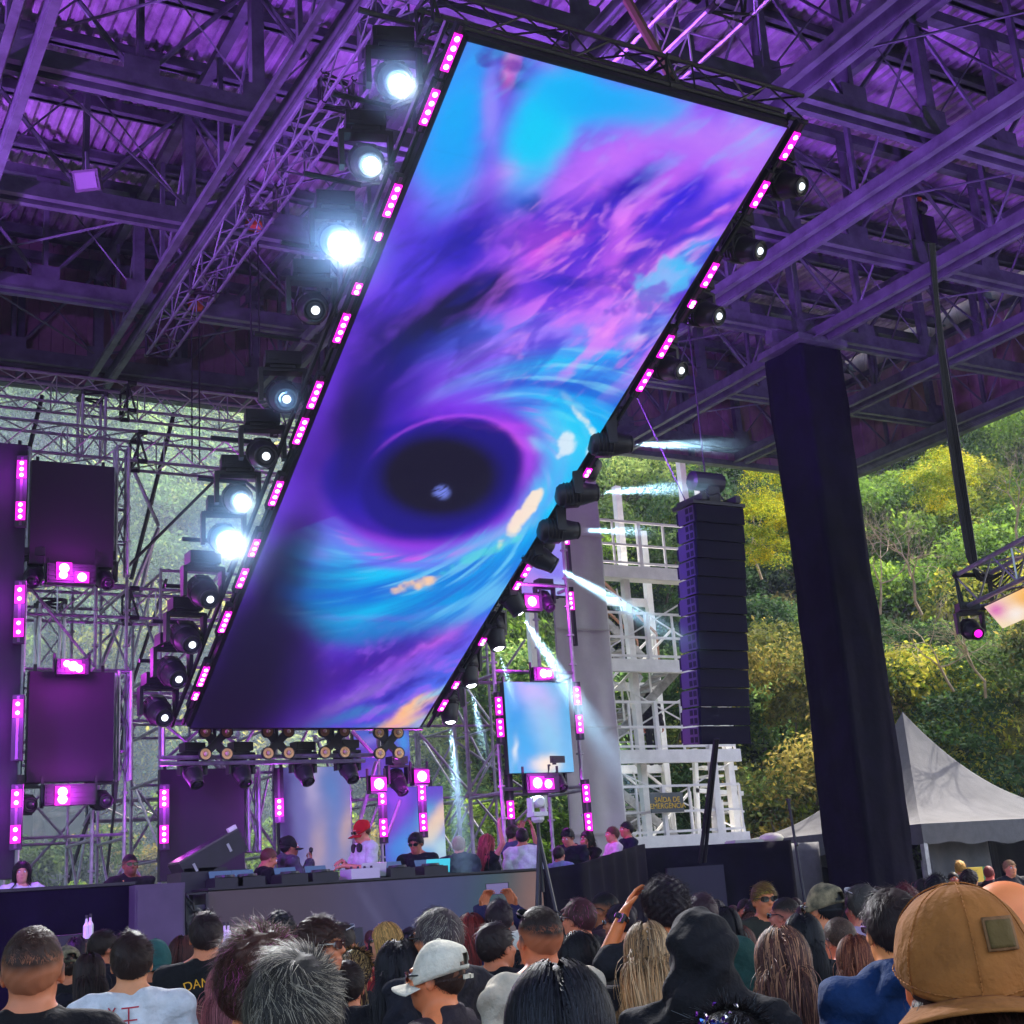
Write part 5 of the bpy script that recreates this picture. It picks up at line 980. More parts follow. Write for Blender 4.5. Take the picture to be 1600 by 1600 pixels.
# ------------------------------------------------------------------ people: smooth-union distance fields turned into one continuous skin
class SDF:
    def __init__(s,lo,hi,vx,k=.018):
        s.lo=np.array(lo,float); s.vx=vx; s.n=np.ceil((np.array(hi)-s.lo)/vx).astype(int)+1; s.F=np.full(s.n,.3,dtype=np.float32); s.k=k
    def _box(s,lo,hi):
        a=np.maximum(((np.array(lo)-s.lo)/s.vx).astype(int)-1,0); b=np.minimum(((np.array(hi)-s.lo)/s.vx).astype(int)+2,s.n)
        if (b<=a).any(): return None
        g=[s.lo[i]+np.arange(a[i],b[i])*s.vx for i in range(3)]
        return tuple(slice(a[i],b[i]) for i in range(3)),g[0][:,None,None].astype(np.float32),g[1][None,:,None].astype(np.float32),g[2][None,None,:].astype(np.float32)
    def _put(s,sl,d,k):
        k=k or s.k; f=s.F[sl]; h=np.clip(.5+.5*(f-d)/k,0,1); s.F[sl]=f*(1-h)+d*h-k*h*(1-h)
    def ell(s,c,r,R=None,k=None,sub=False):
        c=np.array(c,float); m=max(r)*1.0+.04; bx=s._box(c-m,c+m)
        if bx is None: return s
        sl,X,Y,Z=bx; x,y,z=X-c[0],Y-c[1],Z-c[2]
        if R is not None:
            R=np.array(R); x,y,z=(R[0,0]*x+R[1,0]*y+R[2,0]*z,R[0,1]*x+R[1,1]*y+R[2,1]*z,R[0,2]*x+R[1,2]*y+R[2,2]*z)
        k0=np.sqrt((x/r[0])**2+(y/r[1])**2+(z/r[2])**2)+1e-6; k1=np.sqrt((x/r[0]**2)**2+(y/r[1]**2)**2+(z/r[2]**2)**2)+1e-6
        d=k0*(k0-1)/k1
        if sub: kk=k or .01; f=s.F[sl]; h=np.clip(.5-.5*(f+d)/kk,0,1); s.F[sl]=f*(1-h)-d*h+kk*h*(1-h)
        else: s._put(sl,d,k)
        return s
    def cap(s,a,b,ra,rb=None,k=None):
        rb=ra if rb is None else rb; a=np.array(a,float);b=np.array(b,float); m=max(ra,rb)+.035; bx=s._box(np.minimum(a,b)-m,np.maximum(a,b)+m)
        if bx is None: return s
        sl,X,Y,Z=bx; d=b-a; L=float(d@d)+1e-9; t=np.clip(((X-a[0])*d[0]+(Y-a[1])*d[1]+(Z-a[2])*d[2])/L,0,1)
        q=np.sqrt((X-a[0]-t*d[0])**2+(Y-a[1]-t*d[1])**2+(Z-a[2]-t*d[2])**2)-(ra+(rb-ra)*t); s._put(sl,q,k); return s
    def pts(s):
        g=[s.lo[i]+np.arange(s.n[i])*s.vx for i in range(3)]; return g
    def mesh(s):
        F_=s.F; F_[0]=F_[-1]=.1; F_[:,0]=F_[:,-1]=.1; F_[:,:,0]=F_[:,:,-1]=.1; sg=F_<0; n=np.array(F_.shape)
        c=np.zeros(n-1,np.int8)
        for i in (0,1):
            for j in (0,1):
                for k in (0,1): c+=sg[i:n[0]-1+i,j:n[1]-1+j,k:n[2]-1+k]
        act=(c>0)&(c<8); idx=-np.ones(n-1,np.int64); ii=np.argwhere(act); idx[act]=np.arange(len(ii)); P=np.zeros((len(ii),3)); W=np.zeros(len(ii))
        for ax in range(3):
            o=[a for a in range(3) if a!=ax]
            for u in (0,1):
                for v in (0,1):
                    p=ii.copy(); p[:,o[0]]+=u; p[:,o[1]]+=v; q=p.copy(); q[:,ax]+=1; fa=F_[tuple(p.T)]; fb=F_[tuple(q.T)]; m=(fa<0)!=(fb<0)
                    t=fa/(fa-fb+1e-12); X=p.astype(float); X[:,ax]+=t; P[m]+=X[m]; W[m]+=1
        P=P/W[:,None]*s.vx+s.lo; Fs=[]
        for ax in range(3):
            o=[a for a in range(3) if a!=ax]; sl0=[slice(1,n[i]-1) for i in range(3)]; sl0[ax]=slice(0,n[ax]-1); sl1=list(sl0); sl1[ax]=slice(1,n[ax])
            A,B=sg[tuple(sl0)],sg[tuple(sl1)]; e=np.argwhere(A!=B); flip=A[tuple(e.T)]
            e=e+np.array([0 if i==ax else 1 for i in range(3)]); q=[]
            for u,v in ((-1,-1),(0,-1),(0,0),(-1,0)):
                r=e.copy(); r[:,o[0]]+=u; r[:,o[1]]+=v; q.append(idx[tuple(r.T)])
            q=np.stack(q,1); 
            if ax==1: flip=~flip
            q[~flip]=q[~flip][:,::-1]; Fs.append(q)
        Fc=np.concatenate(Fs); Fc=Fc[(Fc>=0).all(1)]
        return P,Fc
def smoothV(P,Fc,it=2):
    e=np.concatenate([Fc[:,[0,1]],Fc[:,[1,2]],Fc[:,[2,3]],Fc[:,[3,0]]]); 
    for _ in range(it):
        S_=np.zeros_like(P); W=np.zeros(len(P)); np.add.at(W,e[:,0],1); np.add.at(W,e[:,1],1)
        for d in range(3): S_[:,d]=np.bincount(e[:,0],P[e[:,1],d],len(P))+np.bincount(e[:,1],P[e[:,0],d],len(P))
        P=P*.5+S_/W[:,None]*.5
    return P
def hand(S_,w,d,nrm,curl=.4,side=1):                    # wrist point, finger direction, palm normal
    w=np.array(w,float); d=np.array(d,float);d/=np.linalg.norm(d); nrm=np.array(nrm,float); nrm-=d*(nrm@d); nrm/=np.linalg.norm(nrm); x=np.cross(d,nrm)*side
    for t in (-.028,-.01,.01,.028): S_.cap(w+x*t*.6+d*.01,w+x*t+d*.085,.016,.012,k=.012)
    for i,(t,l) in enumerate(((-.033,.060),(-.011,.074),(.012,.078),(.034,.070))):
        k=w+x*t+d*.088; sp=d+x*t*3.; sp/=np.linalg.norm(sp); m=k+(sp*math.cos(curl*.5)+nrm*math.sin(curl*.5))*l*.5; e=m+(sp*math.cos(curl*1.4)+nrm*math.sin(curl*1.4))*l*.48
        S_.cap(k,m,.0095,.0085,k=.004); S_.cap(m,e,.0085,.007,k=.004)
    a=w+x*.03+d*.025; b=a+x*.035+d*.03+nrm*.015; c=b+d*.032+nrm*.012+x*.006; S_.cap(a,b,.014,.0105,k=.008); S_.cap(b,c,.0105,.008,k=.004)
POSE=dict(down=[((.235,-.03,1.13),(.245,.07,.90)),((-.235,-.03,1.13),(-.245,.07,.90))],
 phone=[((.25,.20,1.36),(.10,.30,1.66)),((-.25,.20,1.36),(-.10,.30,1.66))],
 handhead=[((.235,-.03,1.13),(.245,.07,.90)),((-.30,.03,1.39),(-.185,.05,1.585))],
 work=[((.26,.06,1.14),(.16,.32,1.10)),((-.26,.06,1.14),(-.16,.32,1.10))],
 chest=[((.27,.05,1.16),(.05,.26,1.28)),((-.27,.05,1.16),(-.05,.28,1.22))],
 chin=[((.235,-.03,1.13),(.245,.07,.90)),((-.20,.16,1.20),(-.07,.17,1.47))],
 up=[((.30,.06,1.58),(.17,.10,1.80)),((-.235,-.03,1.13),(-.245,.07,.90))],
 mic=[((.27,.08,1.18),(.06,.24,1.42)),((-.26,.05,1.14),(-.15,.30,1.12))],
 lean=[((.28,.10,1.18),(.20,.36,1.12)),((-.28,.10,1.18),(-.20,.36,1.12))])
def rotx(p,piv,a):
    p=np.array(p,float)-piv; c,s=math.cos(a),math.sin(a); return np.array([p[0],p[1]*c-p[2]*s,p[1]*s+p[2]*c])+piv
HP=np.array([0,-.01,1.50])
def headR(yaw,pitch): return np.array(Matrix.Rotation(-rad(yaw),3,'Z')@Matrix.Rotation(-rad(pitch),3,'X'))
HZ=np.array([0,0,-.035])
def hx_(p,R): return R@(np.array(p,float)-HP)+HP+HZ
def head_prims(S_,R,fem=False,ears=True):
    e=lambda c,r,k=.012,sub=False: S_.ell(hx_(c,R),r,R,k,sub)
    e((0,-.018,1.655),(.076,.095,.096)); e((0,.028,1.605),(.060,.066,.080),.02); e((0,.052,1.552),(.036 if fem else .042,.038,.032),.02); e((0,.030,1.575),(.052,.055,.045),.02)
    e((0,.080,1.668),(.050,.016,.010),.012); e((0,.100,1.618),(.0125,.018,.014),.010); S_.cap(hx_((0,.088,1.655),R),hx_((0,.106,1.620),R),.0085,.011,k=.008)
    for s in (-1,1):
        e((s*.030,.094,1.645),(.015,.012,.011),.010,True); e((s*.040,.070,1.615),(.020,.018,.018),.018)
        if ears: e((s*.080,-.004,1.625),(.010,.020,.032),.006); e((s*.090,.004,1.628),(.006,.011,.018),.004,True)
    e((0,.092,1.583),(.022,.010,.0055),.006); e((0,.090,1.573),(.019,.010,.006),.006); e((0,.098,1.578),(.020,.004,.0016),.002,True)
def body(pose,yaw,pitch,vx,fem=False,fold=0):
    lo,hi=(-.46,-.30,-.02),(.46,.52,1.95 if pose in('up','phone') else 1.84); S_=SDF(lo,hi,vx); R=headR(yaw,pitch); q=.92 if fem else 1.; head_prims(S_,R,fem)
    S_.cap((0,-.025,1.44),hx_((0,-.012,1.575),R),.060*q,.056*q,k=.03)
    S_.ell((0,-.01,1.30),(.165*q,.108,.19),k=.04); S_.ell((0,.0,1.12),(.145*q,.10,.15),k=.05); S_.ell((0,0,.97),(.165,.115,.13),k=.05)
    if fem: S_.ell((.07,.075,1.27),(.06,.055,.06),k=.03); S_.ell((-.07,.075,1.27),(.06,.055,.06),k=.03)
    for s in (-1,1): S_.cap((s*.03,-.03,1.47),(s*.15*q,-.02,1.415),.042,.05,k=.04); S_.cap((s*.1,-.01,1.39),(s*.195*q,-.01,1.40),.06,.055,k=.03)
    for s,(el,wr) in zip((1,-1),POSE[pose]):
        sh=(s*.200*q,-.01,1.40); S_.cap(sh,el,.048*q,.038*q,k=.02); S_.cap(el,wr,.038*q,.026*q,k=.015)
        d=np.array(wr)-np.array(el); 
        if pose in('down',) or wr[2]<1.0: hand(S_,wr,(0,.15,-1),(-s,.1,0),.7,s)
        elif pose=='phone': hand(S_,wr,(-s*.25,.05,1),(-s*.5,-.4,0),.9,s)
        elif pose=='handhead': hand(S_,wr,(.55,.12,.8),(.7,-.3,-.5),.35,-1)
        elif pose=='up': hand(S_,wr,(-.2,.1,1),(0,1,0),.2,s)
        elif pose=='chin': hand(S_,wr,(.3,-.2,.9),(.5,-.6,.2),.9,s)
        elif pose=='mic': hand(S_,wr,(-s*.6,.2,.5),(-s*.3,-.9,0),1.4,s)
        else: hand(S_,wr,(-s*.5,.8,-.25),(0,-.2,-1),.6,s)
    for s in (-1,1):
        S_.cap((s*.09,0,.93),(s*.10,.01,.50),.088,.058,k=.02); S_.cap((s*.10,.01,.50),(s*.105,-.02,.09),.056,.038,k=.015); S_.ell((s*.108,.05,.045),(.042,.115,.04),k=.02)
    P,Fc=S_.mesh(); return smoothV(P,Fc,2 if vx<.009 else 1),Fc
def garment(kind,pose,vx,fem,seed,yaw,pitch,infl=.012):
    lo,hi=(-.50,-.32,.80),(.50,.54,1.95 if pose in('up','phone') or kind=='hoodup' else 1.66); S_=SDF(lo,hi,vx); q=.92 if fem else 1.; I=infl*(1.9 if kind in('jacket','hoodie','hoodup') else 1.2)
    R=headR(yaw,pitch)
    S_.ell((0,-.01,1.30),(.168*q+I,.108+I,.19+I),k=.04); S_.ell((0,0,1.12),(.155*q+I,.105+I,.17),k=.06); S_.ell((0,0,.96),(.17+I,.118+I,.12),k=.06)
    if fem: S_.ell((.07,.075,1.27),(.06+I,.055+I,.06),k=.03); S_.ell((-.07,.075,1.27),(.06+I,.055+I,.06),k=.03)
    for s in (-1,1): S_.cap((s*.075,-.03,1.445),(s*.15*q,-.02,1.415),.040+I*.5,.052+I,k=.04); S_.cap((s*.1,-.01,1.39),(s*.195*q,-.01,1.40),.06+I,.055+I,k=.03)
    S_.cap((-.05,-.06,1.43),(.05,-.06,1.43),.05+I*.5,k=.03)
    for s,(el,wr) in zip((1,-1),POSE[pose]):
        sh=np.array((s*.200*q,-.01,1.40)); el=np.array(el);wr=np.array(wr)
        if kind in('tee',): S_.cap(sh,sh+(el-sh)*.72,.054*q+I,.058+I,k=.02)
        elif kind!='vest': S_.cap(sh,el,.052*q+I,.046+I*.9,k=.02); S_.cap(el,el+(wr-el)*.95,.046+I*.9,.034+I,k=.02)
    if kind in('jacket','shirt'):
        for i in range(12):
            a,b=2*PI*i/12,2*PI*(i+1)/12
            if kind=='shirt' or True: S_.cap((.068*math.cos(a),-.02+.062*math.sin(a),1.462-.02*math.sin(a)),(.068*math.cos(b),-.02+.062*math.sin(b),1.462-.02*math.sin(b)),.017,k=.008)
    if kind=='hoodie': S_.ell((0,-.105,1.455),(.125,.075,.07),k=.025); S_.ell((0,-.03,1.46),(.095,.08,.035),k=.02)
    if kind=='hoodup':
        e=lambda c,r,k=.03,sub=False: S_.ell(hx_(c,R),r,R,k,sub)
        e((0,-.03,1.655),(.108,.125,.125)); e((0,-.045,1.56),(.112,.11,.12)); e((0,.10,1.64),(.075,.09,.10),.02,True); S_.ell((0,-.05,1.46),(.125,.10,.07),k=.04); e((0,-.05,1.765),(.05,.06,.03),.05)
    g=S_.pts(); X,Y,Z=[a.astype(np.float32) for a in (g[0][:,None,None],g[1][None,:,None],g[2][None,None,:])]
    ph=seed*1.7; am=.0055 if kind in('tee','vest') else .010
    S_.F+=am*(np.sin(Z*38+X*22+ph+2*np.sin(Y*15+X*9+ph))+.7*np.sin(Z*61-X*47+Y*30+ph*2)*np.sin(X*17+ph))
    if kind not in('hoodup',):                          # neck opening
        S_.cap((0,-.02,1.50),(0,.03,1.62),.068,.085) if False else None
        d=np.sqrt((X/1.02)**2+(Y+.012)**2)-.060; S_.F=np.maximum(S_.F,np.where(Z>1.44,-np.broadcast_to(d,S_.F.shape)+0*Z,-1))
    S_.F=np.maximum(S_.F,(.86 if kind!='crop' else 1.0)-Z+0*X+0*Y)
    P,Fc=S_.mesh(); return smoothV(P,Fc,1),Fc
def trousers(vx=.014):
    S_=SDF((-.3,-.25,.06),(.3,.3,1.03),vx); S_.ell((0,0,.94),(.178,.128,.09),k=.04)
    for s in (-1,1): S_.cap((s*.09,0,.92),(s*.10,.01,.50),.100,.074,k=.02); S_.cap((s*.10,.01,.50),(s*.105,-.02,.12),.072,.06,k=.015)
    g=S_.pts(); S_.F+=.004*np.sin(g[2][None,None,:]*45+g[0][:,None,None]*20).astype(np.float32); return S_.mesh()
def shoes():
    S_=SDF((-.2,-.13,-.01),(.2,.24,.16),.012)
    for s in (-1,1): S_.ell((s*.108,.055,.04),(.05,.13,.045)); S_.ell((s*.105,-.03,.08),(.05,.055,.05))
    return S_.mesh()
_TR=None;_SH=None
SC=np.array([0,-.018,1.655]); SR=np.array([.079,.098,.099])
def hairmask(p,line=0): return (p[:,2]-1.632-line)-.80*p[:,1]
def hairshell(t,vx,line=0,R=None,k=0):
    S_=SDF((-.14,-.17,1.46),(.14,.14,1.82),vx); S_.ell(SC,SR+t)
    g=S_.pts(); X,Y,Z=g[0][:,None,None],g[1][None,:,None],g[2][None,None,:]; pl=-((Z-1.632-line)-.80*Y)*.78
    S_.F=np.maximum(S_.F,(pl+0*X).astype(np.float32)); S_.F+=(.0015+k*.004)*np.sin(X*130+np.sin(Z*60)*2).astype(np.float32)*np.sin(Z*110+Y*70).astype(np.float32)
    return S_.mesh()
def ribbons(Pth,Nrm,w):                                  # Pth (n,m,3), Nrm (n,m,3) -> ribbon quads
    n,m,_=Pth.shape; d=np.gradient(Pth,axis=1); s=np.cross(d,Nrm); s/=np.linalg.norm(s,axis=2)[...,None]+1e-9; tp=np.linspace(1,.25,m)[None,:,None]
    V=np.stack([Pth-s*w*tp,Pth+s*w*tp],2).reshape(-1,3); b=(np.arange(n)*m*2)[:,None]+np.arange(m-1)[None]*2; b=b.reshape(-1,1); Fc=np.concatenate([b,b+1,b+3,b+2],1); return V,Fc
def hair_strands(kind,n,seed,L,w,line=0,lift=.35,curl=0,Lj=.3,part=0):
    g=np.random.default_rng(seed); u=g.normal(size=(n*3,3)); u/=np.linalg.norm(u,axis=1)[:,None]; p=SC+u*(SR+.003); ok=hairmask(p,line)+g.normal(size=n*3)*.006>0; p,u=p[ok][:n],u[ok][:n]; n=len(p)
    nr=u/SR; nr/=np.linalg.norm(nr,axis=1)[:,None]; cl=vnoise(p,seed,30,2)-.5; cl2=vnoise(p,seed+3,34,2)-.5
    wh=SC+np.array([.02,-.06,.085]); t=p-wh; sw=np.cross(nr,t)
    if kind=='long':
        m=16; pth=np.zeros((n,m,3)); v=np.stack([np.sign(p[:,0]+part)*.45+p[:,0]*4+g.normal(size=n)*.15,-.55-.5*g.random(n),-.2*np.ones(n)],1); v-=nr*(v*nr).sum(1)[:,None]; v/=np.linalg.norm(v,axis=1)[:,None]+1e-9
        x=p.copy(); ds=(L*(1+g.normal(size=n)*.10))/m; ph=g.random(n)*6.28; off=.004+.022*g.random(n)
        for k in range(m):
            pth[:,k]=x+np.stack([np.sin(k*.9+ph),np.cos(k*.8+ph),0*ph],1)*(curl*min(1,k/4))
            v=v*.55+np.stack([-x[:,0]*1.1,-.05-.4*np.clip(x[:,1],0,1),-np.ones(n)*.75],1)*.5; v[:,0]+=cl*.15; v/=np.linalg.norm(v,axis=1)[:,None]; x=x+v*ds[:,None]
            for c,r in ((SC,SR+off[:,None]),(np.array([0,-.01,1.57]),np.array([.066,.075,.12])+off[:,None]*.8),(np.array([0,-.02,1.335]),np.array([.205,.130,.20])+off[:,None]*.6)):
                q=(x-c)/r; l=np.linalg.norm(q,axis=1); i=l<1; x[i]=(c+q/np.maximum(l,1e-6)[:,None]*r)[i]
            i=x[:,1]>.06; i&=x[:,2]<1.66; x[i,0]+=np.sign(x[i,0])*.006; x[i,1]-=.012
        ax=np.array([0,-.01,0]); N_=pth-np.stack([0*pth[...,0],0*pth[...,1]-.01,pth[...,2]-.04],-1); N_/=np.linalg.norm(N_,axis=2)[...,None]+1e-9
    else:
        m=5 if L>.02 else 3
        if kind=='p': t=np.array([0,-.125,1.69])-p; sw=sw*0; L=.05; cl=cl*.15; cl2=cl2*.15
        tl=t/(np.linalg.norm(t,axis=1)[:,None]+.02); d=tl*.8+sw/(np.linalg.norm(sw,axis=1)[:,None]+1e-9)*.6+np.array([0,0,-.25])+np.stack([cl,cl2,cl*.5],1)*3.6
        d-=nr*(d*nr).sum(1)[:,None]; d/=np.linalg.norm(d,axis=1)[:,None]+1e-9; d=d+nr*(lift+cl2*.5)[:,None]+g.normal(size=(n,3))*(.25 if curl>.008 else .13); d/=np.linalg.norm(d,axis=1)[:,None]
        Ls=L*(1+g.normal(size=n)*Lj)*(.65+.7*np.clip((p[:,2]-1.60)/.12,0,1)); s=np.linspace(0,1,m)[None,:,None]; pth=p[:,None]+d[:,None]*s*Ls[:,None,None]-nr[:,None]*(s**2)*(Ls*(lift*.75+.10))[:,None,None]
        if curl: a=s[...,0]*9+g.random(n)[:,None]*6.28; pth+=np.cross(nr,d)[:,None]*(np.sin(a)*curl)[...,None]+nr[:,None]*((np.cos(a)*curl+curl)*s[...,0])[...,None]
        N_=np.repeat(nr[:,None],m,1)+0*pth
    V,Fc=ribbons(pth,N_,w); return V,Fc,p,np.repeat(np.arange(n),pth.shape[1]*2),pth.shape[1]
def stripcol(c,n,rid,m,seed,hl=None,hlf=.0,tip=None,var=.6,root=None):
    g=np.random.default_rng(seed+99); base=np.tile(np.array(lin(c)),(n,1))*(1+var*(g.random(n)*2-1))[:,None]
    if hl: k=g.random(n)<hlf; base[k]=np.array(lin(hl))*(.7+.6*g.random(k.sum()))[:,None]
    C=base[rid]; s=np.tile(np.repeat(np.linspace(0,1,m),2),n)
    if root is not None: f=np.clip(1-s*3.2,0,1)[:,None]; C=C*(1-f)+np.array(lin(root))*f
    return C
def skinmat(c): return attrmat('skin',.52,spec=.35)
hairm=attrmat('hair',.55,spec=.25); 
def fab(c,rough=.85):
    n='fabric_'+c; return mat(n,lin(c),rough,noise=.18,nscale=9,bump=.7,bscale=22,spec=.25)
def xf(P,R): return (P-HP)@R.T+HP+HZ
BC={}
def person(px,yt,hw,a,label,hair=('short','2a1c16'),skin='b0785a',top=('tee','1a1a1f'),group=None,pose='down',pitch=0,yaw=0,fem=False,glasses=None,cap=None,D=None,htop=None,legs='1c1e26',beard=None,hl=None,seed=None,bald=False):
    D=D or .172*F/hw; p=atd(px,yt,D); h=p.z+(0 if htop is None else 0); s=(h/1.73) if htop is None else htop/1.73; base_z=0 if htop is None else p.z-htop
    s=min(1.12,max(.86,s)); bz=p.z-1.73*s if htop is not None else 0
    bear=math.degrees(math.atan2(p.x,p.y)); rz=-rad(bear+a); seed=seed or int(px*7+yt)%1000
    c_,s__=math.cos(rz),math.sin(rz); R=headR(yaw,pitch); tp=hx_((0,-.02,1.755),R)*s; ox=p.x-(tp[0]*c_-tp[1]*s__); oy=p.y-(tp[0]*s__+tp[1]*c_)
    vx=.0062 if hw>=58 else (.008 if hw>=40 or pose in('handhead',) else .0105)
    if pose in ('handhead','phone','up','chin') and hw>20: vx=min(vx,.0065)
    key=(pose,yaw,pitch,vx,fem)
    if key not in BC: BC[key]=body(pose,yaw,pitch,vx,fem)
    P,Fc=BC[key]; tone=np.array(lin(skin)); n0=len(P); C=np.tile(tone,(n0,1)); H=(P-HP-HZ)@R+HP      # head-local coords
    C*= (1+.16*(vnoise(P,seed,60,2)-.5))[:,None]
    def blob(c,r,col,al): 
        nonlocal C
        w_=al*np.exp(-(((H-np.array(c))/np.array(r))**2).sum(1)); C=C*(1-w_[:,None])+np.array(lin(col))*w_[:,None]
    blob((0,.098,1.578),(.024,.02,.010),'a04a44',.75); blob((.045,.07,1.61),(.025,.03,.02),'c07058',.25); blob((-.045,.07,1.61),(.025,.03,.02),'c07058',.25)
    for sx in (-1,1): blob((sx*.088,0,1.625),(.012,.03,.04),'b86048',.35); blob((sx*.031,.088,1.664),(.018,.02,.0045),'20140e',.8)
    if beard: blob((0,.06,1.56),(.06,.06,.032),beard,.75); blob((0,.1,1.594),(.025,.02,.006),beard,.6)
    if hair and hair[0] in('buzz','short','fade'): w_=np.clip(hairmask(H,-.012)/.03,0,1)*(H[:,2]>1.58)*.85; C=C*(1-w_[:,None])+np.array(lin(hair[1]))*w_[:,None]
    V=P.copy(); mi=np.zeros(len(Fc),int); ev=[];ef=[];em=[]
    if abs(((a+yaw)+180)%360-180)>50:
        o=len(V)
        for sx in (-1,1):
            for r,y0,m_,q in ((.0125,.083,1,9),(.006,.0905,2,7)):
                c=np.array((sx*.030,y0,1.645)); k=len(ev)
                for i in range(q+1):
                    for j in range(q):
                        th,phi=PI*i/q,2*PI*j/q; ev.append(hx_(c+r*np.array([math.sin(th)*math.cos(phi),math.cos(th),math.sin(th)*math.sin(phi)]),R))
                for i in range(q):
                    for j in range(q): ef.append([o+k+i*q+j,o+k+i*q+(j+1)%q,o+k+(i+1)*q+(j+1)%q,o+k+(i+1)*q+j]); em.append(m_)
        V=np.concatenate([V,np.array(ev)]); C=np.concatenate([C,np.ones((len(ev),3))*.5]); Fc=np.concatenate([Fc,np.array(ef)]); mi=np.concatenate([mi,np.array(em)])
    ob=npmesh('person',V,Fc,[attrmat('skin',.5,spec=.35),mat('eye_white',(.7,.68,.65),.2),mat('iris',(.03,.018,.012),.15)],None,True,np.clip(C,0,1),mi)
    ob.location=(ox,oy,bz); ob.rotation_euler=(0,0,rz); ob.scale=(s,s,s); tag(ob,label,'person',group)
    # clothing
    gk,gc=top[0],top[1]; key=('g',gk,pose,vx>.009,fem,seed%3 if hw<58 else seed,yaw if gk=='hoodup' else 0,pitch if gk=='hoodup' else 0)
    gvx=.0075 if hw>=58 else .012
    nm={'tee':'t_shirt','jacket':'jacket','shirt':'shirt','hoodie':'hoodie','hoodup':'hooded_top','vest':'vest_top'}[gk]
    if key not in BC: P2,F2=garment(gk,pose,gvx,fem,seed%7,yaw,pitch); g_=npmesh(nm,P2,F2,fab(gc),ob); BC[key]=g_.data
    else: me=BC[key].copy(); me.materials.clear(); me.materials.append(fab(gc)); g_=bpy.data.objects.new(nm,me); COL.objects.link(g_); g_.parent=ob
    global _TR,_SH
    if _TR is None: _TR=npmesh('trousers',*trousers(),fab(legs),ob).data; _SH=npmesh('shoes',*shoes(),M['black'],ob).data
    else:
        for nm_,d_,mm in (('trousers',_TR,fab(legs)),('shoes',_SH,M['black'])):
            me=d_ if nm_=='shoes' else d_.copy(); 
            if nm_=='trousers': me.materials.clear(); me.materials.append(mm)
            q=bpy.data.objects.new(nm_,me); COL.objects.link(q); q.parent=ob
    # hair
    if hair:
        hk,hc=hair[0],hair[1]; Ls=hair[2] if len(hair)>2 else None; near=hw>=58; mid=hw>=34; line=0; hp=[]
        sh=dict(buzz=.003,fade=.004,short=.010,curly=.022,wavy=.016,long=.010,pony=.008)[hk]; hv=.006 if near else .009
        key=('hs',hk,hv)
        if key not in BC: BC[key]=hairshell(sh,hv,line,None,1 if hk in('curly','wavy') else 0)
        P3,F3=BC[key]; C3=np.tile(np.array(lin(hc))*.8,(len(P3),1))
        if hk=='fade': w_=np.clip((P3[:,2]-1.66-.3*np.clip(P3[:,1],-1,0))/.03,0,1)[:,None]; C3=C3*w_+ (C3*.4+tone*.6)*(1-w_)
        cfg=dict(buzz=('s',.008,.0011,.5,0),fade=('s',.011,.0012,.35,0),short=('s',Ls or .034,.0015,.20,0),curly=('s',.040,.0018,.42,.010),wavy=('s',.044,.0018,.13,.005),long=('long',Ls or .42,.0018,0,.002),pony=('p',.05,.0022,.03,0))[hk]
        nst={True:{'s':6500,'long':5200,'p':5000}}.get(near,{'s':1900,'long':2600,'p':1500} if mid else {'s':600,'long':600,'p':500})[cfg[0]]
        wm=1.0 if near else (1.7 if mid else 2.8)
        if hw>=110: nst=int(nst*3.4); wm*=.55
        Vh,Fh,rp,rid,m_=hair_strands(cfg[0],nst,seed,cfg[1],cfg[2]*wm,line,cfg[3],cfg[4]); Ch=stripcol(hc,len(rp),rid,m_,seed,hl[0] if hl else None,hl[1] if hl else 0,root=hl[2] if hl and len(hl)>2 else None)
        if hk=='fade': zz=rp[rid][:,2]; w_=np.clip((zz-1.665)/.03,0,1)[:,None]; Ch=Ch*w_+(Ch*.5+tone*.5)*(1-w_); Vh=np.where(w_>.02,Vh,Vh*.0+xf(np.zeros((1,3)),np.eye(3))*0+rp[rid]*1.0)
        Va=[P3,Vh];Fa=[F3,Fh+len(P3)];Ca=[C3,Ch]
        if cap:
            kz=rp[rid][:,2]-.15*rp[rid][:,1]<1.622; km=kz.reshape(len(rp),-1).all(1); per=Vh.shape[0]//len(rp); fm_=km[np.repeat(np.arange(len(rp)),m_-1)]
            Va=[SC+(P3-SC)*np.where((P3[:,2:3]>1.63),.94,1.0),Vh]; Fa=[F3,Fh[fm_]+len(P3)]
        if hk=='pony':
            o=len(P3)+len(Vh); g=np.random.default_rng(seed); n=900; m=12; s_=np.linspace(0,1,m)[None,:,None]; r0=np.array([0,-.125,1.69])+g.normal(size=(n,1,3))*np.array([.010,.008,.010]); pt=r0+s_*np.array([0,-.03,-.34])+np.sin(s_*3.1)*g.normal(size=(n,1,3))*np.array([.02,.012,0])+np.sin(s_*8+g.random((n,1,1))*6)*.004
            V4,F4=ribbons(pt,np.tile(np.array([0,-1.,0]),(n,m,1)),.0032*max(1,wm*.8)); Va.append(V4);Fa.append(F4+o);Ca.append(stripcol(hc,n,np.repeat(np.arange(n),m*2),m,seed+1,hl[0] if hl else None,hl[1] if hl else 0))
        Vx=np.concatenate([xf(v,R) if hk!='long' or i==0 else v+HZ for i,v in enumerate(Va)])
        if hk=='long' and (yaw or pitch): z=Va[1][:,2:3]; w_=np.clip((z-1.45)/.12,0,1); Vx=np.concatenate([xf(P3,R),xf(Va[1],R)*w_+(Va[1]+HZ)*(1-w_)])
        npmesh('hair',Vx,np.concatenate(Fa),hairm,ob,hk=='x' or False,np.clip(np.concatenate(Ca),0,1))
    if glasses: make_glasses(ob,R,glasses)
    if cap: make_cap(ob,R,*cap)
    return ob
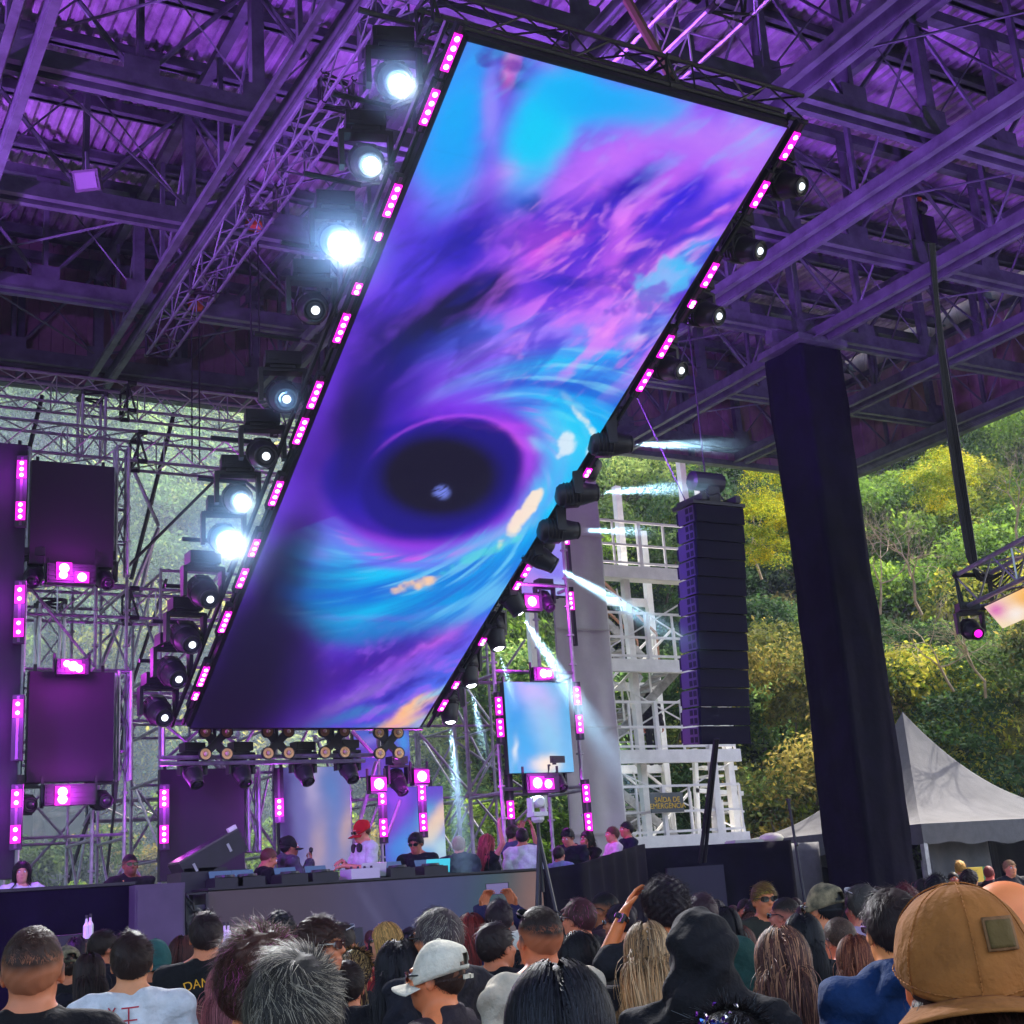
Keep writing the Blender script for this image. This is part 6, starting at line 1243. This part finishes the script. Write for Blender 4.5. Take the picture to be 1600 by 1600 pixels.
def make_glasses(ob,R,g):
    col=g[0]; up=g[1] if len(g)>1 else 0; m=MB(); dz=(.085 if up else 0); dy=(-.012 if up else 0)
    RR=Matrix([list(r) for r in R]); T=lambda p:Vector(hx_(p,R))
    for s in (-1,1):
        c=(s*.034,.103+dy-(.03 if up else 0),1.645+dz); pts=[]
        for i in range(14):
            t=2*PI*i/14; pts.append(T((c[0]+.029*math.copysign(abs(math.cos(t))**.7,math.cos(t)),c[1]-.012*abs(math.cos(t))*(1 if s*math.cos(t)>0 else 0),c[2]+.019*math.copysign(abs(math.sin(t))**.7,math.sin(t)))))
        nrm=RR@Vector((0,.004,0)); m.prism(pts,nrm)
    o=m.build('sunglasses',mat('lens_'+col,lin(col),.12,spec=.8),ob); m=MB()
    m.tube(T((-.01,.106+dy-(.03 if up else 0),1.652+dz)),T((.01,.106+dy-(.03 if up else 0),1.652+dz)),.003,5)
    for s in (-1,1):
        m.tube(T((s*.064,.088+dy-(.03 if up else 0),1.650+dz)),T((s*.086,.0+dy,1.652+dz*.9)),.0032,5); m.tube(T((s*.086,.0+dy,1.652+dz*.9)),T((s*.082,-.035+dy,1.632+dz)),.0028,5)
    f=m.build('glasses_frame',mat('frame_'+(g[2] if len(g)>2 else '15151a'),lin(g[2] if len(g)>2 else '15151a'),.3),None); f.parent=o
def make_cap(ob,R,col,back=False,pattern=None,text_=None,big=False):
    fm=fab(col,.9) if not pattern else mat('camo_fabric',lin('3a3a2c'),.9,col2=lin('9a8a6a'),nscale=18,bump=.1); sg=-1 if back else 1
    T=lambda p:hx_(p,R); nu,nv=(72,30) if big else (36,14); V=[];hole=(not back) ; r=SR+(np.array([.020,.018,.008]) if big else np.array([.013,.014,.012])); c=SC+np.array([0,0,.004])
    fl=[]
    for j in range(nv+1):
        th=(PI/2+.22)*j/nv
        for i in range(nu):
            ph=2*PI*i/nu; seam=abs(((ph/(PI/3))+.5)%1-.5); k=1-.016*math.exp(-(seam/.035)**2)*min(1,th*3)
            wr=1+.010*math.sin(ph*5+th*7)*math.sin(th*3+ph)*min(1,th) if big else 1
            x,y,z=math.sin(th)*math.cos(ph),math.sin(th)*math.sin(ph),math.cos(th); z=z*(1 if z>0 else 1.0)
            tilt=-.030*(y*sg) if z<.5 else -.030*(y*sg)*(1-(z-.5)*2)
            V.append(T(c+np.array([x*r[0]*k*wr,y*r[1]*k*wr,z*r[2]*k*wr-.0+(-tilt if False else tilt)*1.0])))
    Fc=[(j*nu+i,j*nu+(i+1)%nu,(j+1)*nu+(i+1)%nu,(j+1)*nu+i) for j in range(nv) for i in range(nu)]
    if hole:
        keep=[]
        for f in Fc:
            j=f[0]//nu; i=f[0]%nu; ph=2*PI*(i+.5)/nu; d=abs(((ph-1.5*PI*1)+PI)%(2*PI)-PI)
            if d<.45 and nv*.70<=j<nv*.90 and (d/.45)**2+((nv*.9-j)/(nv*.22))**2<1.1: continue
            keep.append(f)
        Fc=keep
    dm=npmesh('cap',V,np.array(Fc),fm,ob,True); sm_=dm.modifiers.new('s','SOLIDIFY'); sm_.thickness=.0025; sm_.offset=1
    bt=MB(); bt.lathe(T(c+np.array([0,0,r[2]])),[(.009,-.002),(.009,.002),(.005,.004)],12,Matrix([list(q) for q in R])); q=bt.build('cap_button',fm,None,True); q.parent=dm
    if big:
        for kk in range(6):
            i=int(nu*(kk+.5)/6); sm2=MB(); sm2.path([Vector(V[j*nu+i])+(Vector(V[j*nu+i])-Vector(T(c))).normalized()*.003 for j in range(2,nv+1)],.0011,5); q=sm2.build('panel_seam',fm,None,True); q.parent=dm
        sm2=MB(); sm2.path([Vector(V[(nv-2)*nu+i%nu])+(Vector(V[(nv-2)*nu+i%nu])-Vector(T(c))).normalized()*.003 for i in range(nu+1)],.0011,5); q=sm2.build('panel_seam',fm,None,True); q.parent=dm
    V=[];n1,n2=22,7
    for i in range(n1):
        u=-1+2*i/(n1-1); ang=u*1.12
        for j in range(n2):
            t=j/(n2-1); ex=.072*t*(1-.35*u*u); x=math.sin(ang)*(r[0]+ex*.75); y=math.cos(ang)*(r[1])+ex*1.0; V.append(T(c+np.array([x,sg*y,-.052-.012*t-.022*(abs(math.sin(ang))**2)*(1+t*.5)+.014])))
    B=npmesh('brim',V,gridf(n2,n1),fm,None,True); B.parent=dm; sm_=B.modifiers.new('s','SOLIDIFY'); sm_.thickness=.004
    if big:   # square patch at the back panel right of the middle
        m=MB(); cc=T(c+np.array([.052,-r[1]*.87,-.036*1]))
    return dm
def decal(ob,target,off=.003,d=(0,1,0)):              # press a flat child mesh onto the garment along d
    bv=BVHTree.FromPolygons([v.co for v in target.data.vertices],[tuple(p.vertices) for p in target.data.polygons]); d=Vector(d)
    for v in ob.data.vertices:
        p=Vector(v.co); h=bv.ray_cast(p-d*.6,d)
        if h[0] is not None: k=h[0]-d*off; v.co=Vector((v.co.x,k.y,v.co.z)) if abs(d.y)>.9 else k
def backtext(per,s,size,z,x,col,arcr=None,font_w=1.0,name='shirt_print'):
    sh=[c for c in per.children if c.name.split('.')[0] in('t_shirt','shirt','jacket','hoodie')][0]
    o=text(name,s,(0,0,0),size,mat('ink_'+col,lin(col),.7),None,None,.0)
    for v in o.data.vertices:
        X,Z=v.co.x*font_w,v.co.y
        if arcr: a=X/arcr; X=math.sin(a)*(arcr+Z); Z=(math.cos(a)*(arcr+Z))-arcr
        v.co=Vector((x+X,-.3,z+Z))
    o.parent=sh; decal(o,sh); return o
def strokes(per,lines,col,w,name='shirt_print'):
    sh=[c for c in per.children if c.name.split('.')[0] in('t_shirt','shirt','jacket')][0]; m=MB()
    for ln in lines:
        for (a,b) in zip(ln,ln[1:]):
            n=6; A=Vector((a[0],-.3,a[1]));B=Vector((b[0],-.3,b[1])); d=(B-A).normalized(); s_=Vector((d.z,0,-d.x))*w/2
            for k in range(n): p=A.lerp(B,k/n);q=A.lerp(B,(k+1)/n); m.add([p-s_,p+s_,q+s_,q-s_],[(0,1,2,3)])
    o=m.build(name,mat('ink_'+col,lin(col),.7),sh); decal(o,sh); return o
# ------------------------------------------------------------------ the crowd
GCR='people in the crowd'
BL_='15151a'
P_=person
p1=P_(52,1443,90,10,'man with cropped hair in black tee at the far left front',('fade','3a241c'),'d1815a',('tee','141216'),GCR,hl=('5a4438',.1))
P_(104,1478,42,-20,'person in camouflage cap and black shirt behind the far left man',('buzz','2a1a14'),'d1815a',('tee','17171c'),GCR,cap=('8a8a80',False,True))
P_(160,1452,38,70,'man with dark hair in profile facing right beside the white tee man',('short','281814'),'bf704e',('tee','1a1420'),GCR)
P_(140,1490,44,-10,'woman with long dark hair left of the man in white tee',('long','2a1814',.45),'bf704e',('jacket','181420'),GCR,fem=True)
p2=P_(206,1455,62,5,'man in white tee with a red character on the back',('short','2e1c18'),'da9265',('tee','d8dade'),GCR,hl=None)
P_(243,1468,46,-25,'person in teal cap worn sideways and dark leather jacket',('buzz','241814'),'c87a56',('jacket','202026'),GCR,cap=('2f5a58',True))
P_(287,1463,44,20,'woman with brown shoulder hair in dark top right of the teal cap',('long','4a2420',.3),'c87a56',('jacket','1a1a22'),GCR,fem=True)
p3=P_(322,1423,49,0,'tall man in black tee with yellow lettering on the back',('short','2a1a1c'),'d17f58',('tee','121216'),GCR)
P_(436,1424,43,15,'man with thick black hair standing before the booth left part',('wavy','16121a'),'d17f58',('tee','1a161c'),GCR)
P_(492,1434,60,120,'man with wavy hair and thin sunglasses looking back to the right',('wavy','3a2018'),'da875e',('tee','2a2024'),GCR,glasses=('401a18',0,'c8c0b0'),yaw=-10)
P_(528,1440,48,40,'man in dark red shirt with glasses pushed up on his hair',('short','2a1a18'),'d17f56',('shirt','8a1c24'),GCR,glasses=('8a88a0',1,'a0a0b0'))
P_(402,1450,112,25,'man with wavy brown hair tinted pink, turned right, near the front',('wavy','46281f'),'ed9262',('tee','6a3848'),GCR,hl=('9a4078',.08))
P_(354,1506,60,10,'person with long pink tinted hair left of the wavy haired man',('long','9a5a60',.45),'e39269',('vest','3a2028'),GCR,fem=True)
P_(455,1479,158,-5,'man with swirled grey streaked hair close in front at bottom',('short','3a3632',.036),'bf7f5e',('tee','2a2a30'),GCR,hl=('968c7a',.32),D=2.45)
P_(540,1500,60,10,'man in bright blue tee behind the grey haired man',('short','2a1c18'),'da875e',('tee','1440a0'),GCR)
P_(604,1442,38,-75,'blonde woman with dark sunglasses in profile facing left',('long','cc9c58',.28),'f6a37d',('jacket','241c2c'),GCR,fem=True,glasses=('101014',))
P_(640,1449,31,20,'man in a plain black cap before the booth',('short','181418'),'c8764e',('tee','16141a'),GCR,cap=('1c141c',False))
P_(552,1481,58,5,'woman with half tied blonde streaked hair and black jacket',('pony','3a241c'),'da875e',('jacket','16161a'),GCR,fem=True,hl=('d0b070',.45))
P_(622,1469,66,0,'woman with very long dark curly hair in black',('long','16121a',.5),'bf704e',('jacket','141218'),GCR,fem=True)
P_(685,1417,66,-45,'grey haired man in dark sunglasses looking left',('short','54484a'),'e38b5c',('jacket','20202a'),GCR,glasses=('101014',),hl=('a8a090',.25))
pc=P_(686,1470,76,-70,'man in white cap and dark sunglasses facing left in dark shirt',('buzz','3a241c'),'ed8956',('shirt','332a30'),GCR,glasses=('5a1c24',),cap=('d8d0bc',False),beard='6a4030')
P_(735,1428,42,-15,'woman with red hair behind the grey haired man',('long','7a2420',.3),'e3876d',('jacket','3a3038'),GCR,fem=True)
pp=P_(778,1404,42,0,'man raising a black phone with both hands toward the stage',('short','2a1824'),'d1764e',('jacket','2a2450'),GCR,pose='phone')
P_(770,1440,54,50,'man with dark hair in black jacket turned right before the phone man',('short','2a1c1c'),'d17a52',('jacket','16161c'),GCR,beard='4a2c20')
P_(808,1455,44,60,'woman in a white cap and dark top in profile behind the white shirt',('long','1c161c',.3),'da815e',('jacket','20202a'),GCR,fem=True,cap=('d0ccc0',False))
pw=P_(842,1412,68,-30,'man in cream overshirt with sunglasses pushed onto his hair',('fade','2a1c18'),'d1764e',('shirt','cfc2ac'),GCR,glasses=('14181c',1))
P_(905,1402,44,-55,'person with pink tinted brown hair in black leather jacket facing left',('short','4e262c'),'e3835e',('jacket','14141c'),GCR,glasses=('141418',),hl=('a04070',.15))
P_(944,1392,38,-75,'dark bearded man in sunglasses in profile facing left',('fade','1c1618'),'bf704a',('shirt','3a2430'),GCR,glasses=('101014',),beard='2a1a14')
P_(903,1456,56,-50,'woman with black hair and glasses in black facing left',('long','141218',.4),'d1764e',('jacket','121218'),GCR,fem=True,glasses=('3a2a2c',))
P_(968,1412,40,-70,'man in sunglasses behind the raised hand facing left',('short','2a1c28'),'da815a',('tee','1a1620'),GCR,glasses=('2a1418',))
ph=P_(1038,1373,58,-15,'tall man with thick curly hair holding a raised hand to his head',('curly','241820'),'e37f46',('tee','1c1c22'),GCR,pose='handhead')
P_(1009,1441,66,5,'woman with long straight blonde hair and dark roots',('long','b88c5c',.5),'e39269',('jacket','1a1a22'),GCR,fem=True,hl=('e0b888',.4,'1c141a'))
P_(1062,1418,44,10,'person with light brown hair just behind the black hood',('wavy','8a7050'),'da875e',('tee','202028'),GCR,hl=('d8d0a0',.3))
P_(1095,1394,47,5,'man with short brown hair right of the curly haired man',('short','3a242c'),'c8704e',('tee','2c5048'),GCR)
hd=P_(1092,1432,88,5,'person wearing a black hood up with white piped black top',None,'c8764e',('hoodup','17161b'),GCR)
P_(1130,1418,44,-35,'woman with dark hair and white glasses on top of her head',('long','1c161c',.35),'da875e',('jacket','24202c'),GCR,fem=True,glasses=('d8d4d0',1,'d8d4d0'))
P_(1163,1404,28,170,'person whose small face shows behind the man with yellow lit hair',('short','2a1a1c'),'da765a',('tee','2a2430'),GCR)
P_(1190,1377,38,160,'man with yellow lit hair and black sunglasses facing the camera',('short','6a4a20'),'e38356',('tee','34342c'),GCR,glasses=('0c0c10',),hl=('a88c38',.25))  # yellow light on the hair is put into its strand colours
P_(1172,1424,36,20,'woman with braided brown hair left of the sunglasses man',('pony','5a3430'),'c87056',('jacket','2a2430'),GCR,fem=True,hl=('8a5a50',.3))
P_(1156,1448,44,5,'woman with straight red brown hair tied with a clip',('long','5a3028',.38),'d17f5e',('jacket','2a2028'),GCR,fem=True,hl=('7a4a38',.3))
P_(1226,1400,42,-65,'man with a light topped fade and sunglasses facing left',('fade','2e2420'),'ed8b75',('tee','20202a'),GCR,glasses=('101014',))
P_(1260,1408,46,-15,'man with very short hair tinted pink left of the camouflage cap',('buzz','4a2a2c'),'e37f6d',('tee','24202c'),GCR)
P_(1252,1428,56,0,'woman with smooth black hair before the pink tinted man',('long','15141a',.42),'c87056',('jacket','16161c'),GCR,fem=True)
P_(1218,1449,78,0,'woman with long wavy brown hair in black leather jacket',('long','52302a',.42),'da8765',('jacket','141418'),GCR,fem=True,hl=('a87858',.3))
P_(1305,1430,54,-40,'man with a shaved head in white shirt bending left',('buzz','5a4438'),'ed8b67',('tee','d0d0dc'),GCR,glasses=('141418',),pitch=12)
P_(1285,1381,50,-60,'person in camouflage cap with sunglasses facing left',('short','101018'),'e39065',('tee','2a2a34'),GCR,cap=('3a3a2c',False,True),glasses=('0c0c12',))
P_(1345,1380,50,-35,'person with white hair band in pale violet shirt',('short','4a4440'),'ed9275',('shirt','b8a0c0'),GCR,glasses=('c8c4c8',1,'d0ccd0'))
P_(1334,1462,60,5,'woman with long chestnut hair left of the blue hoodie',('long','6a3424',.4),'d17f5e',('jacket','34202a'),GCR,fem=True,hl=('a06040',.25))
pb=P_(1390,1386,86,-25,'man in blue hoodie with violet rimmed sunglasses and short fade',('short','2a1c1c'),'f69a5a',('hoodie','0b2e5c'),GCR,glasses=('3a1448',0,'8030b0'))
P_(1412,1382,40,10,'person with red tinted hair behind the blue hoodie man',('wavy','5a2026'),'da765a',('jacket','2a2030'),GCR)
P_(1462,1368,36,10,'person with curly black hair right of the exit sign stand',('curly','141018'),'b6654a',('jacket','1c1824'),GCR)
bald=P_(1562,1367,100,70,'bald man near the right edge facing right',None,'ff9258',('jacket','20242c'),GCR,D=3.3)
big=P_(1490,1383,196,-8,'person in brown cap worn backwards, closest at the right edge',('long','3a2420',.2),'ff814a',('jacket','3c3430'),GCR,cap=('98602e',True,None,None,True),D=2.02)
P_(868,1506,152,0,'person with smooth glossy black hair at the bottom centre',('long','14121a',.4),'bf704e',('tee','16161c'),GCR,D=2.45,fem=True,hl=('2a2c34',.3))
sq=P_(1135,1574,120,8,'person at the bottom edge with sequins in her tied hair',('pony','2a2226'),'c87656',('tee','1c1c24'),GCR,fem=True,hl=('7a8088',.2),D=2.5)
# farther people seen between the heads
fill=[(78,1475,26,'2a1a16','18181e','black'),(185,1478,24,'3a2220','20202a','black'),(268,1452,26,'281a1a','1c1c24','black'),(355,1470,26,'1c1618','2a2430','grey'),(468,1446,24,'2c1a18','1c1c22','black'),(580,1470,24,'4a2c20','16161c','black'),(660,1462,26,'20181c','20202a','black'),(716,1446,26,'5a2424','2a2a34','grey'),(760,1420,24,'241c24','16161c','black'),(880,1428,24,'2a2022','20202a','black'),(925,1412,26,'3a2426','1a1a24','black'),(984,1408,24,'281c24','2c2c38','grey'),(1075,1396,24,'5a3a30','18181e','black'),(1118,1400,26,'241a22','24202a','black'),(1145,1412,24,'4a2a2c','1c1c26','black'),(1242,1396,24,'3a2628','20202a','black'),(1318,1392,26,'32221e','2c2434','grey'),(1370,1378,26,'2a1c20','1a1a24','black'),(1440,1366,28,'1e161c','20202a','black'),(1512,1352,24,'2a1a1c','242430','grey')]
for i,(x,y,w_,hc,tc,tn) in enumerate(fill):
    P_(x,y+6,w_,[0,25,-20][i%3],'small far head with %s hair seen between nearer people, %s from the left'%(['dark','brown','short'][i%3],(ORD+['fifteenth','sixteenth','seventeenth','eighteenth','nineteenth','twentieth'])[i]),(['short','wavy','buzz'][i%3],hc),['c87c58','d88c64','aa6448'][i%3],(['tee','jacket'][i%2],tc),'far people between the nearer heads')
fill2=[(590,1462,34,'241a1c','24242c'),(665,1480,32,'3a241c','1a1a22'),(712,1462,34,'1c1618','3a3a48'),(748,1470,30,'2a1c1c','4a2a34'),(876,1452,34,'1a1418','20202a'),(938,1440,34,'3a2828','2a3450'),(975,1452,36,'1c1618','1a1a20'),(1052,1446,32,'5a3c2c','30303c'),(1112,1440,34,'241a20','4c4c58'),(1140,1436,30,'1c1418','20202a'),(1202,1432,34,'3a2420','1c2030'),(1276,1446,34,'241a1c','3c2c38'),(1325,1436,34,'1c1618','2a2a34'),(1366,1420,36,'5a3428','20202a'),(225,1490,30,'2a1c18','1c1c24'),(120,1470,32,'1c1618','2a2430'),(505,1470,32,'3a2820','20202a'),(1178,1410,30,'241a1c','343440')]
for i,(x,y,w_,hc,tc) in enumerate(fill2):
    P_(x,y-6,w_,[10,-30,30,0][i%4],'mid-distance head with %s hair filling the crowd, %s of this row'%(['short dark','wavy','cropped','long dark'][i%4],['first','second','third','fourth','fifth','sixth','seventh','eighth','ninth','tenth','eleventh','twelfth','thirteenth','fourteenth','fifteenth','sixteenth','seventeenth','eighteenth'][sorted(range(18),key=lambda k:fill2[k][0]).index(i)]),(['short','wavy','fade','long'][i%4],hc),['c8805c','dc9068','a86848'][i%3],(['tee','jacket','shirt'][i%3],tc),'mid-distance people in the crowd',fem=i%4==3,hl=('6a4438',.15))
P_(1488,1362,17,170,'far person in black tee with white lettering under the marquee',('short','1a1418'),'c8704e',('tee','101014'),None)
P_(1543,1352,17,20,'far person with a red face near the yellow box',('buzz','7a3030'),'da5f4e',('tee','2a1c24'),None)
P_(1575,1343,18,150,'far person with light hair under the marquee at the right',('short','a07a50'),'ed986d',('jacket','20202a'),None)
P_(1499,1345,14,0,'far person with blonde hair under the marquee',('wavy','c09040'),'da875e',('tee','20202a'),None)
# lettering and marks on clothes
backtext(p3,'DANCE',.062,1.375,-.01,'e8a818',.30); backtext(p3,'R',.045,1.325,.045,'c8b8a0')
strokes(p3,[[(-.12,1.29),(.10,1.23)],[(-.08,1.265),(.09,1.21)],[(-.06,1.24),(.08,1.19)]],'b89a80',.003)
strokes(p2,[[(-.055,1.430),(-.085,1.385)],[(-.085,1.430),(-.05,1.390),(-.06,1.335),(-.08,1.320)],[(-.05,1.395),(-.09,1.360)],[(-.03,1.425),(.04,1.427)],[(0,1.425),(.0,1.325)],[(-.025,1.375),(.035,1.377)],[(-.03,1.325),(.045,1.329)]],'b8243c',.006)
strokes(p2,[[(-.08,1.295),(-.06,1.270),(-.075,1.245)],[(.035,1.295),(.015,1.270),(.03,1.245)],[(-.05,1.275),(-.035,1.260),(-.05,1.245)],[(-.005,1.275),(.01,1.260),(-.005,1.245)]],'303038',.004)
backtext(pw,'Ho            Social Co',.030,1.425,0,'2a2420',None,.9)
strokes(hd,[],'e0e0e8',.004) if False else None
def piping(per,pts,col='e0e0e8',r=.0045):
    sh=[c for c in per.children if c.name.split('.')[0] in('hooded_top',)][0]; bv=BVHTree.FromPolygons([v.co for v in sh.data.vertices],[tuple(p.vertices) for p in sh.data.polygons]); q=[]
    for i in range(len(pts)-1):
        for k in range(8):
            a=Vector(pts[i]).lerp(Vector(pts[i+1]),k/8); h=bv.ray_cast(Vector((a.x,-.6,a.z)),Vector((0,1,0)))
            if h[0] is not None: q.append(h[0]+Vector((0,-.002,0)))
    m=MB(); m.path(q,r,5); m.build('piping',mat('white_piping',(.7,.7,.75),.6),sh)
piping(hd,[(-.24,0,1.33),(-.17,0,1.38),(-.10,0,1.42)]); piping(hd,[(.06,0,1.44),(.12,0,1.42),(.20,0,1.38),(.25,0,1.30)])
# phone in the raised hands, wrist watch, sequins
def held(per,loc,size,rot,name,label,cat,mt,extra=None):
    Mx=per.matrix_basis; t=thing(name,label,cat,(0,0,0)); t.matrix_world=Matrix.LocRotScale(Mx@Vector(loc),per.rotation_euler.to_quaternion(),Vector((1,1,1))); m=MB(); m.box((0,0,0),size,rot); m.build('phone_body' if cat=='phone' else 'body',mt,t)
    if extra: extra(t)
    return t
bpy.context.view_layer.update()
held(pp,(0,.335,1.79),(.155,.010,.076),None,'mobile_phone','black mobile phone held up by the man before the booth','phone',M['black'],lambda t:(lambda m:(m.box((0,-.007,0),(.145,.003,.068)),m.build('phone_screen',emis('phone_screen',(.25,.2,.5),.6),t)))(MB()))
wr=Vector(POSE['handhead'][1][1]); el=Vector(POSE['handhead'][1][0]); d=(wr-el).normalized(); m=MB(); m.lathe((0,0,0),[(.033,-.012),(.036,-.008),(.036,.008),(.033,.012)],16,d.to_track_quat('Z','Y').to_matrix()); m.box((-.01,-.040,.0),(.038,.014,.04),d.to_track_quat('Z','Y').to_matrix()); w_=m.build('wrist_watch',mat('watch_black',(.02,.02,.03),.2),ph); w_.location=wr-d*.012
m=MB(); 
for k in range(46):
    c=Vector((R_.gauss(0,.022),-.13+R_.gauss(0,.014),1.705+R_.gauss(0,.02))); m.m=k%3; m.lathe(c,[(.0065,0),(.002,.004)],6,Matrix.Rotation(R_.uniform(-1,1),3,'X')@Matrix.Rotation(R_.uniform(-2,2),3,'Y'))
m.build('sequin_hair_tie',[mat('sequin_violet',(.35,.05,.6),.12,.8),mat('sequin_silver',(.8,.8,.9),.1,.9),mat('sequin_blue',(.1,.3,.9),.12,.8)],sq)
# square velvet patch, strap and cap details
def on_cap(per,loc,sx,sz,name,mt,cap='cap',off=.003):
    cp=[c for c in per.children if c.name.split('.')[0]==cap][0]; bv=BVHTree.FromPolygons([v.co for v in cp.data.vertices],[tuple(p.vertices) for p in cp.data.polygons]); V=[];n=9
    for i in range(n):
        for j in range(n):
            x=loc[0]+(i/(n-1)-.5)*sx; z=loc[1]+(j/(n-1)-.5)*sz; h=bv.ray_cast(Vector((x,-.6,z)),Vector((0,1,0))); V.append(tuple(h[0]-Vector((0,off,0))) if h[0] is not None else (x,-.1,z))
    o=npmesh(name,V,gridf(n,n),mt,cp,True); o.modifiers.new('s','SOLIDIFY').thickness=.003; return o
on_cap(big,(.040,1.662),.044,.044,'square_patch_border',fab('7c5838')); on_cap(big,(.040,1.662),.036,.036,'square_patch',fab('5c4a26'),off=.0055)
m=MB(); m.box((.012,-.118,1.600),(.075,.006,.016)); m.box((.048,-.122,1.598),(.03,.008,.014)); m.build('cap_strap',fab('c8c0ac'),pc)
# ------------------------------------------------------------------ people on the stage (they stand on the deck)
def stagep(px,yt,Y,a,label,**k):
    p=at(px,yt,Y); D=(np.array(p)-CC)@CF; hw=.172*F/D; return P_(px,yt,hw,a,label,k.pop('hair',('short','241a18')),k.pop('skin','c08060'),k.pop('top',('tee','15151a')),'people standing on the stage',D=D,htop=k.pop('h',1.76),**k)
stagep(35,1346,16.0,180,'woman with long dark hair and white top at the far left of stage',hair=('long','1a1418',.4),top=('shirt','c8ccd8'),fem=True,h=1.66,skin='c8907c')
stagep(203,1333,15.8,165,'man in sunglasses and black jacket with yellow lanyard on stage left',hair=('fade','1a1214'),top=('jacket','141018'),skin='8a5040',glasses=('101014',),beard='1c1214',h=1.78)
stagep(424,1322,15.9,70,'balding man in black bending over the left of the booth',hair=('buzz','6a3a34'),top=('tee','121018'),skin='c87860',pose='work',pitch=25,h=1.72)
s5=stagep(450,1306,16.3,75,'man in grey hoodie and dark cap holding a microphone',hair=('short','18141c'),top=('hoodie','4c4458'),skin='a86450',pose='mic',cap=('1c1820',False),beard='2a1a1c',h=1.78)
dj=stagep(562,1281,16.05,-115,'performer in red cap and white tee with headphones round his neck',hair=('short','5a3020'),top=('tee','c8c8d0'),skin='d88a70',pose='chest',cap=('b81824',False),glasses=('101014',),pitch=14,h=1.86)
stagep(648,1300,16.1,-160,'man in black tee and sunglasses working at the booth',hair=('wavy','1a1420'),top=('tee','141620'),skin='b06a58',pose='work',glasses=('0c0c12',),pitch=16,h=1.80)
stagep(716,1306,16.6,10,'person in dark coat with back turned right of the booth middle',hair=('short','8a6a58'),top=('jacket','1c2038'),skin='c08070',h=1.74)
stagep(760,1303,16.8,60,'woman with red hair in black top on stage',hair=('long','9a3a44',.4),top=('vest','141420'),skin='c87878',fem=True,pose='up',h=1.70)
stagep(800,1288,17.3,40,'man with raised arms filming in grey tee on stage',hair=('short','2a1c1c'),top=('tee','40506a'),skin='b87060',pose='phone',h=1.78)
stagep(815,1293,16.9,0,'man in bright white tee with back turned beside the tripod',hair=('short','241820'),top=('tee','d0d4e0'),skin='b06a58',h=1.78)
stagep(884,1293,17.6,-150,'young man with black bowl hair in navy looking down',hair=('wavy','14121c'),top=('jacket','18182a'),skin='c07868',pitch=22,h=1.80)
stagep(872,1322,17.2,30,'person crouched in pale blue top at the stage right wall',hair=('short','241820'),top=('tee','8090c0'),skin='c07868',h=1.60)
stagep(917,1298,18.0,-140,'woman in black dress holding a hand to her chin',hair=('long','1c1418',.4),top=('tee','100e16'),skin='b87060',fem=True,pose='chin',h=1.70)
stagep(957,1291,18.4,-110,'young man in white tee at the right end of the stage',hair=('short','5a3830'),top=('tee','d0c8d0'),skin='c8846c',pose='work',h=1.76)
stagep(979,1283,18.7,-115,'man in navy tee rightmost on the stage',hair=('short','1c1620'),top=('tee','141830'),skin='c07860',pose='work',h=1.82)
P_(1013,1082,12,160,'person in dark clothes standing on the white stairs',('short','1c1418'),'b6654e',('jacket','201c28'),None,D=31.6,htop=1.7)
bpy.context.view_layer.update()
m=MB(); m.lathe((0,0,0),[(.012,-.10),(.014,.02),(.025,.04),(.026,.07),(.012,.085)],10); t=thing('microphone','black microphone held by the man in grey hoodie','microphone',s5.matrix_basis@Vector((.0,.26,1.50))); m.build('microphone_body',M['blackm'],t)
m=MB()
for k in range(18):
    a,b=PI*2*k/18,PI*2*(k+1)/18; m.tube((.095*math.cos(a),-.01+.09*math.sin(a),1.455-.03*math.sin(a)),(.095*math.cos(b),-.01+.09*math.sin(b),1.455-.03*math.sin(b)),.013,6)
for s in (-1,1): m.lathe((s*.075,.09,1.41),[(.05,-.02),(.055,0),(.04,.02)],14,Matrix.Rotation(PI/2,3,'X'))
t=thing('headphones','black headphones resting round the neck of the performer in red cap','headphones'); t.matrix_world=dj.matrix_basis; m.build('headband',M['black'],t)
ly=[c for c in COL.objects if c.get('label','').startswith('man in sunglasses and black jacket')][0]; m=MB(); m.path([(-.09,.05,1.44),(-.06,.13,1.30),(0,.155,1.15),(.06,.13,1.30),(.09,.05,1.44)],.008,5); m.build('lanyard',mat('lanyard_tan',(.6,.35,.12),.6),ly)
